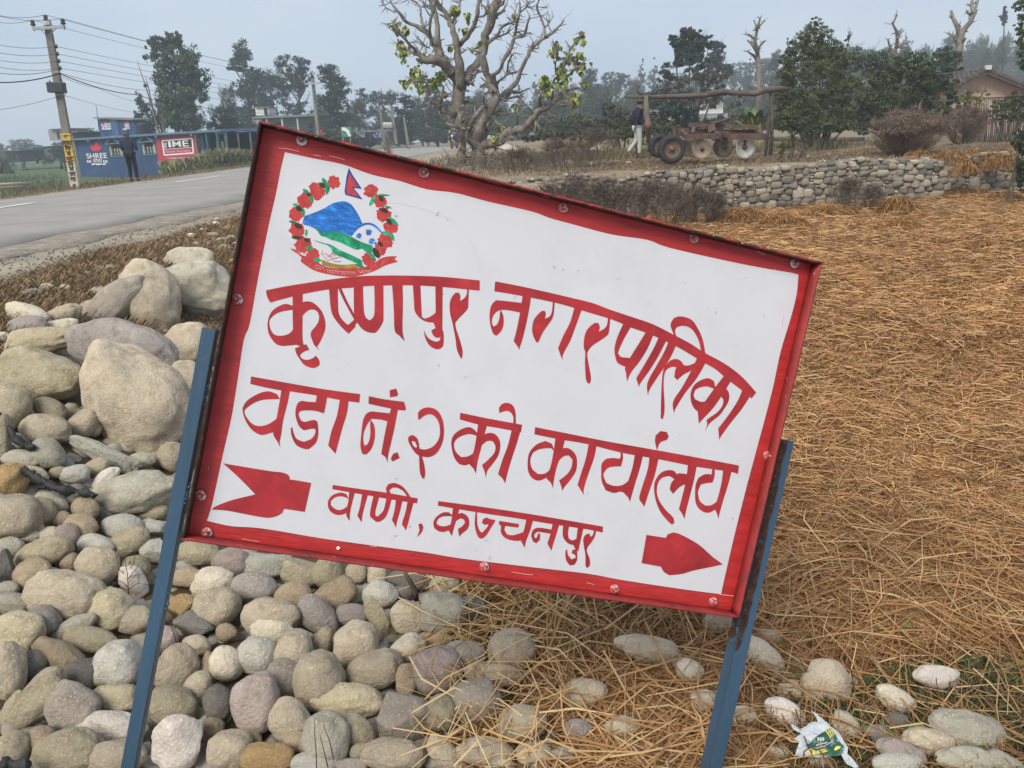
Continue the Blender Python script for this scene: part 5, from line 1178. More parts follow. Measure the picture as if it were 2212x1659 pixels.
# cornfield-like dry stalk strip right of the shop
_c0 = at_z(470, 366, -.15); _c1 = at_z(575, 350, -.15); CROP0, CROP1 = (_c0.x-1.2, _c0.y), (_c1.x-1.2, _c1.y)
def stalks(name, n, area, h, col, seed, w=.05, lean=.35, leaves=3, kind='stuff', parent=None):
    r = np.random.default_rng(seed); P = area(r, n); hh = h*r.uniform(.6, 1.15, n)
    V, C = [], []; tf = .6 if lean < .5 else .97
    for k in range(leaves):
        z0 = hh*k/leaves; z1 = hh*(k+1)/leaves
        ang = r.uniform(0, 6.28, n); dx = np.cos(ang)*lean*hh; dy = np.sin(ang)*lean*hh
        ww = w*r.uniform(.6, 1.3, n); pa = r.uniform(0, 6.28, n)
        ox, oy = np.cos(pa)*ww/2, np.sin(pa)*ww/2
        a = np.stack([P[:, 0]-ox, P[:, 1]-oy, P[:, 2]+z0], 1); b_ = np.stack([P[:, 0]+ox, P[:, 1]+oy, P[:, 2]+z0], 1)
        c_ = np.stack([P[:, 0]+dx*tf+ox*.5, P[:, 1]+dy*tf+oy*.5, P[:, 2]+z1], 1); d_ = np.stack([P[:, 0]+dx-ox*.2, P[:, 1]+dy-oy*.2, P[:, 2]+z1*.93], 1)
        V.append(np.stack([a, b_, c_, d_], 1).reshape(-1, 3)); cc = np.array(col[0])+(np.array(col[1])-np.array(col[0]))*r.random((n, 1)); C.append(np.repeat(cc, 4, 0))
    V = np.concatenate(V); C = np.concatenate(C)
    o = link(name, mesh_np(name, V, np.arange(len(V)).reshape(-1, 4), C), mat('dry_blades', (1, 1, 1), rough=.85, var=.2, scale=1.5, attr='Col', spec=.15), parent)
    if kind: o['kind'] = kind
    return o
def area_strip(x0, y0, x1, y1, w):
    def f(r, n):
        t = r.random(n); s = r.uniform(-1, 1, n)*w; x = x0+(x1-x0)*t+s; y = y0+(y1-y0)*t+r.uniform(-1, 1, n)*w
        return np.stack([x, y, G(x, y)], 1)
    return f
stalks('tall_dry_crop', 15000, area_strip(*CROP0, *CROP1, 1.3), 1.15, ((.10, .11, .05), (.30, .28, .15)), 5, w=.028, leaves=3, lean=.16)
stalks('roadside_grass', 9000, area_strip(-12.7, 18, -12.4, 60, .75), .10, ((.11, .10, .045), (.27, .21, .13)), 6, w=.014, leaves=1, lean=.8)
stalks('roadside_grass', 5000, area_strip(-15.5, 26, -14.5, 50, 1.2), .35, ((.06, .08, .035), (.16, .17, .08)), 7, w=.022, leaves=2)
stalks('green_field_grass', 9000, area_strip(-24, 24, -46, 62, 8), .25, ((.05, .09, .03), (.11, .16, .06)), 8, w=.04, leaves=1)
stalks('verge_grass', 42000, area_strip(-3.5, 4.8, -3.0, 14.0, .75), .075, ((.15, .10, .06), (.36, .26, .15)), 9, w=.0055, leaves=1, lean=1.2)
stalks('verge_grass', 16000, area_strip(-2.9, 5.5, -.8, 12.5, 1.1), .08, ((.14, .09, .045), (.28, .19, .10)), 10, w=.005, leaves=1, lean=1.1)
stalks('terrace_dry_grass', 26000, area_strip(.5, 18.6, 14, 20.5, 2.2), .09, ((.13, .095, .06), (.30, .23, .15)), 12, w=.012, leaves=1, lean=.9)
stalks('terrace_weeds', 9000, area_strip(-2, 25, 10, 27, 3.2), .22, ((.10, .09, .045), (.24, .20, .11)), 13, w=.02, leaves=1, lean=.6)

# ------------------------------------------------------------------ text helper (built-in font only)
def text_mesh(body, name, size, material, parent, M, extrude=.0, align='CENTER', squash=1.0, bold=0.0):
    cu = bpy.data.curves.new('t', 'FONT'); cu.body = body; cu.size = size; cu.extrude = extrude; cu.align_x = align; cu.align_y = 'CENTER'; cu.offset = bold
    ob = bpy.data.objects.new('t', cu); COL.objects.link(ob)
    bpy.context.view_layer.update()
    me = bpy.data.meshes.new_from_object(ob.evaluated_get(bpy.context.evaluated_depsgraph_get()))
    bpy.data.objects.remove(ob); bpy.data.curves.remove(cu)
    me.name = name
    me.transform(M @ Matrix.Diagonal((squash, 1, 1, 1)))
    me.materials.clear()
    return link(name, me, material, parent)
def beam(mb, a, b, w, h, up=Vector((0, 0, 1)), mi=0):
    a, b = Vector(a), Vector(b); d = (b-a); L = d.length; d.normalize(); s = d.cross(up).normalized(); u = s.cross(d)
    M = Matrix((s, d, u)).transposed(); mb.box((a+b)/2, (w, L, h), rot=M, mi=mi)

# ------------------------------------------------------------------ roadside shop
ZL = -.9
P1 = at_z(176, 382, ZL); roofz = at_y(176, 303, P1.y).z
d2 = ray(436, 287); P2 = EYE+d2*((roofz-EYE.z)/d2.z); P2 = Vector((P2.x, P2.y, ZL))
fx = (P2-P1); L_ = fx.length; fx.normalize(); fn = Vector((fx.y, -fx.x, 0))      # fn points to the road side
if fn.dot(EYE-P1) < 0: fn = -fn
SHM = Matrix((fx, -fn, Vector((0, 0, 1)))).transposed().to_4x4(); SHM.translation = P1   # x along front, y into the building
if SHM.determinant() < 0: pass
SHI = SHM.inverted()
def fp(px, py, y=0.0):
    d = SHI.to_3x3() @ ray(px, py); o = SHI @ EYE; t = (y-o.y)/d.y; p = o+d*t; return Vector((p.x, y, p.z))
z1 = lambda x, y: (x/2.37*.61240, y/2.37*.61240)
H_ = roofz-ZL
bluew = mat('blue_wall_paint', (.030, .060, .145), rough=.75, var=.22, scale=.7, bump=.3, bscale=4, color2=(.045, .085, .17), mix_at=(.45, .75), spec=.2, spots=((.10, .13, .19), .70, 2.5))
bluetrim = mat('blue_trim', (.10, .17, .24), rough=.7, var=.2, scale=2)
greentrim = mat('green_trim', (.04, .14, .08), rough=.7, var=.25, scale=2)
redsign = mat('red_sign_paint', (.42, .045, .075), rough=.7, var=.12, scale=1.5)
whitepaint = mat('white_sign_paint', (.72, .72, .72), rough=.7, var=.06)
blackp = mat('black_paint', (.02, .022, .03), rough=.6, var=.2)
darkint = mat('dark_interior', (.015, .017, .02), rough=.9)
concm = mat('concrete', (.30, .29, .27), rough=.9, var=.2, scale=3, bump=.4, bscale=25, color2=(.22, .21, .195), mix_at=(.45, .7))
shop = empty('roadside_shop', (0, 0, 0), mat4=SHM, label='low blue painted roadside shop with red and blue wall adverts', cat='shop')
DP = 5.0
wins = [(fp(*z1(915, 1205)), fp(*z1(1030, 1300))), (fp(*z1(1190, 1190)), fp(*z1(1308, 1285)))]
# front wall around two window openings
mb = MB(); T_ = .2
xs_ = [0, wins[0][0].x, wins[0][1].x, wins[1][0].x, wins[1][1].x, L_]
zlo = [min(w[1].z for w in (wn_,))for wn_ in wins]
for i in range(5):
    x0, x1 = xs_[i], xs_[i+1]
    if i in (1, 3):
        w = wins[i//2]; z0, z1_ = w[1].z, w[0].z
        mb.box(((x0+x1)/2, T_/2, (z0-.6)/2), (x1-x0, T_, z0+.6)); mb.box(((x0+x1)/2, T_/2, (z1_+H_)/2), (x1-x0, T_, H_-z1_))
    else: mb.box(((x0+x1)/2, T_/2, H_/2-.3), (x1-x0, T_, H_+.6))
mb.box((T_/2, DP/2+T_/2, H_/2-.3), (T_, DP-T_, H_+.6)); mb.box((L_-T_/2, DP/2+T_/2, H_/2-.3), (T_, DP-T_, H_+.6)); mb.box((L_/2, DP-T_/2, H_/2-.3), (L_-2*T_, T_*.9, H_+.6))
mb.build('wall', bluew, shop)
mb = MB(); mb.bevbox((L_/2-.2+1.2, DP/2-.08, H_+.06), (L_+3.2, DP+.5, .14), .02); ro = mb.build('roof', bluetrim, shop)
for px in (365, 640, 1340, 1640):
    x = fp(*z1(px+400 if px < 600 else px, 1140)).x; mb = MB(); mb.box((x, -.18, H_-.09), (.22, .32, .16)); mb.build('roof_bracket', bluetrim, shop)
cream = mat('cream_plaster', (.34, .34, .27), rough=.8, var=.3, scale=5)
for (a, b_) in wins:
    w, h = b_.x-a.x, a.z-b_.z; cx_ = (a.x+b_.x)/2; cz = (a.z+b_.z)/2
    wo_ = MB().box((cx_, T_*.75, cz), (w, .03, h)).build('window', darkint, shop)
    for k in (-.46, .46): MB().box((cx_+w*k, .02, cz), (w*.14, .12, h*.96)).build('jamb', cream, wo_)
    for k in (-.18, .06, .27): MB().lathe([(.05, -h*.42), (.085, -h*.3), (.05, -h*.1), (.085, h*.05), (.04, h*.18)], 8, Matrix.Translation((cx_+w*k, .05, cz-h*.05))).build('baluster', cream, wo_)
    MB().box((cx_, .03, b_.z-.04), (w*1.1, .16, .07)).build('sill', bluetrim, wo_)
    mb = MB(); top = a.z+.02; ph = h*.62
    beam(mb, (cx_-w*.62, -.12, top), (cx_+w*.62, -.12, top), .22, .07); beam(mb, (cx_-w*.60, -.12, top), (cx_, -.12, top+ph), .22, .07); beam(mb, (cx_+w*.60, -.12, top), (cx_, -.12, top+ph), .22, .07)
    mb.build('awning', bluetrim, wo_)
# painted adverts
def facq(pts, off=-.012):
    return [fp(*z1(x, y), off) for x, y in pts]
def facade_poly(name, pts, material, parent, off=-.012):
    mb = MB(); v = [mb.bm.verts.new(p) for p in facq(pts, off)]; f = mb.bm.faces.new(v)
    bmesh.ops.triangulate(mb.bm, faces=[f]); o = mb.build(name, material, parent); return o
adv = facade_poly('red_advert', [(1297, 1128), (1660, 1105), (1676, 1350), (1325, 1355)], redsign, shop); adv['label'] = 'red advert panel with a black and white logo'
def boxline(pts, w):
    # outline ring between outer pts and shrunk inner pts
    cx_ = sum(p[0] for p in pts)/len(pts); cy_ = sum(p[1] for p in pts)/len(pts)
    return cx_, cy_
facade_poly('advert_frame', [(1352, 1172), (1600, 1152), (1610, 1160), (1622, 1275), (1615, 1285), (1378, 1302), (1368, 1295), (1350, 1180)], whitepaint, adv, -.018)
facade_poly('advert_field', [(1362, 1182), (1598, 1163), (1610, 1272), (1378, 1290)], redsign, adv, -.024)
facade_poly('advert_black', [(1362, 1182), (1598, 1163), (1605, 1228), (1370, 1247)], blackp, adv, -.028)
for k in range(6): facade_poly('advert_stripe', [(1366, 1195+k*8), (1394, 1193+k*8), (1394, 1197+k*8), (1366, 1199+k*8)], whitepaint, adv, -.032)
facade_poly('advert_rule', [(1370, 1248), (1605, 1229), (1605, 1233), (1370, 1252)], whitepaint, adv, -.03)
def fac_text(s, x, y, hpx, wpx, material, parent, off=-.034, bold=.0):
    c_ = fp(*z1(x, y), off); c2 = fp(*z1(x+50, y-4), off); u = (fp(*z1(x, y-10), off)-c_).length/10
    Mr = Matrix.Translation(c_) @ Matrix.Rotation(math.pi/2, 4, 'X')
    sz = hpx*u/.70
    o = text_mesh(s, 'lettering', sz, material, parent, Matrix.Identity(4), bold=bold*sz)
    xs2 = [v.co.x for v in o.data.vertices]; W0 = (max(xs2)-min(xs2)) or 1; ux = (fp(*z1(x+10, y), off)-c_).length/10
    o.data.transform(Mr @ Matrix.Diagonal((wpx*ux/W0, 1, 1, 1)))
    return o
for k_, ch_ in enumerate('IME'): fac_text(ch_, (1418, 1476, 1548)[k_], (1209, 1206, 1202)[k_], 48, (22, 72, 50)[k_], whitepaint, adv, bold=.012)
for w_, x_, l_ in (('International', 1425, 78), ('Money', 1502, 46), ('Express', 1563, 56)): fac_text(w_, x_, 1268-(x_-1425)*.06, 15, l_, whitepaint, adv)
fac_text('Fast, Reliable And Secure Remittance', 1510, 1320, 14, 220, whitepaint, adv)
logo_red = mat('logo_red', (.55, .04, .07), rough=.7, var=.2, scale=6)
def logo(x, y, s, parent, f=facade_poly, off=-.02):
    pts = [(-48, -20), (-35, -28), (-22, -12), (-18, -40), (0, -62), (16, -42), (20, -8), (34, -20), (46, -14), (38, 6), (18, 26), (4, 14), (-2, 30), (-14, 16), (-26, 30), (-34, 10), (-46, 2)]
    f('leaf_logo', [(x+a*s, y+b_*s) for a, b_ in pts], logo_red, parent, off)
logo(805, 1240, 1.0, shop)
fac_text('SHREE', 807, 1305, 40, 172, whitepaint, shop, bold=.01)
fac_text('स्टील्स', 815, 1346, 26, 80, whitepaint, shop, bold=.008)
for x0 in (726, 862):
    for k in range(3): facade_poly('rebar_mark', [(x0+k*13, 1340), (x0+k*13+8, 1339), (x0+k*13+11, 1360), (x0+k*13+3, 1361)], whitepaint, shop, -.02)
for k, (a, b_) in enumerate(((765, 795), (800, 850), (855, 885))): facade_poly('small_script', [(a, 1368), (b_, 1366), (b_, 1376), (a+4, 1380)], whitepaint, shop, -.02)
# rooftop room, tank and mast
ry = 1.6
a, b_ = fp(*z1(838, 1110), ry), fp(*z1(1140, 1110), ry); rt = fp(*z1(845, 992), ry).z; rt2 = fp(*z1(1120, 1012), ry).z
rr_ = empty('rooftop_room', (0, 0, 0), mat4=SHM, label='small blue painted room standing on the shop roof', cat='room')
MB().prism([(a.x, H_+.13), (b_.x, H_+.13), (b_.x, rt2), (a.x, rt)], 0, 1.1, Matrix(((1, 0, 0, 0), (0, 0, 1, ry), (0, 1, 0, 0), (0, 0, 0, 1)))).build('wall', bluew, rr_)
mb = MB()
for k in range(15):
    t = k/15; x = a.x-.2+(b_.x-a.x+.5)*t; mb.box((x+.12, ry+.55, rt+.08-(rt-rt2)*t), ((b_.x-a.x+.5)/15*.9, 1.5, .09), rot=Matrix.Rotation(.06, 3, 'Y'))
mb.build('tiled_roof', mat('grey_tile', (.20, .19, .17), rough=.9, var=.3, scale=4), rr_)
dx0, dx1 = fp(*z1(942, 1100), ry).x, fp(*z1(1000, 1100), ry).x
MB().box(((dx0+dx1)/2, ry-.03, H_+.13+(rt-H_)*.42), (dx1-dx0, .05, (rt-H_)*.84)).build('door', mat('blue_door', (.05, .10, .20), rough=.6), rr_)
def fac2(name, pts, material, parent, off): 
    mb = MB(); v = [mb.bm.verts.new(fp(*z1(x, y), off)) for x, y in pts]; f = mb.bm.faces.new(v); bmesh.ops.triangulate(mb.bm, faces=[f]); return mb.build(name, material, parent)
for x0 in (888, 1062):
    logo(x0-5, 1030, .36, rr_, fac2, ry-.02); c_ = fp(*z1(x0, 1058), ry-.03); c3 = fp(*z1(x0+10, 1058), ry-.03)
    o = text_mesh('SHREE', 'lettering', 20*(c3.x-c_.x)/10/.7, whitepaint, rr_, Matrix.Identity(4), bold=.01)
    xs2 = [v.co.x for v in o.data.vertices]; o.data.transform(Matrix.Translation(c_) @ Matrix.Rotation(math.pi/2, 4, 'X') @ Matrix.Diagonal(((80 if x0 < 900 else 40)*(c3.x-c_.x)/10/(max(xs2)-min(xs2)), 1, 1, 1)))
    fac2('small_script', [(x0-38, 1076), (x0+(38 if x0 < 900 else 0), 1074), (x0+(36 if x0 < 900 else 0), 1082), (x0-36, 1084)], whitepaint, rr_, ry-.03)
tk = fp(*z1(1199, 1095), .9); tr = abs(fp(*z1(1228, 1095), .9).x-tk.x); th = fp(*z1(1199, 1022), .9).z-H_-.13
tank = empty('water_tank', tuple(SHM @ Vector((tk.x, .9, H_+.14))), label='black plastic water tank on the shop roof', cat='water tank')
MB().lathe([(0, 0), (tr*.95, 0), (tr, .05)]+[(tr*(1.0 if k % 2 else .95), th*(.1+.09*k)) for k in range(9)]+[(tr*.7, th*.93), (tr*.35, th*.97), (0, th*.97)], 18).build('barrel', blackp, tank)
MB().lathe([(tr*.36, th*.97), (tr*.36, th*1.04), (0, th*1.05)], 14).build('lid', blackp, tank)
m0 = SHM @ fp(*z1(830, 1110), .8); m1 = SHM @ fp(*z1(803, 880), .8); rel = m1-m0
tag(MB().tube([m0-Vector((0, 0, .0)), m1], [.03, .02], 6).build('iron_mast', mat('grey_iron', (.12, .12, .13), rough=.6)), 'thin iron mast standing on the shop roof left of the rooftop room', 'mast')
# porch
mb = MB()
pc = []
for px in (1672, 1760, 1850, 1915): pc.append(fp(*z1(px, 1180)).x)
porch = empty('shop_porch', (0, 0, 0), mat4=SHM, label='open porch with green posts and blue tarpaulin right of the shop', cat='porch')
for x in pc: MB().box((x, -.2, H_/2-.2), (.13, .13, H_+.3)).build('post', greentrim, porch)
MB().box(((pc[0]+pc[-1])/2, 2.6, H_/2-.2), (pc[-1]-pc[0]+.4, .15, H_+.3)).build('back_wall', bluew, porch)
for k, (x0, x1) in enumerate(((1700, 1716), (1745, 1758))): xa, xb = fp(*z1(x0, 1200)).x, fp(*z1(x1, 1200)).x; MB().box(((xa+xb)/2, .9, H_*.45), (xb-xa, .06, H_*.7)).build('door_frame', whitepaint, porch)
xa, xb = fp(*z1(1716, 1200)).x, fp(*z1(1745, 1200)).x; MB().box(((xa+xb)/2, .95, H_*.45), (xb-xa, .04, H_*.7)).build('door', mat('glass_door', (.05, .06, .07), rough=.2, spec=.6), porch)
tarp = mat('blue_tarp', (.02, .09, .26), rough=.5, var=.2, scale=2)
a, b_ = fp(*z1(1790, 1120), -1.2), fp(*z1(2085, 1108), -1.2); mb = MB(); vv = []
for i in range(13):
    t = i/12
    for j in range(5):
        s_ = j/4; vv.append((a.x+(b_.x-a.x)*t, -1.2+2.6*s_, a.z+.05+.10*s_-.06*math.sin(math.pi*t*3)-.12*math.sin(math.pi*s_)))
fs = [(i*5+j, i*5+j+1, i*5+j+6, i*5+j+5) for i in range(12) for j in range(4)]
o = link('tarpaulin', mesh_np('tarpaulin', vv, fs, smooth=True), tarp, porch); md = o.modifiers.new('t', 'SOLIDIFY'); md.thickness = .03
for i in range(3): MB().tube([(a.x+(b_.x-a.x)*(.3+.33*i), -1.15, -.4), (a.x+(b_.x-a.x)*(.3+.33*i)+.1, -1.15, a.z)], .05, 6).build('tarp_pole', woodm, porch)
lowwall = fp(*z1(1645, 1300), -2.0); lw2 = fp(*z1(1900, 1290), -2.0)
tag(MB().box(tuple(SHM @ Vector(((lowwall.x+lw2.x)/2, -2.1, lowwall.z/2-.1))), ((lw2.x-lowwall.x), .2, lowwall.z+.4), rot=SHM.to_3x3()).build('brick_low_wall', mat('pinkish_brick', (.24, .17, .15), rough=.9, var=.25, scale=6, bump=.4, bscale=10)), 'low pinkish brick wall in front of the shop porch', 'wall')

# ------------------------------------------------------------------ utility poles and wires
polem = mat('pole_concrete', (.20, .188, .16), rough=.9, var=.22, scale=2.5, bump=.5, bscale=18, color2=(.15, .145, .125), mix_at=(.48, .7), stretch=(1, 1, .3))
yel = mat('yellow_band', (.62, .40, .07), rough=.8, var=.2, scale=6, color2=(.40, .28, .10), mix_at=(.55, .75)); whb = mat('white_band', (.52, .48, .38), rough=.85, var=.25, scale=6, color2=(.33, .29, .22), mix_at=(.5, .7))
metal = mat('galvanised', (.36, .37, .37), rough=.5, metallic=.3, var=.15)
insul = mat('insulator', (.03, .022, .02), rough=.3, spec=.6)
def tapered(mb, a, b, w0, w1, rz=0, ratio=.7):
    a, b = Vector(a), Vector(b); d = (b-a).normalized(); s = Vector((math.cos(rz), math.sin(rz), 0)); s = (s-d*s.dot(d)).normalized(); u = s.cross(d)
    vv = []
    for c_, w in ((a, w0), (b, w1)):
        for p, q_ in ((-1, -1), (1, -1), (1, 1), (-1, 1)): vv.append(mb.bm.verts.new(c_+s*p*w/2+u*q_*w*ratio/2))
    for f in ((3, 2, 1, 0), (4, 5, 6, 7), (0, 1, 5, 4), (1, 2, 6, 5), (2, 3, 7, 6), (3, 0, 4, 7)): mb.bm.faces.new([vv[k] for k in f])
    return s, u, d
def pin_ins(parent, p, s=1.0):
    mb = MB(); mb.lathe([(.012, -.14), (.012, 0), (.05, .0), (.075, .03), (.045, .05), (.06, .08), (.05, .13), (.02, .15), (0, .15)], 10, Matrix.Translation(p) @ Matrix.Scale(s, 4)); return mb.build('insulator', insul, parent)
Yp = 23.6
base = at_y(164, 404, Yp); top = at_y(103, 54, Yp)
pole1 = empty('utility_pole', (0, 0, 0), label='nearest leaning concrete power pole with yellow painted lettering band', cat='power pole')
mb = MB(); s1, u1, dd1 = tapered(mb, base-(top-base).normalized()*.4, top, .235, .165, rz=.1); mb.build('shaft', polem, pole1)
def on1(t): return base+(top-base)*t
t0 = (404-333)/350; tt0 = .0
def band(ta, tb, material, nm):
    mb = MB(); wa, wb = .235+(.165-.235)*ta+.006, .235+(.165-.235)*tb+.006; tapered(mb, on1(ta), on1(tb), wa, wb, rz=.1); return mb.build(nm, material, pole1)
bw = band(.0, .165, whb, 'white_band'); by = band(.167, .345, yel, 'yellow_band')
# the lettering runs down the face that looks at the road
fdir = u1 if u1.dot(EYE-base) > 0 else -u1
side_ = s1
def pole_text(s, t, sz):
    w = .235+(.165-.235)*t; c_ = on1(t)+fdir*(w*.7/2+.010)-side_*.0
    xax = s1 if (s1.dot(AX[0]) > 0) else -s1
    R3 = Matrix((xax, dd1, xax.cross(dd1))).transposed()
    if xax.cross(dd1).dot(fdir) < 0: R3 = Matrix((xax, dd1, -xax.cross(dd1))).transposed()
    text_mesh(s, 'painted_letter', sz, blackp, pole1, Matrix.Translation(c_) @ R3.to_4x4(), bold=.006)
for s, t in (('अ', .320), ('ल्का', .283), ('िस', .248), ('मे', .212), ('न्ट', .182), ('िन', .145), ('ल', .118), ('जा', .085), ('गा', .052), ('०', .012)): pole_text(s, t, .17)
for t in (.331, .300, .265, .230, .197, .169):
    mb = MB(); w = .235+(.165-.235)*t+.012; tapered(mb, on1(t-.0022), on1(t), w, w, rz=.1); mb.build('band_rule', blackp, pole1)
ca0, ca1 = at_y(71, 62, Yp-.05), at_y(139.5, 57.5, Yp-.35)
mb = MB(); beam(mb, ca0, ca1, .07, .08); mb.build('crossarm', metal, pole1)
pj = on1(.80)
for c_ in (at_y(88, 63, Yp-.12), at_y(122, 60, Yp-.25)): MB().tube([c_, on1(.925)+Vector((0, -.1, 0))], .012, 5).build('brace', metal, pole1)
P_ins = [at_y(71.5, 54, Yp-.05), at_y(99.5, 43, Yp-.1), at_y(136.5, 51, Yp-.35)]
for p in P_ins: pin_ins(pole1, p-Vector((0, 0, .02)), 1.0)
MB().box(at_y(105, 48.5, Yp-.1), (.10, .10, .12)).build('pole_cap', metal, pole1)
SPL = [at_y(*z1(x, y), Yp-.2) for x, y in ((467, 388), (478, 450), (490, 510), (501, 570))]
for p in SPL: MB().lathe([(.02, -.05), (.055, -.04), (.03, 0), (.055, .04), (.02, .05)], 10, Matrix.Translation(p)).build('spool', insul, pole1); 
bx = at_y(*z1(473, 732), Yp-.16); MB().bevbox(bx, (.46, .22, .28), .02, rot=Matrix.Rotation(.05, 3, 'Y')).build('meter_box', mat('dark_box', (.05, .055, .06), rough=.5), pole1)
MB().box(at_y(*z1(432, 692), Yp-.16), (.16, .03, .03), rot=Matrix.Rotation(.7, 3, 'Y')).build('box_bracket', blackp, pole1)
for t in (.722, .585): mb = MB(); w = .235+(.165-.235)*t+.012; tapered(mb, on1(t-.004), on1(t+.004), w, w, rz=.1); mb.build('clamp_ring', metal, pole1)
# second pole
Y2 = 56
base2, top2 = at_y(690, 318, Y2), at_y(675.5, 170, Y2)
pole2 = empty('utility_pole', (0, 0, 0), label='second concrete power pole beyond the sign corner', cat='power pole')
mb = MB(); tapered(mb, base2-Vector((0, 0, .6)), top2, .26, .18, rz=-.4); mb.build('shaft', polem, pole2)
mb = MB(); beam(mb, at_y(660, 181.5, Y2), at_y(694, 179, Y2-.6), .09, .1); mb.build('crossarm', metal, pole2)
Q_ins = [at_y(661, 178.5, Y2), at_y(676, 171, Y2), at_y(693, 176, Y2-.6)]
for p in Q_ins: pin_ins(pole2, p, 1.1)
Q_sp = [at_y(678.5+k*1.0, 199+k*7.5, Y2-.3) for k in range(4)]
for p in Q_sp: MB().lathe([(.02, -.06), (.06, -.04), (.03, 0), (.06, .04), (.02, .06)], 8, Matrix.Translation(p)).build('spool', insul, pole2)
wirem = mat('wire', (.10, .10, .11), rough=.6, metallic=.2); cabm = mat('black_cable', (.02, .02, .022), rough=.6)
def wire(lab, pts, r=.006, sag=.0, material=None, group='overhead wires'):
    out = []
    for a, b_ in zip(pts, pts[1:]):
        for k in range(12):
            t = k/12; out.append(a.lerp(b_, t)-Vector((0, 0, sag*4*t*(1-t))))
    out.append(pts[-1]); tag(MB().tube(out, r, 5).build('wire', material or wirem), lab, 'wire', group)
Lft = [at_y(-90, y, Yp-3.5) for y in (19, 5, 7)]
for i, nm in enumerate(('lowest of the three top wires, on the left insulator', 'top wire carried by the middle insulator', 'top wire carried by the right insulator')):
    wire(nm, [Lft[i], P_ins[i]+Vector((0, 0, .13)), Q_ins[i]+Vector((0, 0, .14))], r=.006, sag=.18)
for i, (yl, nm) in enumerate(((330, 'highest'), (400, 'second'), (465, 'third'), (525, 'lowest'))):
    wire(f'{nm} of the four wires on the side spools', [at_y(-90, yl/3.87-12, Yp-3.5), SPL[i], Q_sp[i]], r=.006, sag=.15)
cj = at_y(*z1(495, 615), Yp-.2)
wire('thick black cable sagging from the leaning pole past the tree clump', [at_y(-60, 660/3.87+4, Yp-2), cj, at_y(*z1(1140, 790), 34), at_y(*z1(1640, 885), 44), at_y(*z1(2130, 942), 56), at_y(688, 238, Y2)], r=.015, sag=.12, material=cabm)
wire('grey cable just above the thick black one', [at_y(-60, 574/3.87-1, Yp-2), at_y(*z1(440, 592), Yp-.2), at_y(*z1(1270, 755), 36), at_y(684, 230, Y2)], r=.008, sag=.12)
wire('thin slack line dropping behind the shop roof', [at_y(-40, 935/3.87, Yp-2), at_y(*z1(470, 812), Yp-.1), at_y(*z1(545, 800), Yp-.1), at_y(*z1(1110, 938), 44)], r=.006, sag=.05)
wire('thin twisted line below the black cable', [at_y(*z1(515, 640), Yp-.2), at_y(*z1(800, 730), 30), at_y(*z1(1135, 850), 38), at_y(*z1(1500, 960), 46)], r=.006, sag=.05)
wire('short loose loop of cable hanging beside the pole box', [at_y(*z1(510, 645), Yp-.2), at_y(*z1(530, 700), Yp-.25), at_y(*z1(562, 770), Yp-.25), at_y(*z1(540, 790), Yp-.2)], r=.008)
# distant poles
def simple_pole(a, b_, dist, lab, r=.10, cross=None, name='utility_pole', group='distant concrete poles', material=None):
    A, B = at_y(*a, dist), at_y(*b_, dist); root = empty(name, (0, 0, 0), label=lab, cat='pole', group=group)
    mb = MB(); tapered(mb, A-Vector((0, 0, .5)), B, r*2, r*1.3, rz=.3); mb.build('shaft', material or polem, root)
    if cross: mb = MB(); beam(mb, at_y(*cross[0], dist), at_y(*cross[1], dist), .10, .10); mb.build('crossarm', metal, root)
    return root
simple_pole((883.5, 320), (872, 252), 68, 'bare concrete post leaning at the road bend', r=.12)
simple_pole((925, 305), (919, 234), 84, 'concrete pole with short crossarm behind the red and white board', r=.12, cross=((911, 236), (927, 234)))
simple_pole((970, 303), (969.5, 274), 80, 'short yellow banded post left of the big trunk', r=.12, material=yel)
tp = simple_pole((831, 312), (819, 225), 76, 'twin concrete poles carrying a small transformer frame', r=.13, name='transformer_poles')
mb = MB(); tapered(mb, at_y(856, 312, 76), at_y(845, 223, 76), .26, .18, rz=.3); mb.build('shaft', polem, tp)
mb = MB(); beam(mb, at_y(814, 227, 76), at_y(852, 224, 76), .12, .12); mb.build('crossarm', metal, tp)
for x in (822, 834, 846): MB().lathe([(.15, 0), (.22, .1), (.15, .2), (.2, .3), (0, .4)], 8, Matrix.Translation(at_y(x, 226, 75.9))).build('insulator', insul, tp)
mb = MB(); beam(mb, at_y(829, 268, 76), at_y(849, 267, 76), .1, .1); beam(mb, at_y(829, 273, 76), at_y(849, 272, 76), .08, .08); mb.build('platform', metal, tp)
for x in (832, 838, 844): MB().lathe([(.2, -.25), (.25, 0), (.2, .25), (0, .25)], 8, Matrix.Translation(at_y(x, 270, 75.8))).build('drum', metal, tp)

# ------------------------------------------------------------------ buildings beyond
lilac = mat('lilac_wall', (.30, .29, .34), rough=.85, var=.12, scale=.6)
palew_ = mat('pale_wall', (.52, .50, .47), rough=.85, var=.12, scale=.5); greyroof = mat('grey_slab', (.20, .20, .21), rough=.9, var=.2)
def pxbox(mb, x0, x1, yt, yb, dist, depth, mi=0):
    a = at_y(x0, yb, dist); b_ = at_y(x1, yb, dist); t = at_y((x0+x1)/2, yt, dist)
    mb.box(((a.x+b_.x)/2, dist+depth/2, ((a.z+b_.z)/2+t.z)/2), (abs(b_.x-a.x), depth, t.z-(a.z+b_.z)/2)); return a, b_, t
hb = empty('veranda_building', (0, 0, 0), label='lilac building with a pillared veranda and white rooftop box', cat='building')
HB = 84
mb = MB(); pxbox(mb, 553, 700, 256, 330, HB+2.2, 6); mb.build('wall', lilac, hb)
mb = MB(); pxbox(mb, 550, 702, 248.5, 253, HB, 8.5); mb.build('roof', greyroof, hb)
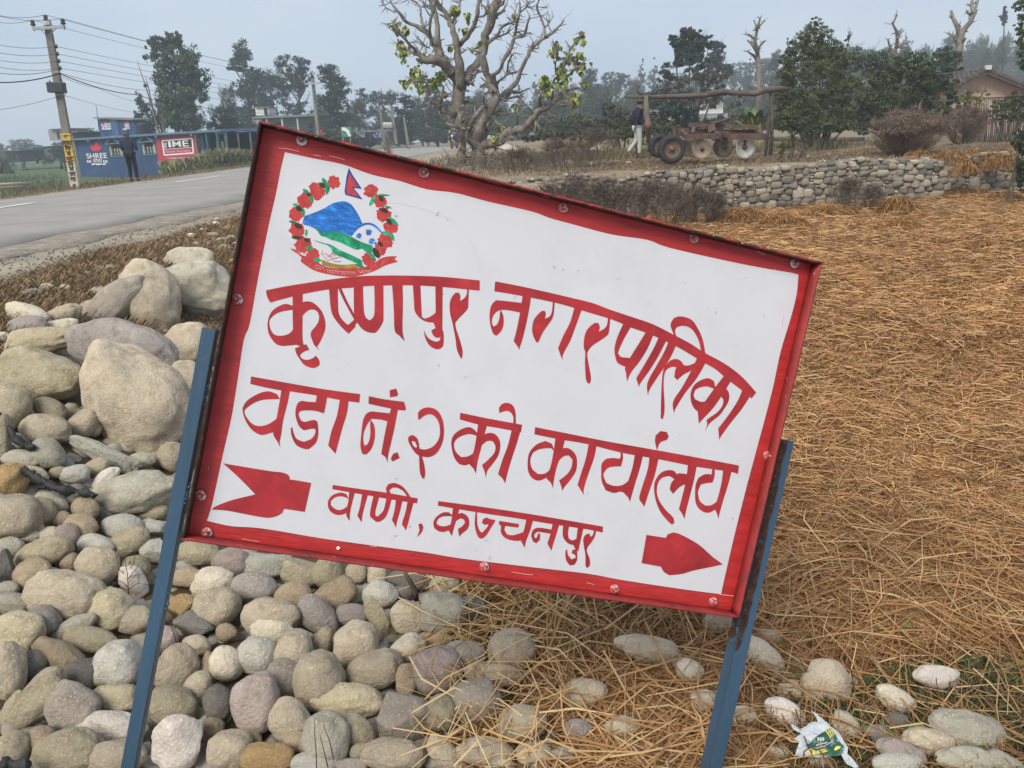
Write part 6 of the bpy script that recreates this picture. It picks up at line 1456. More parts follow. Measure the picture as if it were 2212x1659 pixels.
for x in (557, 585.5, 618, 651): mb = MB(); pxbox(mb, x-1.6, x+1.6, 253, 335, HB+.2, .3); mb.build('pillar', palew_, hb)
for x in (599, 668): mb = MB(); pxbox(mb, x, x+9, 264, 277, HB+2.1, .1); mb.build('window', darkint, hb)
mb = MB(); pxbox(mb, 574, 588, 256, 335, HB+2.1, .1); mb.build('doorway', darkint, hb)
mb = MB(); pxbox(mb, 553, 581, 232, 249, HB+2, 3); rb = mb.build('rooftop_box', mat('white_wall', (.66, .66, .62), rough=.8, var=.1), hb)
mb = MB(); pxbox(mb, 551, 583, 230.5, 232, HB+1.8, 3.4); mb.build('box_roof', greyroof, rb)
mb = MB(); pxbox(mb, 571.5, 578.5, 233.5, 248.5, HB+1.95, .1); mb.build('dark_opening', darkint, rb)
vil = [((108, 150), 279, 300, 100, 'unfinished grey house with iron rods behind the leaning pole', concm), ((148, 168), 286, 345, 66, 'grey side building just left of the blue shop', mat('grey_block', (.27, .28, .30), rough=.9, var=.15)), ((20, 40), 320, 334, 110, 'small white walled hut on the far left', palew_), ((5, 42), 326, 348, 95, 'dark low shed on the far left field edge', mat('dark_shed', (.07, .075, .085), rough=.9, var=.3)), ((66, 100), 318, 340, 100, 'low hut with a turquoise roof on the far left', mat('brown_shed', (.12, .11, .10), rough=.9, var=.2)), ((100, 140), 322, 345, 98, 'long dark shed left of the leaning pole', mat('shed_dark2', (.09, .095, .10), rough=.9, var=.2))]
for (x0, x1), yt, yb, dd, lab, mt_ in vil:
    root = empty('village_house', (0, 0, 0), label=lab, cat='house', group='houses beyond the left field')
    mb = MB(); a, b_, t = pxbox(mb, x0, x1, yt, yb+3, dd, 5); mb.build('wall', mt_, root)
    mb = MB(); pxbox(mb, x0-1.5, x1+1.5, yt-1.6, yt, dd-.4, 6); mb.build('roof', mat('turquoise_roof', (.06, .28, .24), rough=.7) if 'turquoise' in lab else greyroof, root)
    mb = MB(); pxbox(mb, x0+(x1-x0)*.4, x0+(x1-x0)*.52, yt+(yb-yt)*.25, yb, dd-.05, .1); mb.build('door', darkint, root)
    if 'rods' in lab:
        for k in range(4): MB().tube([at_y(134+k*2.2, 278, dd+1), at_y(133.5+k*2.2, 262+k, dd+1)], .03, 5).build('iron_rod', metal, root)
hut = empty('roadside_hut', (0, 0, 0), label='low roadside hut with blue poster cloths at the road bend', cat='hut')
mb = MB(); pxbox(mb, 752, 852, 286, 306, 88, 4); mb.build('wall', mat('hut_dark', (.07, .075, .08), rough=.9, var=.3), hut)
mb = MB(); pxbox(mb, 745, 858, 282, 285, 87, 6); mb.build('roof', mat('straw_roof', (.33, .30, .24), rough=.9), hut)
for (x0, x1) in ((771, 789), (806, 838)):
    mb = MB(); pxbox(mb, x0, x1, 286, 297, 86.6, .1); po = mb.build('poster', mat('blue_poster', (.03, .10, .28), rough=.5, var=.3, scale=1.5, color2=(.45, .48, .52), mix_at=(.5, .55)), hut)
for x in (753, 778, 800, 830, 851): MB().tube([at_y(x, 308, 86.8), at_y(x, 284, 86.8)], .07, 5).build('post', woodm, hut)
sb = empty('signboard', (0, 0, 0), label='small red and white board on posts at the road bend', cat='signboard')
mb = MB(); pxbox(mb, 926, 944.5, 281, 291, 82, .08); mb.build('lower_panel', whitepaint, sb)
mb = MB(); pxbox(mb, 926, 944.5, 272.5, 281, 82, .08); mb.build('upper_panel', mat('faded_red', (.55, .10, .08), rough=.7), sb)
for x in (928, 942): MB().tube([at_y(x, 303, 82.1), at_y(x, 290, 82.1)], .05, 5).build('leg', metal, sb)
mb = MB(); c_ = at_y(935, 285.5, 81.9); mb.lathe([(.28, 0), (.28, .02), (.2, .02), (.2, 0)], 14, Matrix.Translation(c_) @ Matrix.Rotation(math.pi/2, 4, 'X')); mb.build('emblem', mat('faded_red', (.55, .10, .08)), sb)
gb = empty('signboard', (0, 0, 0), label='green and white roadside board right of the red scarfed rider', cat='signboard')
mb = MB(); pxbox(mb, 738, 760, 274, 296, 72, .1); mb.build('panel', mat('green_board', (.06, .22, .13), rough=.6), gb)
mb = MB(); pts = [at_y(x, y, 71.9) for x, y in ((738, 275), (746, 275.5), (754, 282), (758, 294), (753, 295), (748, 285), (738, 281))]; f = mb.bm.faces.new([mb.bm.verts.new(p) for p in pts]); bmesh.ops.triangulate(mb.bm, faces=[f]); mb.build('white_swash', whitepaint, gb)
for x in (741, 757): MB().tube([at_y(x, 310, 72.1), at_y(x, 294, 72.1)], .05, 5).build('leg', metal, gb)
# white wall building and sheds seen under the log beam
wb = empty('white_building', (0, 0, 0), label='white walled building glimpsed under the log beam', cat='building')
mb = MB(); pxbox(mb, 1512, 1561, 216, 262, 58, 5); mb.build('wall', mat('bright_white_wall', (.82, .82, .80), rough=.8, var=.04), wb)
mb = MB(); pxbox(mb, 1508, 1565, 212, 216, 57.4, 6); mb.build('roof', greyroof, wb)
shd = empty('tiled_shed', (0, 0, 0), label='low shed with grey ribbed roof below the white wall', cat='shed')
mb = MB(); pxbox(mb, 1505, 1570, 258, 275, 50, 3); mb.build('wall', palew_, shd)
for k in range(16):
    mb = MB(); x = 1503+k*4.3; a = at_y(x, 262, 49.2); b_ = at_y(x+2, 248, 52); beam(mb, a, b_, .10, .06); mb.build('roof_rib', greyroof, shd)
mb = MB(); v = [at_y(1502, 262.5, 49.2), at_y(1572, 260, 49.2), at_y(1572, 246.5, 52), at_y(1504, 249, 52)]; mb.quad(*v); o = mb.build('roof', greyroof, shd); md = o.modifiers.new('s', 'SOLIDIFY'); md.thickness = .08
pw = empty('pale_house', (0, 0, 0), label='pale house wall half hidden behind the thin leaved tree', cat='house')
mb = MB(); pxbox(mb, 1390, 1480, 240, 270, 60, 4); mb.build('wall', palew_, pw)
mb = MB(); pxbox(mb, 1386, 1484, 237, 240.5, 59.5, 5); mb.build('roof', greyroof, pw)
for x in (1402, 1425, 1450): mb = MB(); pxbox(mb, x, x+7, 246, 258, 59.95, .1); mb.build('window', darkint, pw)
# tiled gable house on the right
HD = 32
th_ = empty('tiled_house', (0, 0, 0), label='pinkish mud walled house with a grey tiled gable roof', cat='house')
apx = at_y(2128, 150, HD); le = at_y(2068, 182, HD); re_ = at_y(2212, 184, HD)
wl_, wr_ = le.x+.12, re_.x+.5
mud = mat('pink_mud_wall', (.52, .38, .31), rough=.95, var=.16, scale=1.2, bump=.5, bscale=5, color2=(.44, .34, .27), mix_at=(.5, .75))
zb = TERR-.1
def slope_z(x): return le.z+(apx.z-le.z)*(x-le.x)/(apx.x-le.x) if x < apx.x else apx.z+(re_.z-apx.z)*(x-apx.x)/(re_.x-apx.x)
prof_ = [(wl_, zb), (wr_, zb), (wr_, slope_z(wr_)-.06), (apx.x, apx.z-.08), (wl_, slope_z(wl_)-.06)]
MB().prism(prof_, 0, 6.0, Matrix(((1, 0, 0, 0), (0, 0, 1, HD+.35), (0, 1, 0, 0), (0, 0, 0, 1)))).build('wall', mud, th_)
tilem = mat('weathered_tile', (.095, .085, .078), rough=.95, var=.35, scale=8, bump=.6, bscale=20, color2=(.16, .145, .13), mix_at=(.5, .7), objrand=.25)
tme = MB().tube([(0, -.17, 0), (0, .17, .02)], [.085, .07], 7)
tile0 = tme.build('tile', tilem, None); tm_ = tile0.data; bpy.data.objects.remove(tile0)
cnt = 0
for sgn, ex in ((-1, le.x-.25), (1, wr_+.25)):
    n_ = int(abs(ex-apx.x)/.16)
    for i in range(n_):
        for j in range(11):
            if cnt >= 290: break
            x = apx.x+sgn*(i+.5)*.16; z = slope_z(x)+.02 if le.x < x < re_.x else slope_z(x)+.02
            o = bpy.data.objects.new('tile', tm_); COL.objects.link(o); o.parent = th_; o.location = (x, HD-.02+.34*j, z+rng.uniform(-.01, .015)); o.rotation_euler = (rng.uniform(-.05, .05), 0, rng.uniform(-.06, .06)); cnt += 1
mb = MB()
for sgn, ex in ((-1, le.x-.3), (1, wr_+.3)): mb.quad((apx.x, HD-.15, apx.z-.035), (ex, HD-.15, slope_z(ex)-.035), (ex, HD+6.4, slope_z(ex)-.035), (apx.x, HD+6.4, apx.z-.035))
o = mb.build('roof', tilem, th_); md = o.modifiers.new('s', 'SOLIDIFY'); md.thickness = .05
mb = MB()
for sgn, ex in ((-1, le.x-.3), (1, wr_+.3)): beam(mb, (apx.x, HD-.12, apx.z-.12), (ex, HD-.12, slope_z(ex)-.12), .06, .10)
mb.build('barge_board', barkd, th_)
MB().box((apx.x, HD-.18, apx.z+.06), (.22, .12, .16)).build('ridge_end', palew_, th_)
# stick fence before the house
sf = empty('stick_fence', (0, 0, 0), label='fence of upright sticks before the tiled house', cat='fence')
for k in range(34):
    x = 2084+k*4.0; y0 = 268+rng.uniform(-2, 2); a = at_y(x, y0, 25.5); t = at_y(x+rng.uniform(-2, 2), 205+rng.uniform(-3, 10), 25.5); MB().tube([Vector((a.x, a.y, TERR-.1)), (a+t)/2+Vector((rng.uniform(-.02, .02), 0, 0)), t], [.022, .02, .014], 5).build('stick', barkm if k % 3 else woodm, sf)
for y in (212, 240): MB().tube([at_y(2078, y+2, 25.45), at_y(2150, y-1, 25.45), at_y(2225, y-4, 25.45)], .02, 5).build('rail', woodm, sf)

# ------------------------------------------------------------------ log frame on the terrace
z4 = lambda x, y: ((2050+x/2.765)*.61240, (y/2.765)*.61240)
FD = 19.6
lf = empty('log_frame', (0, 0, 0), label='long crooked log resting on two forked wooden posts', cat='log frame')
pts = [at_y(*z4(x, y), FD+.15*math.sin(x*.01)) for x, y in ((430, 948), (650, 945), (850, 942), (1000, 940), (1200, 930), (1300, 908), (1400, 896), (1550, 906), (1700, 912), (1780, 884), (1900, 868), (2015, 872))]
sc4 = .6124/2.765/F*FD
MB().tube(pts, [r*sc4 for r in (10, 18, 21, 22, 24, 28, 25, 25, 27, 28, 27, 24)], 10).build('beam', woodm, lf)
MB().tube([at_z(*z4(668, 1420), TERR-.1)+Vector((0, FD-at_z(*z4(668, 1420), TERR).y, 0))*0+Vector((0, 0, -.1)), at_y(*z4(655, 1300), FD), at_y(*z4(645, 1150), FD), at_y(*z4(628, 935), FD)], [r*sc4 for r in (32, 29, 26, 22)], 9).build('left_post', mat('limed_post', (.15, .125, .10), rough=.9, var=.3, scale=3, color2=(.36, .34, .31), mix_at=(.54, .62), stretch=(1, 1, .5)), lf)
MB().tube([at_y(*z4(660, 1260), FD-.005), at_y(*z4(652, 1190), FD-.005)], [r*sc4 for r in (30, 28.5)], 9).build('red_paint_patch', mat('weathered_red', (.20, .085, .07), rough=.9, var=.3, scale=8), lf)
MB().tube([at_y(*z4(640, 960), FD+.3), at_y(*z4(560, 900), FD+.3), at_y(*z4(545, 830), FD+.3), at_y(*z4(525, 800), FD+.3)], [r*sc4 for r in (16, 14, 11, 7)], 7).build('fork', woodm, lf)
MB().tube([at_y(*z4(555, 860), FD+.3), at_y(*z4(585, 810), FD+.3)], [r*sc4 for r in (10, 6)], 6).build('fork', woodm, lf)
b0 = at_y(*z4(1868, 1210), FD); MB().tube([Vector((b0.x, b0.y, TERR-.1)), at_y(*z4(1865, 1100), FD), at_y(*z4(1850, 960), FD), at_y(*z4(1838, 850), FD)], [r*sc4 for r in (20, 18, 15, 11)], 8).build('right_post', woodm, lf)
MB().tube([Vector((b0.x-.1, b0.y+.12, TERR-.1)), at_y(*z4(1840, 1100), FD+.15), at_y(*z4(1860, 845), FD+.15)], [r*sc4 for r in (15, 13, 9)], 7).build('right_prop', woodm, lf)
# fallen log
z5 = lambda x, y: ((2750+x/2.37)*.61240, (y/2.37)*.61240)
c0, c1 = at_z(*z5(-120, 1165), TERR+.07), at_z(*z5(700, 1160), TERR+.07)
tag(MB().tube([c0, c0.lerp(c1, .3)+Vector((0, 0, .02)), c0.lerp(c1, .65)-Vector((0, .05, 0)), c1], [.10, .11, .10, .075], 9).build('fallen_log', woodm), 'long dark log lying on the ground before the great green bush', 'log')

# ------------------------------------------------------------------ disc harrow with two tyres
hw = empty('disc_harrow', (0, 0, 0), label='rusty disc harrow on two rubber tyres parked on the terrace', cat='harrow')
rustb = mat('rust_brown', (.10, .062, .050), rough=.85, var=.3, scale=6, bump=.5, bscale=40, color2=(.15, .105, .09), mix_at=(.45, .7), spec=.2)
rim_m = mat('rusty_rim', (.15, .095, .07), rough=.8, var=.25, scale=10, bump=.3, bscale=50)
tyre_m = mat('tyre_rubber', (.035, .036, .04), rough=.85, var=.3, scale=8, bump=.3, bscale=60)
disc_w = mat('polished_disc', (.55, .52, .47), rough=.45, var=.25, scale=5, metallic=.4, color2=(.35, .28, .20), mix_at=(.5, .75)); disc_b = mat('dull_disc', (.21, .165, .12), rough=.6, var=.3, scale=5, metallic=.25)
H1 = 17.7; U1 = .6124/2.765/F*H1
def wheel(cx_, cy_, r, dist, yaw, nm='wheel'):
    c_ = at_y(*z4(cx_, cy_), dist); R_ = r*.6124/2.765/F*dist*1.02
    c_.z = max(c_.z, TERR+R_-.02)
    M = Matrix.Translation(c_) @ Matrix.Rotation(yaw, 4, 'Z') @ Matrix.Rotation(math.pi/2, 4, 'X')
    w = R_*.30
    prof = [(R_*.60, -w*.75), (R_*.74, -w), (R_*.93, -w*.9), (R_*.99, -w*.6), (R_, 0), (R_*.99, w*.6), (R_*.93, w*.9), (R_*.74, w), (R_*.60, w*.75), (R_*.56, w*.3), (R_*.56, -w*.3), (R_*.60, -w*.75)]
    root = MB().lathe(prof, 28, M).build(nm, tyre_m, hw)
    mb = MB()
    for k in range(28):
        a = 2*math.pi*k/28; mb.box(M @ Vector((R_*.99*math.cos(a), R_*.99*math.sin(a), (w*.35 if k % 2 else -w*.35))), (R_*.07, R_*.035, w*.7), rot=(M.to_3x3() @ Matrix.Rotation(a, 3, 'Z')))
    mb.build('tread', tyre_m, root)
    MB().lathe([(R_*.60, w*.78), (R_*.56, w*.72), (R_*.50, w*.35), (R_*.44, w*.45), (R_*.40, w*.30), (R_*.20, w*.35), (R_*.17, w*.55), (R_*.10, w*.75), (R_*.09, w*.95), (0, w*.95)], 24, M).build('rim', rim_m, root)
    MB().lathe([(R_*.60, -w*.78), (R_*.5, -w*.4), (R_*.2, -w*.3), (R_*.1, -w*.9), (0, -w*.9)], 20, M).build('rim', rim_m, root)
    mb = MB()
    for k in range(5):
        a = 2*math.pi*k/5+.3; mb.lathe([(R_*.03, 0), (R_*.03, w*.2), (0, w*.22)], 6, M @ Matrix.Translation((R_*.28*math.cos(a), R_*.28*math.sin(a), w*.33)))
    mb.build('wheel_nuts', rustb, root)
    return c_, R_
wheel(880, 1455, 128, H1, .12); wheel(765, 1425, 104, H1+.95, .12)
def disc(cx_, cy_, r, dist, yaw, material):
    c_ = at_y(*z4(cx_, cy_), dist); R_ = r*.6124/2.765/F*dist; M = Matrix.Translation(c_) @ Matrix.Rotation(yaw, 4, 'Z') @ Matrix.Rotation(math.pi/2, 4, 'X')
    o = MB().lathe([(0, -R_*.16), (R_*.2, -R_*.15), (R_*.5, -R_*.09), (R_*.8, -R_*.02), (R_, .03), (R_*.99, .035), (R_*.8, 0), (R_*.5, -R_*.06), (0, -R_*.12)], 28, M).build('disc', material, hw)
    MB().lathe([(R_*.22, -R_*.17), (R_*.24, R_*.03), (R_*.14, R_*.08), (R_*.12, R_*.2), (0, R_*.2)], 12, M).build('hub', rustb, o)
disc(1598, 1435, 104, H1+.1, .25, disc_w)
for k in range(3): disc(1400-k*26, 1430, 96-k*3, H1+.35+.3*k, .5, disc_b)
disc(1180, 1450, 92, H1+.0, -.35, disc_b)
for k in range(3): disc(1120-k*40, 1440, 88-k*4, H1+.3+.28*k, -.35, disc_b)
def hbeam(p, q_, d0, d1, w=.09, h=.10, nm='frame_bar'):
    mb = MB(); beam(mb, at_y(*z4(*p), d0), at_y(*z4(*q_), d1), w, h); return mb.build(nm, rustb, hw)
hbeam((1050, 1215), (1745, 1240), H1+.8, H1+.8, .08, .085); hbeam((1020, 1335), (1345, 1325), H1, H1, .08, .12); hbeam((960, 1275), (1030, 1335), H1+.9, H1, .08, .1)
hbeam((1345, 1325), (1280, 1285), H1, H1+.9, .08, .1); hbeam((960, 1265), (1290, 1290), H1+.9, H1+.9, .07, .09); hbeam((1430, 1335), (1785, 1335), H1, H1, .08, .14); hbeam((1430, 1310), (1290, 1300), H1, H1+.9, .08, .12)
hbeam((1785, 1335), (1700, 1290), H1, H1+.9, .08, .12); hbeam((1290, 1290), (1700, 1285), H1+.9, H1+.9, .08, .10); hbeam((1090, 1300), (1100, 1240), H1+.4, H1+.5, .08, .05, 'upright'); hbeam((1255, 1300), (1255, 1225), H1+.5, H1+.8, .08, .06, 'upright')
hbeam((1740, 1320), (1740, 1235), H1+.4, H1+.8, .07, .1, 'upright'); hbeam((905, 1330), (905, 1240), H1+.2, H1+.2, .06, .06, 'hitch_plate'); hbeam((960, 1330), (958, 1248), H1+.35, H1+.35, .06, .06, 'hitch_plate'); hbeam((880, 1455), (765, 1425), H1, H1+.95, .08, .08, 'axle')
hbeam((905, 1340), (880, 1440), H1+.2, H1+.3, .07, .07, 'axle_arm'); hbeam((1280, 1358), (1430, 1362), H1+.3, H1+.3, .08, .08); hbeam((1140, 1420), (1165, 1340), H1+.1, H1+.1, .06, .06, 'gang_arm'); hbeam((1595, 1420), (1600, 1340), H1+.15, H1+.1, .06, .06, 'gang_arm'); hbeam((1400, 1420), (1410, 1340), H1+.5, H1+.4, .06, .06, 'gang_arm')
hbeam((1180, 1450), (1010, 1440), H1, H1+.9, .05, .05, 'gang_shaft'); hbeam((1598, 1435), (1340, 1430), H1+.1, H1+1.0, .05, .05, 'gang_shaft'); hbeam((1290, 1285), (1290, 1195), H1+.5, H1+.75, .07, .07, 'upright')
tag(MB().tube([at_y(*z4(1285, 1200), H1+.7), at_y(*z4(1380, 1180), H1+.7), at_y(*z4(1440, 1155), H1+.8), at_y(*z4(1490, 1085), H1+.8)], [.035, .035, .03, .015], 6).build('branch', woodm), 'broken green-tipped bough lying across the harrow frame', 'branch')
# banana plant
bp0 = at_y(*z4(1700, 1250), 22.5); bn = empty('banana_plant', (bp0.x, bp0.y, TERR), label='small banana plant with broad drooping leaves by the right post', cat='plant')
ban = mat('banana_leaf', (.07, .11, .035), rough=.5, var=.3, scale=3, color2=(.16, .19, .07), mix_at=(.5, .7), spec=.4); bst = mat('banana_stem', (.38, .33, .10), rough=.6, var=.2)
for k, (tx, ty, w) in enumerate(((1600, 990, .16), (1500, 1130, .13), (1640, 1040, .15), (1800, 1080, .15), (1760, 1020, .12), (1570, 1060, .14), (1840, 1150, .12), (1690, 1000, .10))):
    tip = at_y(*z4(tx, ty), 22.5+rng.uniform(-.6, .6))-bn.location; b0_ = Vector((rng.uniform(-.05, .05), 0, .05)); mid = Vector((tip.x*.35, tip.y*.3, max(tip.z*.85, .5))); st_ = []
    for i in range(9):
        t = i/8; st_.append(b0_*(1-t)**2+mid*2*t*(1-t)*1.0+(tip-Vector((0, 0, .12*t)))*t*t)
    MB().tube(st_[:6], [.03, .028, .025, .022, .018, .012], 6).build('stem', bst, bn)
    vv = []; ax_ = (st_[-1]-st_[3]).normalized(); sd = ax_.cross(Vector((0, 0, 1))).normalized()
    if abs(sd.y) > .8: sd = Vector((.7, .7, 0))
    for i in range(3, 9):
        t = (i-3)/5; ww = w*math.sin(math.pi*min(.97, t*.9+.08)); vv += [st_[i]+sd*ww-Vector((0, 0, ww*.5)), st_[i], st_[i]-sd*ww-Vector((0, 0, ww*.5))]
    fs = [(i*3+j, i*3+j+1, i*3+j+4, i*3+j+3) for i in range(5) for j in range(2)]
    link('leaf', mesh_np('leaf', vv, fs, smooth=True), ban, bn)
# heaps, rubble, stones on the terrace
def heap(px, py, w, h, d, material, lab, seed):
    p = at_y(px, py, d); U_ = d/F; q = random.Random(seed); bm = bmesh.new(); bmesh.ops.create_icosphere(bm, subdivisions=4, radius=1)
    for v in bm.verts:
        k = 1+.22*noise.noise(v.co*2+Vector((seed, 0, 0)))+.06*noise.noise(v.co*8); z = max(v.co.z, -.1); r_ = (1-z*.55) if z > 0 else 1; v.co = Vector((v.co.x*k*w*U_*r_, v.co.y*k*w*U_*.8*r_, z**1.0*k*h*U_ if z > 0 else z*.1))
    for f in bm.faces: f.smooth = True
    me = bpy.data.meshes.new('sand_heap'); bm.to_mesh(me); bm.free(); tag(link('sand_heap', me, material, None, (p.x, p.y, Gs(p.x, p.y)-.03)), lab, 'heap')
heapm = mat('pale_sand', (.46, .42, .36), rough=.95, var=.15, scale=3, bump=.7, bscale=12)
heap(1288, 303, 30, 17, 31, heapm, 'cream sand heap left of the walking man', 3); heap(1095, 312, 26, 12, 44, heapm, 'pale sand heap just right of the big trunk', 4)
WS = [(1358, 352, 7, 4, 'w', 'white stone on the terrace below the walking man'), (1278, 355, 7, 5, 'w', 'bright white stone among the dry shrubs left of the walking man'), (1302, 358, 4, 2.5, 'w', 'small white stone beside the bright white one'), (1305, 357, 3, 2, 'c', 'small cream stone at the terrace edge'), (1790, 333, 3, 2.2, 'w', 'small white stone on the terrace under the green weed'), (1805, 340, 3, 1.6, 'w', 'flat pale stone near the wall top'), (1420, 330, 4, 3, 'c', 'pale stone behind the harrow tyres'), (1512, 330, 3.5, 2.5, 'd', 'dark stone between the harrow discs'), (1745, 338, 3, 2, 'c', 'cream pebble at the wall top right of the harrow'), (1690, 322, 5, 2.5, 'c', 'cream stone at the foot of the green weed')]
for i, (x, y, a_, b_, c_, lab) in enumerate(WS):
    p = at_z(x, y, TERR+.02); k = (p-EYE).dot(AX[2])/F; o = link('small_stone', stone_mesh('small_stone', a_*k, a_*k*.8, b_*k, 'r', 700+i, 3), stone_mat(c_)); o.location = p; tag(o, lab, 'stone', 'stones on the terrace')
pts, sz, cs = [], [], []
for k in range(700):
    px, py = nr.uniform(925, 1140), nr.uniform(330, 366); p = at_z(px, py, .0)
    if not (14 < p.y < 34): continue
    r_ = nr.uniform(.05, .11); pts.append((p.x, p.y, Gs(p.x, p.y)+r_*.3)); sz.append(r_); cs.append(np.array((.36, .33, .29))*nr.uniform(.6, 1.2))
tag(scatter_stones('rubble', pts, sz, cs, fill_m), kind='stuff')
pts, sz, cs = [], [], []
for k in range(2600):
    x, y = nr.uniform(-4.6, -.8), nr.uniform(4.5, 13); r_ = nr.uniform(.008, .026); pts.append((x, y, Gs(x, y)+r_*.3)); sz.append(r_); cs.append(np.array((.36, .32, .26))*nr.uniform(.5, 1.2))
for k in range(2200):
    x, y = nr.uniform(-6.2, -4.5), nr.uniform(7, 22); r_ = nr.uniform(.008, .02); pts.append((x, y, Gs(x, y)+.012)); sz.append(r_); cs.append(np.array((.30, .28, .25))*nr.uniform(.5, 1.2))
for k in range(900):
    x, y = nr.uniform(-.5, 12), nr.uniform(16.5, 23); r_ = nr.uniform(.01, .035); pts.append((x, y, TERR+.0)); sz.append(r_); cs.append(np.array((.34, .29, .22))*nr.uniform(.5, 1.3))
PS_save = PS; PS = [(v, f) for v, f in proto_stones(1)]
import itertools
tiny = bmesh.new(); bmesh.ops.create_icosphere(tiny, subdivisions=1, radius=1); tv = np.array([v.co[:] for v in tiny.verts])*np.array([1, .8, .6]); tf = np.array([[v.index for v in f.verts] for f in tiny.faces]); tiny.free()
PS = [(tv, tf)]
tag(scatter_stones('gravel', pts, sz, cs, fill_m), kind='stuff'); PS = PS_save
# brush pile left of the pole
c_ = at_z(112, 393, -.05)
twig_shrub('brush_pile', 'grey pile of cut brushwood left of the leaning pole', 112, 402, 372, 60, 26, -.25, 40, 91, greyt, r=.014, cat='brushwood', arch=3.0, base_w=.9)
for (x0, y0, x1, y1, lab) in ((0, 400, 62, 396, 'upper pale timber lying at the far roadside left'), (0, 408, 50, 404, 'lower pale timber lying at the far roadside left')):
    tag(MB().tube([at_y(x0-20, y0, 24), at_y(x1, y1, 25)], .05, 6).build('timber', mat('pale_timber', (.40, .36, .28), rough=.9)), lab, 'timber')
for x, y0, y1 in ((3, 375, 352), (132/5.18/1.633*0+81, 352, 343), (133, 365, 350)):
    tag(MB().tube([at_y(x, y0, 40), at_y(x-1, y1, 40)], .06, 5).build('fence_post', barkd), {3: 'dark fence post at the left picture edge'}.get(x, 'dark fence post in the green field left of the pole' if x < 100 else 'dark fence post just left of the leaning pole'), 'post')
# stump branches between sign top and road
twig_shrub('stump_shoots', 'cut leafless shoots above the sign edge before the road', 893, 345, 318, 12, 19, -.03, 7, 92, barkm, depth=1, r=.02, cat='stump', arch=1.0)
twig_shrub('dead_branches', 'dead grey branches sprawling left of the big trunk foot', 960, 375, 325, 34, 19.5, -.03, 14, 93, barkm, depth=2, r=.013, cat='branches', arch=1.4)
twig_shrub('dead_branches', 'tangled dead sapling in front of the roadside hut', 845, 325, 262, 12, 40, -.03, 8, 94, barkm, depth=2, r=.02, cat='branches', arch=.6)

# ------------------------------------------------------------------ people
def skin(name, verts, edges, radii, material, parent, sub=2, root=0):
    me = bpy.data.meshes.new(name); me.from_pydata([tuple(v) for v in verts], edges, []); ob = bpy.data.objects.new(name, me); COL.objects.link(ob)
    sm = ob.modifiers.new('s', 'SKIN'); sm.use_smooth_shade = True; ob.modifiers.new('u', 'SUBSURF').levels = sub
    sv = me.skin_vertices[0].data
    for i, r in enumerate(radii): sv[i].radius = r if isinstance(r, tuple) else (r, r); sv[i].use_root = (i == root)
    bpy.context.view_layer.update()
    m2 = bpy.data.meshes.new_from_object(ob.evaluated_get(bpy.context.evaluated_depsgraph_get())); bpy.data.objects.remove(ob); bpy.data.meshes.remove(me)
    m2.name = name; m2.materials.clear(); return link(name, m2, material, parent)
def chain(V, E, R, pts, start=None):
    i0 = start
    for p, r in pts:
        V.append(Vector(p)); R.append(r); i = len(V)-1
        if i0 is not None: E.append((i0, i))
        i0 = i
    return i0
skinm = mat('skin_tone', (.20, .115, .075), rough=.6, var=.1); hairm = mat('black_hair', (.012, .010, .010), rough=.5)
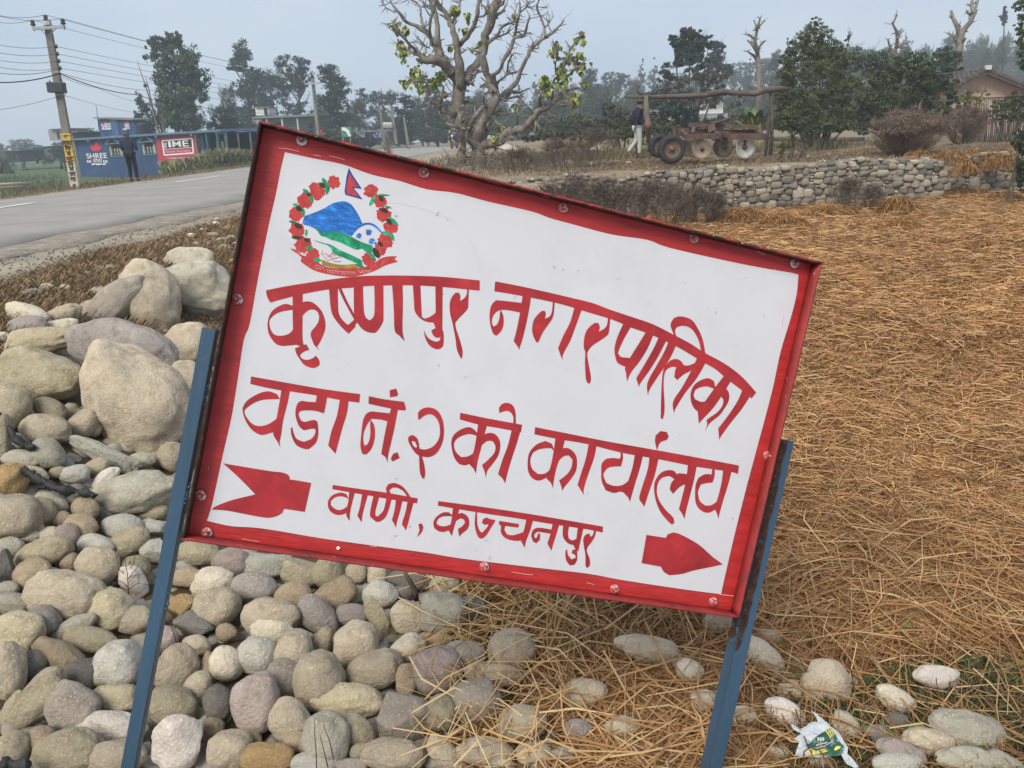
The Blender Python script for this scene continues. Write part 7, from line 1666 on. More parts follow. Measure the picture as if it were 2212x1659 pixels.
def person(loc, face, lab, S, jacket, trousers, legs, arms, head_dir=0, headgear=None, shoes=None, lean=0.0, hem=.72, group=None, jw=1.0, skirt=False):
    """local frame: x right, y forward, z up; legs/arms lists of joint points per side"""
    root = empty('person', loc, face, label=lab, cat='person', group=group); root.scale = (S, S, S)
    V, E, R = [], [], []
    hip = chain(V, E, R, [((0, 0, .93), (.135, .10))])
    ch = chain(V, E, R, [((0, lean*.3, 1.08), (.135, .095)), ((0, lean*.7, 1.26), (.155, .105)), ((0, lean, 1.40), (.15, .085))], hip)
    nk = chain(V, E, R, [((0, lean*1.1, 1.48), .055), ((0, lean*1.2+.01, 1.545), .058), ((0, lean*1.25+.02, 1.61), (.078, .092)), ((0, lean*1.25+.015, 1.67), (.066, .08))], ch)
    for lg in legs: e = chain(V, E, R, [(lg[0], .085), (lg[1], .055), (lg[2], .038), (lg[3], (.04, .03))], hip)
    for am in arms:
        e = chain(V, E, R, [(am[0], .05), (am[1], .037), (am[2], .026), (tuple(Vector(am[2])+Vector(am[3])*.07), (.034, .016))], ch)
    skin('body', V, E, R, skinm, root)
    for si, am in enumerate(arms):   # separate fingers
        w = Vector(am[2])+Vector(am[3])*.08; d = Vector(am[3]).normalized(); s_ = d.cross(Vector((0, 1, 0)) if abs(d.y) < .8 else Vector((0, 0, 1))).normalized(); mb = MB()
        for k, L2 in enumerate((.07, .08, .075, .06)): p0 = w+s_*(k-1.5)*.019; mb.tube([p0, p0+d*L2*.55, p0+d*L2+s_.cross(d)*.015], [.0095, .009, .006], 6)
        p0 = w-d*.04-s_*.035; mb.tube([p0, p0-s_*.025+d*.03, p0-s_*.03+d*.06], [.011, .010, .007], 6); mb.build('fingers', skinm, root)
    hy = lean*1.25+.02
    mb = MB(); mb.tube([(0, hy+.085, 1.63), (0, hy+.108, 1.60), (0, hy+.085, 1.595)], [.008, .014, .010], 6)
    for s_ in (-1, 1): mb.lathe([(.0, -.012), (.02, 0), (0, .012)], 8, Matrix.Translation((s_*.085, hy, 1.61)) @ Matrix.Rotation(math.pi/2, 4, 'Y'))
    mb.build('nose_and_ears', skinm, root)
    mb = MB()
    for s_ in (-1, 1): mb.lathe([(0, -.008), (.012, 0), (0, .008)], 8, Matrix.Translation((s_*.033, hy+.083, 1.635)))
    mb.box((0, hy+.088, 1.572), (.045, .006, .006)); mb.build('eyes_and_mouth', hairm, root)
    # jacket
    V, E, R = [], [], []
    h0 = chain(V, E, R, [((0, .0, hem), (.175*jw, .125)), ((0, 0, .93), (.165*jw, .118)), ((0, lean*.3, 1.10), (.16*jw, .115)), ((0, lean*.7, 1.27), (.18*jw, .125)), ((0, lean, 1.41), (.165*jw, .10)), ((0, lean*1.08, 1.475), (.075, .075))])
    for am in arms:
        a0 = Vector(am[0]); a1 = Vector(am[1]); a2 = Vector(am[2]); chain(V, E, R, [(a0, .068), (a1, .052), (a1.lerp(a2, .92), .042)], 4)
    skin('jacket', V, E, R, jacket, root, root=3)
    V, E, R = [], [], []
    h0 = chain(V, E, R, [((0, 0, .95), (.15, .11))])
    for lg in legs: l2 = Vector(lg[2]); l1 = Vector(lg[1]); chain(V, E, R, [(lg[0], .10), (lg[1], .075), (l1.lerp(l2, .5), .066), (l1.lerp(l2, .97), .058)], h0)
    skin('trousers', V, E, R, trousers, root)
    for lg in legs:
        f_ = (Vector(lg[3])-Vector(lg[2])); t_ = Vector(lg[2]); V, E, R = [], [], []
        chain(V, E, R, [(t_-Vector((0, .035, .03)), (.045, .042)), (t_+f_*.5+Vector((0, 0, -.035)), (.048, .038)), (Vector(lg[3])+Vector((0, .03, -.012)), (.042, .026))]); skin('shoe', V, E, R, shoes or blackp, root, 1)
    if headgear:
        kind, m1 = headgear
        if kind == 'cap':
            MB().lathe([(0, .075), (.05, .065), (.088, .035), (.098, 0), (.096, -.02)], 16, Matrix.Translation((0, hy-.01, 1.645)) @ Matrix.Diagonal((.93, 1.08, 1.15, 1))).build('cap', m1, root)
            MB().lathe([(.097, -.02), (.104, -.045), (.098, -.075), (.085, -.08)], 16, Matrix.Translation((0, hy-.02, 1.655)) @ Matrix.Diagonal((.93, 1.08, 1.0, 1))).build('hair', hairm, root)
        elif kind == 'scarf':
            V, E, R = [], [], []; chain(V, E, R, [((0, hy-.025, 1.70), (.06, .07)), ((0, hy-.03, 1.645), (.098, .105)), ((0, hy-.035, 1.56), (.10, .10)), ((0, lean*1.1-.02, 1.475), (.12, .09))]); skin('head_scarf', V, E, R, m1, root)
        elif kind == 'hair':
            V, E, R = [], [], []; chain(V, E, R, [((0, hy-.015, 1.70), (.055, .07)), ((0, hy-.025, 1.645), (.084, .088)), ((0, hy-.055, 1.54), (.06, .05)), ((0, -.09, 1.38), (.035, .03)), ((0, -.13, 1.2), (.025, .02))]); skin('long_hair', V, E, R, m1, root)
    return root
navy = mat('navy_jacket', (.030, .044, .072), rough=.85, var=.12, scale=8, bump=.3, bscale=20); navyd = mat('dark_navy_jacket', (.016, .018, .035), rough=.85, var=.12, scale=8); blk = mat('black_trousers', (.012, .013, .018), rough=.85, var=.1)
wht = mat('white_trousers', (.42, .44, .42), rough=.85, var=.08, scale=6, bump=.3, bscale=16); brn = mat('brown_sandals', (.10, .06, .045), rough=.7); scarfm = mat('patterned_scarf', (.05, .055, .07), rough=.9, var=.5, scale=26, color2=(.35, .33, .36), mix_at=(.52, .58))
pm = at_z(291, 392, .015)
person((pm.x, pm.y, .02), .06, 'man in navy jacket and black trousers walking away along the far road edge', (at_y(284, 276, pm.y).z-.015)/1.755, navy, blk,
       [((-.09, 0, .88), (-.10, .06, .48), (-.10, -.03, .10), (-.10, .10, .03)), ((.09, 0, .88), (.10, .02, .47), (.11, -.02, .09), (.11, .12, .03))],
       [((-.19, 0, 1.40), (-.245, -.02, 1.12), (-.20, .14, .98), (.1, .9, .2)), ((.19, 0, 1.40), (.26, -.02, 1.13), (.20, .16, 1.02), (-.2, .9, .2))], headgear=('scarf', scarfm), hem=.80, lean=.02, jw=1.12)
pr = at_z(1382, 340, TERR)
person((pr.x-.06, pr.y, TERR), -math.pi/2+.12, 'man in dark jacket and white trousers walking on the terrace with hands in pockets', (at_y(1372, 213, pr.y).z-TERR)/1.72, navyd, wht,
       [((-.08, 0, .88), (-.09, -.02, .50), (-.09, -.30, .16), (-.09, -.24, .05)), ((.08, 0, .88), (.09, .04, .47), (.09, .02, .09), (.09, .17, .03))],
       [((-.18, 0, 1.40), (-.22, -.10, 1.13), (-.17, .10, .98), (.2, .7, -.3)), ((.18, 0, 1.40), (.23, -.10, 1.13), (.17, .10, .96), (-.2, .7, -.3))], headgear=('cap', mat('knit_cap', (.07, .065, .05), rough=.9, var=.4, scale=30)), shoes=brn, lean=.05, hem=.84)
pk = at_z(789, 319, .02)
stand = [((-.08, 0, .88), (-.08, .03, .48), (-.08, 0, .08), (-.08, .13, .03)), ((.08, 0, .88), (.08, .03, .48), (.09, -.04, .08), (.09, .09, .03))]
armd = [((-.17, 0, 1.38), (-.22, -.02, 1.1), (-.22, .06, .86), (0, .1, -1)), ((.17, 0, 1.38), (.22, -.02, 1.1), (.22, .06, .86), (0, .1, -1))]
person((pk.x, pk.y, .0), -.3, 'woman in a pink tunic walking away at the far road edge', 1.02, mat('pink_tunic', (.62, .27, .30), rough=.8), blk, stand, armd, headgear=('hair', hairm), hem=.62, jw=1.15)
pk2 = at_z(771, 317, .02)
person((pk2.x, pk2.y+2, .0), 2.8, 'person in maroon wrap standing left of the pink clad woman', .95, mat('maroon_wrap', (.14, .03, .05), rough=.85), blk, stand, armd, headgear=('scarf', mat('maroon_scarf', (.22, .03, .05), rough=.85)), hem=.55)
# motorcycles
def motorcycle(loc, rz, lab, bodym):
    root = empty('motorcycle', loc, rz, label=lab, cat='motorcycle')
    for y in (-.62, .66):
        w = MB().lathe([(.24, -.05), (.29, -.05), (.31, 0), (.29, .05), (.24, .05), (.22, 0), (.24, -.05)], 22, Matrix.Translation((0, y, .31)) @ Matrix.Rotation(math.pi/2, 4, 'Y')).build('wheel', tyre_m, root)
        mb = MB()
        for k in range(6): a = k*math.pi/6; beam(mb, (0, y-.24*math.cos(a), .31-.24*math.sin(a)), (0, y+.24*math.cos(a), .31+.24*math.sin(a)), .012, .012, up=Vector((1, 0, 0)))
        mb.build('spokes', metal, w)
    MB().tube([(0, .66, .31), (0, .50, .72), (0, .42, .98)], [.03, .03, .03], 8).build('fork', metal, root)
    MB().tube([(-.33, .30, 1.03), (-.15, .44, 1.0), (.15, .44, 1.0), (.33, .30, 1.03)], .016, 7).build('handlebar', blackp, root)
    skin('fuel_tank', [(0, .36, .80), (0, .18, .84), (0, .02, .76)], [(0, 1), (1, 2)], [(.09, .07), (.13, .10), (.08, .06)], bodym, root, 1)
    skin('seat', [(0, 0, .78), (0, -.35, .80), (0, -.68, .84)], [(0, 1), (1, 2)], [(.10, .045), (.13, .05), (.10, .045)], blackp, root, 1)
    MB().bevbox((0, .06, .45), (.24, .42, .34), .05).build('engine', metal, root); MB().tube([(.12, .1, .34), (.14, -.3, .28), (.14, -.75, .34)], [.025, .04, .045], 8).build('exhaust', metal, root)
    MB().lathe([(0, .08), (.07, .06), (.09, 0), (.08, -.03), (0, -.03)], 14, Matrix.Translation((0, .52, .92)) @ Matrix.Rotation(-math.pi/2, 4, 'X')).build('headlight', whitepaint, root)
    MB().box((0, -.74, .74), (.16, .05, .07)).build('tail_light', redsign, root); MB().tube([(0, -.9, .42), (0, -.78, .62), (0, -.55, .66)], [.03, .05, .06], 6).build('mudguard', bodym, root)
    return root
ridl = [((-.10, 0, .88), (-.20, .38, .84), (-.20, .30, .45), (-.20, .42, .38)), ((.10, 0, .88), (.20, .38, .84), (.20, .30, .45), (.20, .42, .38))]
rida = [((-.18, 0, 1.38), (-.25, .2, 1.17), (-.28, .42, 1.10), (0, 1, -.1)), ((.18, 0, 1.38), (.25, .2, 1.17), (.28, .42, 1.10), (0, 1, -.1))]
ridb = [((-.18, 0, 1.38), (-.22, .1, 1.15), (-.12, .28, 1.08), (.3, 1, 0)), ((.18, 0, 1.38), (.22, .1, 1.15), (.12, .28, 1.08), (-.3, 1, 0))]
Rm = 58; mz = .03
mc = at_y(702, 322, Rm); motorcycle((mc.x, Rm, mz), -.35, 'motorcycle with two riders passing behind the sign top', redsign)
person((mc.x-.02, Rm-.42, mz+.0), -.35, 'rear motorcycle passenger in purple with a red head scarf', 1.0, mat('purple_wrap', (.12, .03, .10), rough=.85), blk, ridl, ridb, headgear=('scarf', mat('red_scarf', (.50, .02, .05), rough=.8)), hem=.80)
person((mc.x+.08, Rm-.05, mz), -.35, 'front motorcycle rider in dark helmet driving behind the sign top', 1.0, blk, blk, ridl, rida, headgear=('cap', blackp), hem=.80)
mc2 = at_y(982, 318, 62); motorcycle((mc2.x, 62, mz), 2.9, 'motorcycle coming up the road behind the big trunk', blackp)
person((mc2.x, 62.1, mz), 2.9, 'oncoming motorcyclist in white helmet half hidden by the trunk', 1.0, mat('grey_jacket', (.16, .17, .20), rough=.8), blk, ridl, rida, headgear=('cap', whitepaint), hem=.80)
# white car far down the road
cc_ = at_y(1118, 303, 96); car = empty('car', (cc_.x, cc_.y, 0.03), -1.1, label='small white car far down the road right of the trunk', cat='car')
cwm = mat('white_car_paint', (.70, .70, .70), rough=.3, spec=.5)
MB().prism([(-1.9, .3), (1.9, .3), (1.95, .6), (1.85, .85), (1.1, .95), (.55, 1.42), (-.9, 1.45), (-1.45, 1.0), (-1.95, .9)], -.8, .8, Matrix(((0, 0, 1, 0), (1, 0, 0, 0), (0, 1, 0, 0), (0, 0, 0, 1)))).build('body', cwm, car)
MB().prism([(-.8, 1.0), (.95, 1.0), (.5, 1.36), (-.75, 1.38)], -.815, .815, Matrix(((0, 0, 1, 0), (1, 0, 0, 0), (0, 1, 0, 0), (0, 0, 0, 1)))).build('window', blackp, car)
for y in (-1.2, 1.25):
    for x in (-.78, .78): MB().lathe([(0, -.1), (.3, -.1), (.32, 0), (.3, .1), (0, .1)], 16, Matrix.Translation((x, y, .32)) @ Matrix.Rotation(math.pi/2, 4, 'Y')).build('wheel', tyre_m, car)
for x in (-.55, .55): MB().box((x, 1.94, .68), (.3, .05, .14)).build('headlight', metal, car)

# ------------------------------------------------------------------ far undergrowth masses
def mass(name, items, n, size, col, seed, **kw):
    bl = []
    for (px, py, d, rx, ry) in items:
        c_ = at_y(px, py, d); U_ = d/F; bl.append((c_.x, c_.y, c_.z, rx*U_, rx*U_*.6, ry*U_))
    V, Fq, C = leaf_cloud(bl, n, size, seed, col=col, clump=.5, shell=.1, **kw)
    return tag(link(name, mesh_np(name, V, Fq, C), leafm), kind='stuff')
q = random.Random(9)
hz = lambda x: 300-(x-788)*.042
mass('far_undergrowth', [(x, hz(x)-14+q.uniform(-5, 5), q.uniform(82, 98), 34, 20) for x in range(860, 1740, 26)]+[(x, hz(x)-22+q.uniform(-8, 8), 112, 40, 30) for x in range(960, 2240, 34)], 52000, .50, ((.03, .045, .03), (.075, .09, .05)), 5, nclump=1600)
mass('roadside_undergrowth', [(x, hz(x)+2+q.uniform(-3, 3), q.uniform(92, 100), 24, 11) for x in range(700, 990, 20)]+[(x, 300+q.uniform(-4, 4), 74, 26, 14) for x in range(560, 760, 22)], 16000, .38, ((.03, .045, .028), (.09, .10, .06)), 6, nclump=500)
mass('left_field_hedge', [(x, 338+q.uniform(-3, 3), 105, 18, 7) for x in range(-20, 165, 16)], 6000, .40, ((.035, .05, .035), (.07, .085, .055)), 7, nclump=250)
mass('terrace_undergrowth', [(x, hz(x)+10+q.uniform(-5, 5), q.uniform(29, 34), 26, 13) for x in range(1150, 1460, 20)]+[(x, hz(x)-2+q.uniform(-5, 5), 30.5, 26, 14) for x in range(1670, 2080, 22)]+[(x, hz(x)+0+q.uniform(-4, 4), 40, 26, 16) for x in range(1400, 1680, 24)], 36000, .12, ((.028, .038, .02), (.10, .11, .05)), 8, nclump=900, pale=(.22, .18, .10), palew=.08)

# ------------------------------------------------------------------ straw
def inpoly(px, py, poly):
    px = np.asarray(px); py = np.asarray(py); r = np.zeros(px.shape, bool); j = len(poly)-1
    for i in range(len(poly)):
        xi, yi = poly[i]; xj, yj = poly[j]
        c = ((yi > py) != (yj > py)) & (px < (xj-xi)*(py-yi)/((yj-yi) or 1e-9)+xi); r ^= c; j = i
    return r
AXn = np.array([list(a) for a in AX])
def unproj(px, py, z):
    d = ((px-CX)/F)[:, None]*AXn[0]+((py-CY)/F)[:, None]*AXn[1]+AXn[2]
    t = (z-EYE.z)/d[:, 2]; return np.array(EYE)[None]+d*t[:, None]
def vproj(P):
    d = P-np.array(EYE); z = d@AXn[2]; return CX+F*(d@AXn[0])/z, CY+F*(d@AXn[1])/z
FIELDP = parse("948,1720 985,1560 1010,1480 975,1400 1010,1330 985,1262 1010,1180 1080,700 1120,462 1560,446 1700,441 1900,415 2200,405 2330,400 2330,1385 2200,1430 2080,1400 1990,1400 1900,1420 1840,1405 1740,1380 1650,1400 1630,1500 1645,1600 1640,1720")
BARE = [parse("1040,1330 1120,1350 1150,1420 1110,1480 1030,1470"), parse("1000,1450 1120,1440 1170,1520 1100,1560 1010,1560"), parse("1140,1560 1260,1550 1290,1659 1140,1659"), parse("1330,1370 1500,1370 1530,1440 1360,1450"), parse("950,1600 1230,1600 1260,1700 950,1700"), parse("1070,1510 1210,1510 1240,1600 1080,1610"), parse("1500,1470 1560,1480 1560,1580 1500,1560")]
def strawmat(x, y): return .035+.035*(fbm(x, y, 2.2, 9, 3)*.5+.5)+.02*fbm(x, y, 7, 10, 2)
def straw(name, px, py, L0, L1, W0, seed, zoff=0.0, lift=.05, dirn=None, jit=.9, pal=None, steep=.12, wgrow=True, gain=1.0):
    r = np.random.default_rng(seed); n = len(px)
    P = unproj(px, py, np.full(n, FIELD+.03)); 
    for _ in range(3): z = G(P[:, 0], P[:, 1])+.03; P = unproj(px, py, z)
    d = np.linalg.norm(P-np.array(EYE), axis=1)
    flow = fbm(P[:, 0], P[:, 1], .55, 21, 2)*1.5+fbm(P[:, 0], P[:, 1], 2.6, 22, 2)*.8 if dirn is None else dirn
    th = flow+r.normal(0, jit, n)
    L = r.uniform(L0, L1, n)*(.75+.25*r.random(n)); W = W0*r.uniform(.55, 1.3, n)*(np.clip(d/3.4, 1, 3.4)**.75 if wgrow else 1)
    dx, dy = np.cos(th), np.sin(th)
    ht = strawmat(P[:, 0], P[:, 1])
    z0 = G(P[:, 0], P[:, 1])+zoff+ht*r.random(n)**.6+r.random(n)*lift*.3
    sl = r.normal(0, steep, n); bend = r.normal(0, .30, n)*L; roll = r.uniform(-1.1, 1.1, n)
    V = np.zeros((n, 3, 2, 3)); kink = r.uniform(.35, .65, n); arch = r.uniform(0, .06, n)*L*2
    nxp, nyp = -dy*np.cos(roll), dx*np.cos(roll); nzp = np.sin(roll)
    for j, t in enumerate((np.zeros(n), kink, np.ones(n))):
        t = t-.5; cx_ = P[:, 0]+dx*t*L-dy*bend*(t*t*2); cy_ = P[:, 1]+dy*t*L+dx*bend*(t*t*2)
        cz = z0+sl*t*L+(arch if j == 1 else 0)
        cz = np.maximum(cz, G(cx_, cy_)+.004)
        w = W*(.5 if j == 0 else .5 if j == 1 else .25)
        V[:, j, 0] = np.stack([cx_+nxp*w, cy_+nyp*w, cz+nzp*w], 1); V[:, j, 1] = np.stack([cx_-nxp*w, cy_-nyp*w, cz-nzp*w], 1)
    idx = np.arange(n)[:, None]*6
    Fq = np.concatenate([idx+np.array([0, 2, 3, 1]), idx+np.array([2, 4, 5, 3])])
    pal_ = np.array(pal or [(.30, .158, .068), (.375, .215, .098), (.215, .105, .044), (.45, .285, .14), (.095, .047, .02), (.54, .385, .215)])
    pr_ = np.array([.27, .25, .20, .12, .10, .06]) if pal is None else np.full(len(pal), 1/len(pal))
    tone = fbm(P[:, 0], P[:, 1], .9, 31, 3)
    c = pal_[r.choice(len(pal_), n, p=pr_)]*r.uniform(.85, 1.15, (n, 1))*(1+.16*tone[:, None])*gain
    return V.reshape(-1, 3), Fq, np.repeat(c, 6, 0)
r = np.random.default_rng(5)
def sample(n, x0, x1, y0, y1, dens):
    px, py = r.uniform(x0, x1, n), r.uniform(y0, y1, n); k = r.random(n) < dens(px, py); return px[k], py[k]
def dens_far(px, py): return inpoly(px, py, FIELDP)*1.0
def dens_near(px, py):
    m_ = inpoly(px, py, FIELDP).astype(float)
    for b_ in BARE: m_ *= np.where(inpoly(px, py, b_), .035, 1)
    m_ *= np.where((px < 1060) & (py > 1320), .3, 1)*np.where((px < 1260) & (py > 1380), .6, 1)
    return m_
parts = []
FARP = [(.325, .175, .076), (.40, .235, .11), (.245, .12, .05), (.46, .295, .145), (.36, .20, .088), (.12, .062, .027)]
px, py = sample(125000, 1080, 2330, 400, 1250, lambda a, b_: dens_far(a, b_)*np.clip((1250-b_)/330, 0, 1)); parts.append(straw('s', px, py, .12, .30, .0036, 1, jit=1.0, steep=.16, gain=1.22, pal=FARP))
px, py = sample(165000, 1000, 2330, 850, 1720, lambda a, b_: dens_near(a, b_)*np.clip((b_-850)/250, .1, 1)); parts.append(straw('s', px, py, .07, .28, .0024, 2, jit=.95, steep=.12, gain=1.0))
px, py = sample(2600, 1000, 2330, 1150, 1720, dens_near); parts.append(straw('s', px, py, .25, .50, .0046, 3, zoff=.03, jit=1.1, steep=.16, pal=[(.38, .22, .10), (.45, .30, .15), (.32, .17, .07), (.28, .14, .06)]))
RIGHTP = parse("2300,410 3000,380 3400,1700 2300,1720"); BACKP = parse("1005,1262 1120,700 1125,500 960,560 900,700 930,1000 960,1240")
px, py = sample(62000, 2300, 3200, 380, 1720, lambda a, b_: inpoly(a, b_, RIGHTP)*(.35+.65*(b_ < 1300))); parts.append(straw('s', px, py, .12, .32, .0040, 14, jit=1.0, steep=.14))
px, py = sample(24000, 880, 1130, 480, 1262, lambda a, b_: inpoly(a, b_, BACKP)*(.3+.7*(r.random(len(a)) < (a-880)/250))); parts.append(straw('s', px, py, .12, .30, .0036, 15, jit=1.0, steep=.14))
# single straws straying over the cobbles and grass
px, py = sample(450, 930, 1240, 1230, 1680, lambda a, b_: np.full(len(a), .8)); parts.append(straw('s', px, py, .15, .42, .0042, 4, zoff=.07, jit=1.4, steep=.25, pal=[(.42, .27, .12), (.36, .21, .09), (.50, .37, .20)]))
px, py = sample(900, 1560, 2330, 1380, 1700, lambda a, b_: np.full(len(a), .9)); parts.append(straw('s', px, py, .10, .36, .0034, 6, zoff=.02, jit=1.4, steep=.2))
VV, FF, CC = [], [], []; base_ = 0
for v, f, c_ in parts: VV.append(v); FF.append(f+base_); CC.append(c_); base_ += len(v)
strawm = mat('straw', (1, 1, 1), rough=.8, var=.14, scale=1.2, attr='Col', spec=.12)
tag(link('straw', mesh_np('straw', np.concatenate(VV), np.concatenate(FF), np.concatenate(CC)), strawm), kind='stuff')
# straw heaps against the wall and straw hanging over it
def straw_tuft(name, lab, centre, rx, ry, h, n, seed, W_=.009, hang=0, cat='straw'):
    rr2 = np.random.default_rng(seed); c0 = np.array(centre); V = np.zeros((n, 3, 2, 3))
    a = rr2.uniform(0, 2*np.pi, n); t = rr2.random(n)**.5; bx_, by_ = rx*t*np.cos(a), ry*t*np.sin(a)
    prof_h = h*(1-t**2); bz = prof_h*rr2.uniform(.5, 1.05, n)
    L = rr2.uniform(.14, .34, n); th = a+rr2.normal(0, 1.3, n); down = rr2.uniform(.25, .9, n)*(1 if not hang else 1.0)
    for j in range(3):
        s_ = j/2*L; cx_ = c0[0]+bx_+np.cos(th)*s_*.7; cy_ = c0[1]+by_+np.sin(th)*s_*.7*(1 if not hang else .5); cz = c0[2]+bz-down*s_*s_/L*(1 if not hang else 1.1)+.03*(j == 1)
        if not hang: cz = np.maximum(cz, G(cx_, cy_)+.01)
        w = W_*(1 if j < 2 else .4)*rr2.uniform(.6, 1.2, n)*.5; ph = rr2.uniform(0, 6.28, n)
        V[:, j, 0] = np.stack([cx_+np.cos(ph)*w, cy_+np.sin(ph)*w, cz+w*.4], 1); V[:, j, 1] = np.stack([cx_-np.cos(ph)*w, cy_-np.sin(ph)*w, cz-w*.4], 1)
    idx = np.arange(n)[:, None]*6; Fq = np.concatenate([idx+np.array([0, 2, 3, 1]), idx+np.array([2, 4, 5, 3])])
    pal_ = np.array([(.30, .15, .05), (.40, .22, .08), (.23, .11, .04), (.46, .28, .11), (.12, .06, .024)]); c = pal_[rr2.integers(0, 5, n)]*rr2.uniform(.85, 1.15, (n, 1))
    return tag(link(name, mesh_np(name, V.reshape(-1, 3), Fq, np.repeat(c, 6, 0)), strawm), lab, cat, 'straw tufts along the wall')
def gp(px, py):
    p = hit(px, py); return (p.x, p.y, Gs(p.x, p.y)+.02)
for i, (px, py, rx, ry, h, n, lab) in enumerate(((1600, 478, .55, .35, .22, 2600, 'straw mound at the left end of the open wall'), (1690, 492, .40, .28, .18, 1600, 'low straw mound with a dark hollow beside it'), (1800, 462, .5, .25, .14, 1500, 'low straw ridge at the wall foot'), (1937, 462, .34, .28, .30, 1900, 'tall pointed straw tuft in front of the wall'), (1950, 492, .22, .18, .12, 900, 'small straw clump below the tall pointed tuft'), (2085, 425, .7, .3, .18, 2600, 'broad straw bank heaped against the wall'), (2165, 432, .4, .25, .16, 1300, 'low straw bank right of the broad one'))):
    straw_tuft('straw_tuft', lab, gp(px, py), rx, ry, h, n, 40+i)
for i, (px, py, rx, h, n, lab) in enumerate(((2050, 330, .30, .14, 1100, 'straw hanging over the wall top, left bunch'), (2115, 326, .34, .13, 1300, 'straw hanging over the wall top, middle bunch'), (2165, 322, .24, .13, 800, 'straw hanging over the wall top, right bunch'), (1985, 310, .2, .2, 400, 'straw caught in the wide brown shrub'))):
    p = at_y(px, py, float(wall_y(at_z(px, py, TERR).x))+.0); straw_tuft('hanging_straw', lab, (p.x, p.y+.05, TERR-.02), rx, .25, h, n, 60+i, hang=1)
p = at_y(2078, 360, 16.6); straw_tuft('hanging_straw', 'long straw streamer hanging down the wall face', (p.x, p.y-.12, TERR-.22), .16, .06, .2, 900, 70, hang=1)
p = at_y(2150, 362, 16.8); straw_tuft('hanging_straw', 'short straw streamer on the wall face at right', (p.x, p.y-.1, TERR-.15), .25, .06, .15, 900, 71, hang=1)

# ------------------------------------------------------------------ green growth in the lower right corner
r = np.random.default_rng(8)
GP = parse("1560,1530 1640,1480 1760,1450 1860,1470 1960,1420 2080,1430 2250,1400 2330,1380 2330,1740 1600,1740 1640,1620")
px, py = sample(80000, 1560, 2330, 1380, 1740, lambda a, b_: inpoly(a, b_, GP)*(.35+.65*(np.sin(a*.021)*np.sin(b_*.027+1) > -.25)))
v, f, c_ = straw('g', px, py, .018, .055, .0036, 12, zoff=-.02, jit=3, steep=.9, wgrow=False, pal=[(.06, .078, .028), (.085, .11, .038), (.11, .13, .05), (.19, .15, .08), (.05, .058, .025)])
tag(link('short_grass', mesh_np('short_grass', v, f, c_), mat('grass', (1, 1, 1), rough=.7, var=.2, scale=5, attr='Col', spec=.25)), kind='stuff')
seedm = mat('seedling_green', (.13, .20, .045), rough=.5, var=.2, scale=30, spec=.4, color2=(.18, .25, .07), mix_at=(.5, .7))
def seedling(lab, px, py, n, s, seed):
    p = hit(px, py, .02); q = random.Random(seed); root = empty('seedling', (p.x, p.y, Gs(p.x, p.y)), label=lab, cat='plant', group='green seedlings in the grass')
    for k in range(n):
        a = 6.28*k/n+q.uniform(-.3, .3); L_2 = s*q.uniform(.7, 1.1); h = q.uniform(.03, .07); prof = [(0, 0), (.35, .30), (.6, .36), (.85, .22), (1, 0), (.85, -.22), (.6, -.36), (.35, -.30)]
        bm = bmesh.new(); vs2 = []
        for (u, w) in prof: x = u*L_2; y = w*L_2; vs2.append(bm.verts.new(Vector((x*math.cos(a)-y*math.sin(a), x*math.sin(a)+y*math.cos(a), h+.25*x-abs(y)*-.25-x*x*4))))
        c0 = bm.verts.new(Vector((.5*L_2*math.cos(a), .5*L_2*math.sin(a), h+.1*L_2)))
        for i in range(8): bm.faces.new((vs2[i], vs2[(i+1) % 8], c0)).smooth = True
        me = bpy.data.meshes.new('leaf'); bm.to_mesh(me); bm.free(); link('leaf', me, seedm, root)
        MB().tube([(0, 0, -.01), (.1*L_2*math.cos(a), .1*L_2*math.sin(a), h)], .0012, 4).build('stalk', seedm, root)
z6 = lambda x, y: ((2500+x/1.989)*.6124, (2000+y/1.989)*.6124)
for i, (x, y, n, s, lab) in enumerate(((1250, 1215, 4, .05, 'bright seedling between the packet and the blocky tan stone'), (1370, 1225, 3, .055, 'broad leaved seedling just right of the bright one'), (1165, 1290, 3, .045, 'dull seedling beside the reddish-mauve stone'), (1800, 690, 5, .04, 'leafy seedling right of the pinkish white stone'), (1490, 625, 4, .028, 'small seedling above the pinkish white stone'), (1410, 515, 4, .028, 'tiny seedling at the straw edge'), (2150, 740, 4, .03, 'tiny seedling near the right picture edge'))):
    seedling(lab, *z6(x, y), n, s, i)
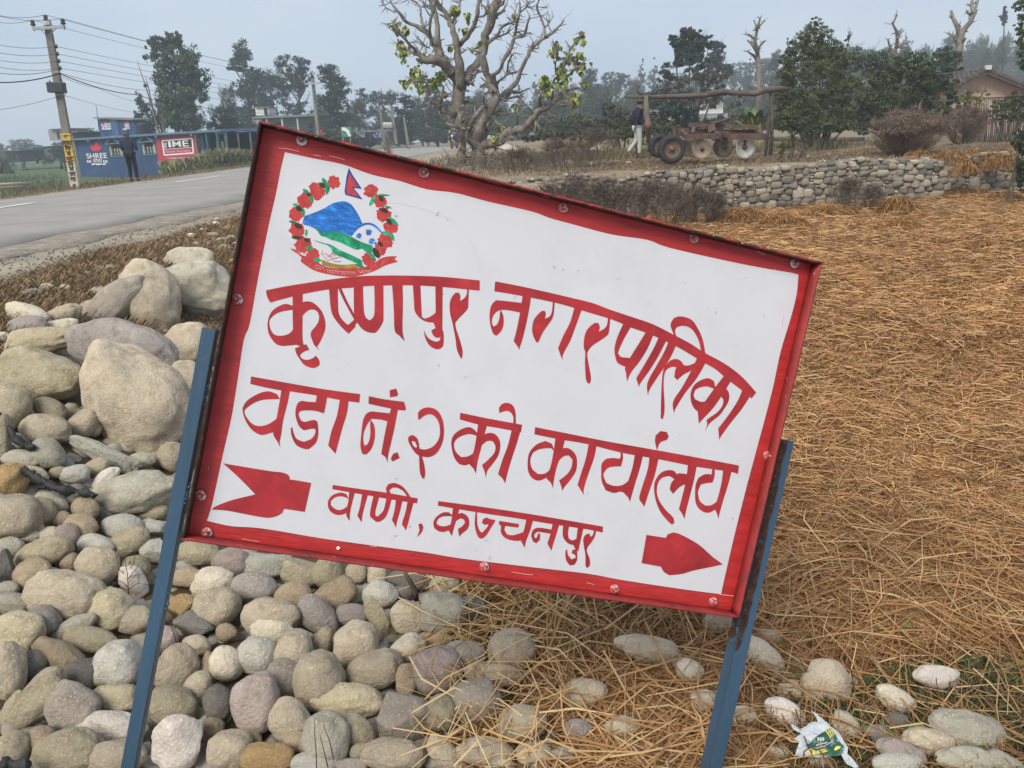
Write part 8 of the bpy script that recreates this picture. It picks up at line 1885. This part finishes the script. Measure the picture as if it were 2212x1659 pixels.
# crumpled packet
z7 = lambda x, y: ((2500+x/3.687)*.6124, (2400+y/3.687)*.6124)
pc_ = hit(*z7(1500, 850), .10); PD = (pc_-EYE).dot(AX[2]); packet = empty('plastic_packet', tuple(pc_), label='torn crumpled plastic packet with a green and yellow print', cat='packet')
fp_n = (EYE-pc_).normalized()*.6+Vector((0, 0, .8)); fp_n.normalize()
def pk_pt(x, y, off):
    px, py = z7(x, y); d = ray(px, py); t = (pc_-EYE).dot(fp_n)/d.dot(fp_n); p = EYE+d*t
    return p+fp_n*(off+.012*noise.noise(p*28)+.006*noise.noise(p*70))-pc_
def pk_poly(name, s, off, material, sub=5):
    pts = [Vector((x, y)) for x, y in parse(s)]; v, e, f, *_ = delaunay_2d_cdt(pts, [], [list(range(len(pts)))], 1, 1e-5)
    bm = bmesh.new(); vs2 = [bm.verts.new((p.x, p.y, 0)) for p in v]
    for t in f: bm.faces.new([vs2[i] for i in t])
    for _ in range(3):
        bmesh.ops.subdivide_edges(bm, edges=[e for e in bm.edges if e.calc_length() > 60], cuts=1, use_grid_fill=True); bmesh.ops.triangulate(bm, faces=bm.faces[:])
    for vt in bm.verts: vt.co = pk_pt(vt.co.x, vt.co.y, off)
    me = bpy.data.meshes.new(name); bm.to_mesh(me); bm.free(); return link(name, me, material, packet)
film = mat('white_film', (.42, .46, .49), rough=.3, var=.15, scale=30, bump=.6, bscale=60, spec=.6); pgreen = mat('print_green', (.02, .085, .06), rough=.35, var=.2, scale=20, spec=.5); pyel = mat('print_yellow', (.58, .50, .10), rough=.4, var=.3, scale=30); pdark = mat('print_dark', (.02, .03, .03), rough=.5)
pk_poly('white_film', "1325,390 1400,430 1510,510 1500,560 1600,600 1700,690 1810,890 1800,960 1960,1110 1900,1139 1800,1080 1720,960 1500,1000 1250,1000 1120,960 1180,800 1100,760 1200,700 1100,640 1060,570 1200,620 1300,570 1430,560 1400,480", 0, film)
pk_poly('crumpled_flap', "1180,700 1300,580 1520,560 1600,640 1480,690 1330,810 1250,780", .010, film)
pk_poly('green_print', "1380,780 1460,690 1560,640 1640,720 1760,880 1740,960 1560,1000 1400,960 1290,900 1260,850", .005, pgreen)
pk_poly('yellow_print', "1300,910 1400,930 1500,900 1545,945 1500,960 1330,1000 1290,960", .009, pyel)
pk_poly('yellow_print', "1630,900 1660,870 1720,880 1700,910 1640,925", .009, pyel)
for k in range(4): pk_poly('yellow_stripe', f"{1515+k*26},{668-k*8} {1527+k*26},{664-k*8} {1590+k*20},{770-k*14} {1578+k*20},{776-k*14}", .0095, pyel)
for k in range(3): pk_poly('white_mark', f"{1410+k*32},770 {1432+k*32},762 {1438+k*32},800 {1414+k*32},812", .0105, film)
pk_poly('white_mark', "1395,850 1540,822 1542,834 1397,864", .0105, film); pk_poly('white_line', "1360,892 1500,870 1610,800 1612,808 1502,880 1362,900", .0105, film)
# black rags and a dark cloth among the stones
def rag(lab, pts, w, seed, material):
    q = random.Random(seed); P = []
    for (x0, y0, s), (x, y) in pts: P.append(hit((x0+x/s)*.6124, (y0+y/s)*.6124, .115))
    for _ in range(2): P = [P[0]]+[(P[i-1]+P[i]*2+P[i+1])/4 for i in range(1, len(P)-1)]+[P[-1]]
    P2_ = []
    for a, b_ in zip(P, P[1:]):
        for k in range(4): P2_.append(a.lerp(b_, k/4)+Vector((q.uniform(-.004, .004), 0, q.uniform(-.004, .004))))
    P2_.append(P[-1]); mb = MB(); mb.tube(P2_, [w*(.55+.5*noise.noise(Vector((i*.28, seed*7.1, 0)))) for i in range(len(P2_))], 12)
    for v in mb.bm.verts: v.co += Vector((noise.noise(v.co*45), 0, noise.noise(v.co*38+Vector((5, 0, 0)))))*.014
    o = mb.build('black_rag', material); tag(o, lab, 'rag'); return o
ragm = mat('black_rag', (.022, .022, .024), rough=.6, var=.5, scale=20, bump=.5, bscale=60, spots=((.30, .29, .30), .70, 18), spec=.4)
S2 = SC['L2']; S3 = SC['L3']
rag('long black torn rag lying between the ochre stone and large oval stone', [(S2, p) for p in ((200, 615), (290, 660), (370, 710), (470, 770), (560, 790), (650, 770), (740, 800), (800, 840))], .026, 1, ragm)
rag('black strap dangling over the olive stones at the left picture edge', [(S2, p) for p in ((0, 150), (60, 230), (95, 330), (140, 390), (220, 400), (290, 430))], .022, 2, ragm)
rag('black cloth scrap in the bottom left corner', [(S3, p) for p in ((20, 1640), (120, 1620), (240, 1640))], .03, 3, ragm)
# thin dead weeds standing between the cobbles
def weed(lab, crop, lines, rr, dz=.14):
    root = None; mb = MB(); x0, y0, s = SC[crop]
    for ln in lines:
        P = parse(ln); base = hit((x0+P[0][0]/s)*.6124, (y0+P[0][1]/s)*.6124, .06); dd = (base-EYE).dot(AX[2])-.02
        pts = [EYE+camray((x0+x/s)*.6124, (y0+y/s)*.6124)*(dd-.02*i) for i, (x, y) in enumerate(P)]
        mb.tube(pts, [rr*(1-.55*i/len(pts)) for i in range(len(pts))], 5)
    tag(mb.build('dead_weed', mat('dead_weed', (.10, .075, .055), rough=.9)), lab, 'weed', 'dead weeds between the cobbles')
weed('dead forked weed in front of the white crystal stone', 'L2', ["1075,1650 1070,1560 1065,1480 1050,1400 1045,1310", "1070,1590 1010,1540 940,1560", "1068,1560 1130,1490 1200,1480", "1065,1500 990,1440 985,1380", "1062,1470 1120,1390 1130,1310", "1055,1430 1090,1370", "1070,1610 1150,1560 1240,1570", "1066,1530 1150,1420 1160,1400", "1050,1390 1020,1350"], .0016)
weed('three thin dark dead stalks over the olive stone', 'L4', ["1040,1625 1035,1500 1025,1380 1028,1265", "1120,1620 1090,1500 1062,1392", "1160,1560 1130,1430 1085,1320"], .0015)
weed('curled dark dead leaf stalk under the sign edge', 'L4', ["1745,430 1740,370 1700,300 1665,240"], .012)
weed('thin pale stalk right of the left post', 'L3', ["1460,640 1430,540 1400,440 1385,390"], .0015)

# ------------------------------------------------------------------ haze box around everything
hb_ = bpy.data.meshes.new('haze'); bmh = bmesh.new(); bmesh.ops.create_cube(bmh, size=1); bmesh.ops.transform(bmh, matrix=Matrix.Translation((0, 140, 18)) @ Matrix.Diagonal((570, 330, 44, 1)), verts=bmh.verts); bmh.to_mesh(hb_); bmh.free()
hm = bpy.data.materials.new('haze_air'); hm.use_nodes = True; nt = hm.node_tree; nt.nodes.clear()
out = nt.nodes.new('ShaderNodeOutputMaterial'); pv = nt.nodes.new('ShaderNodeVolumePrincipled'); pv.inputs['Color'].default_value = (.80, .90, 1.0, 1); pv.inputs['Density'].default_value = HAZE; pv.inputs['Anisotropy'].default_value = .2
nt.links.new(pv.outputs[0], out.inputs['Volume'])
tag(link('haze', hb_, hm), kind='stuff')
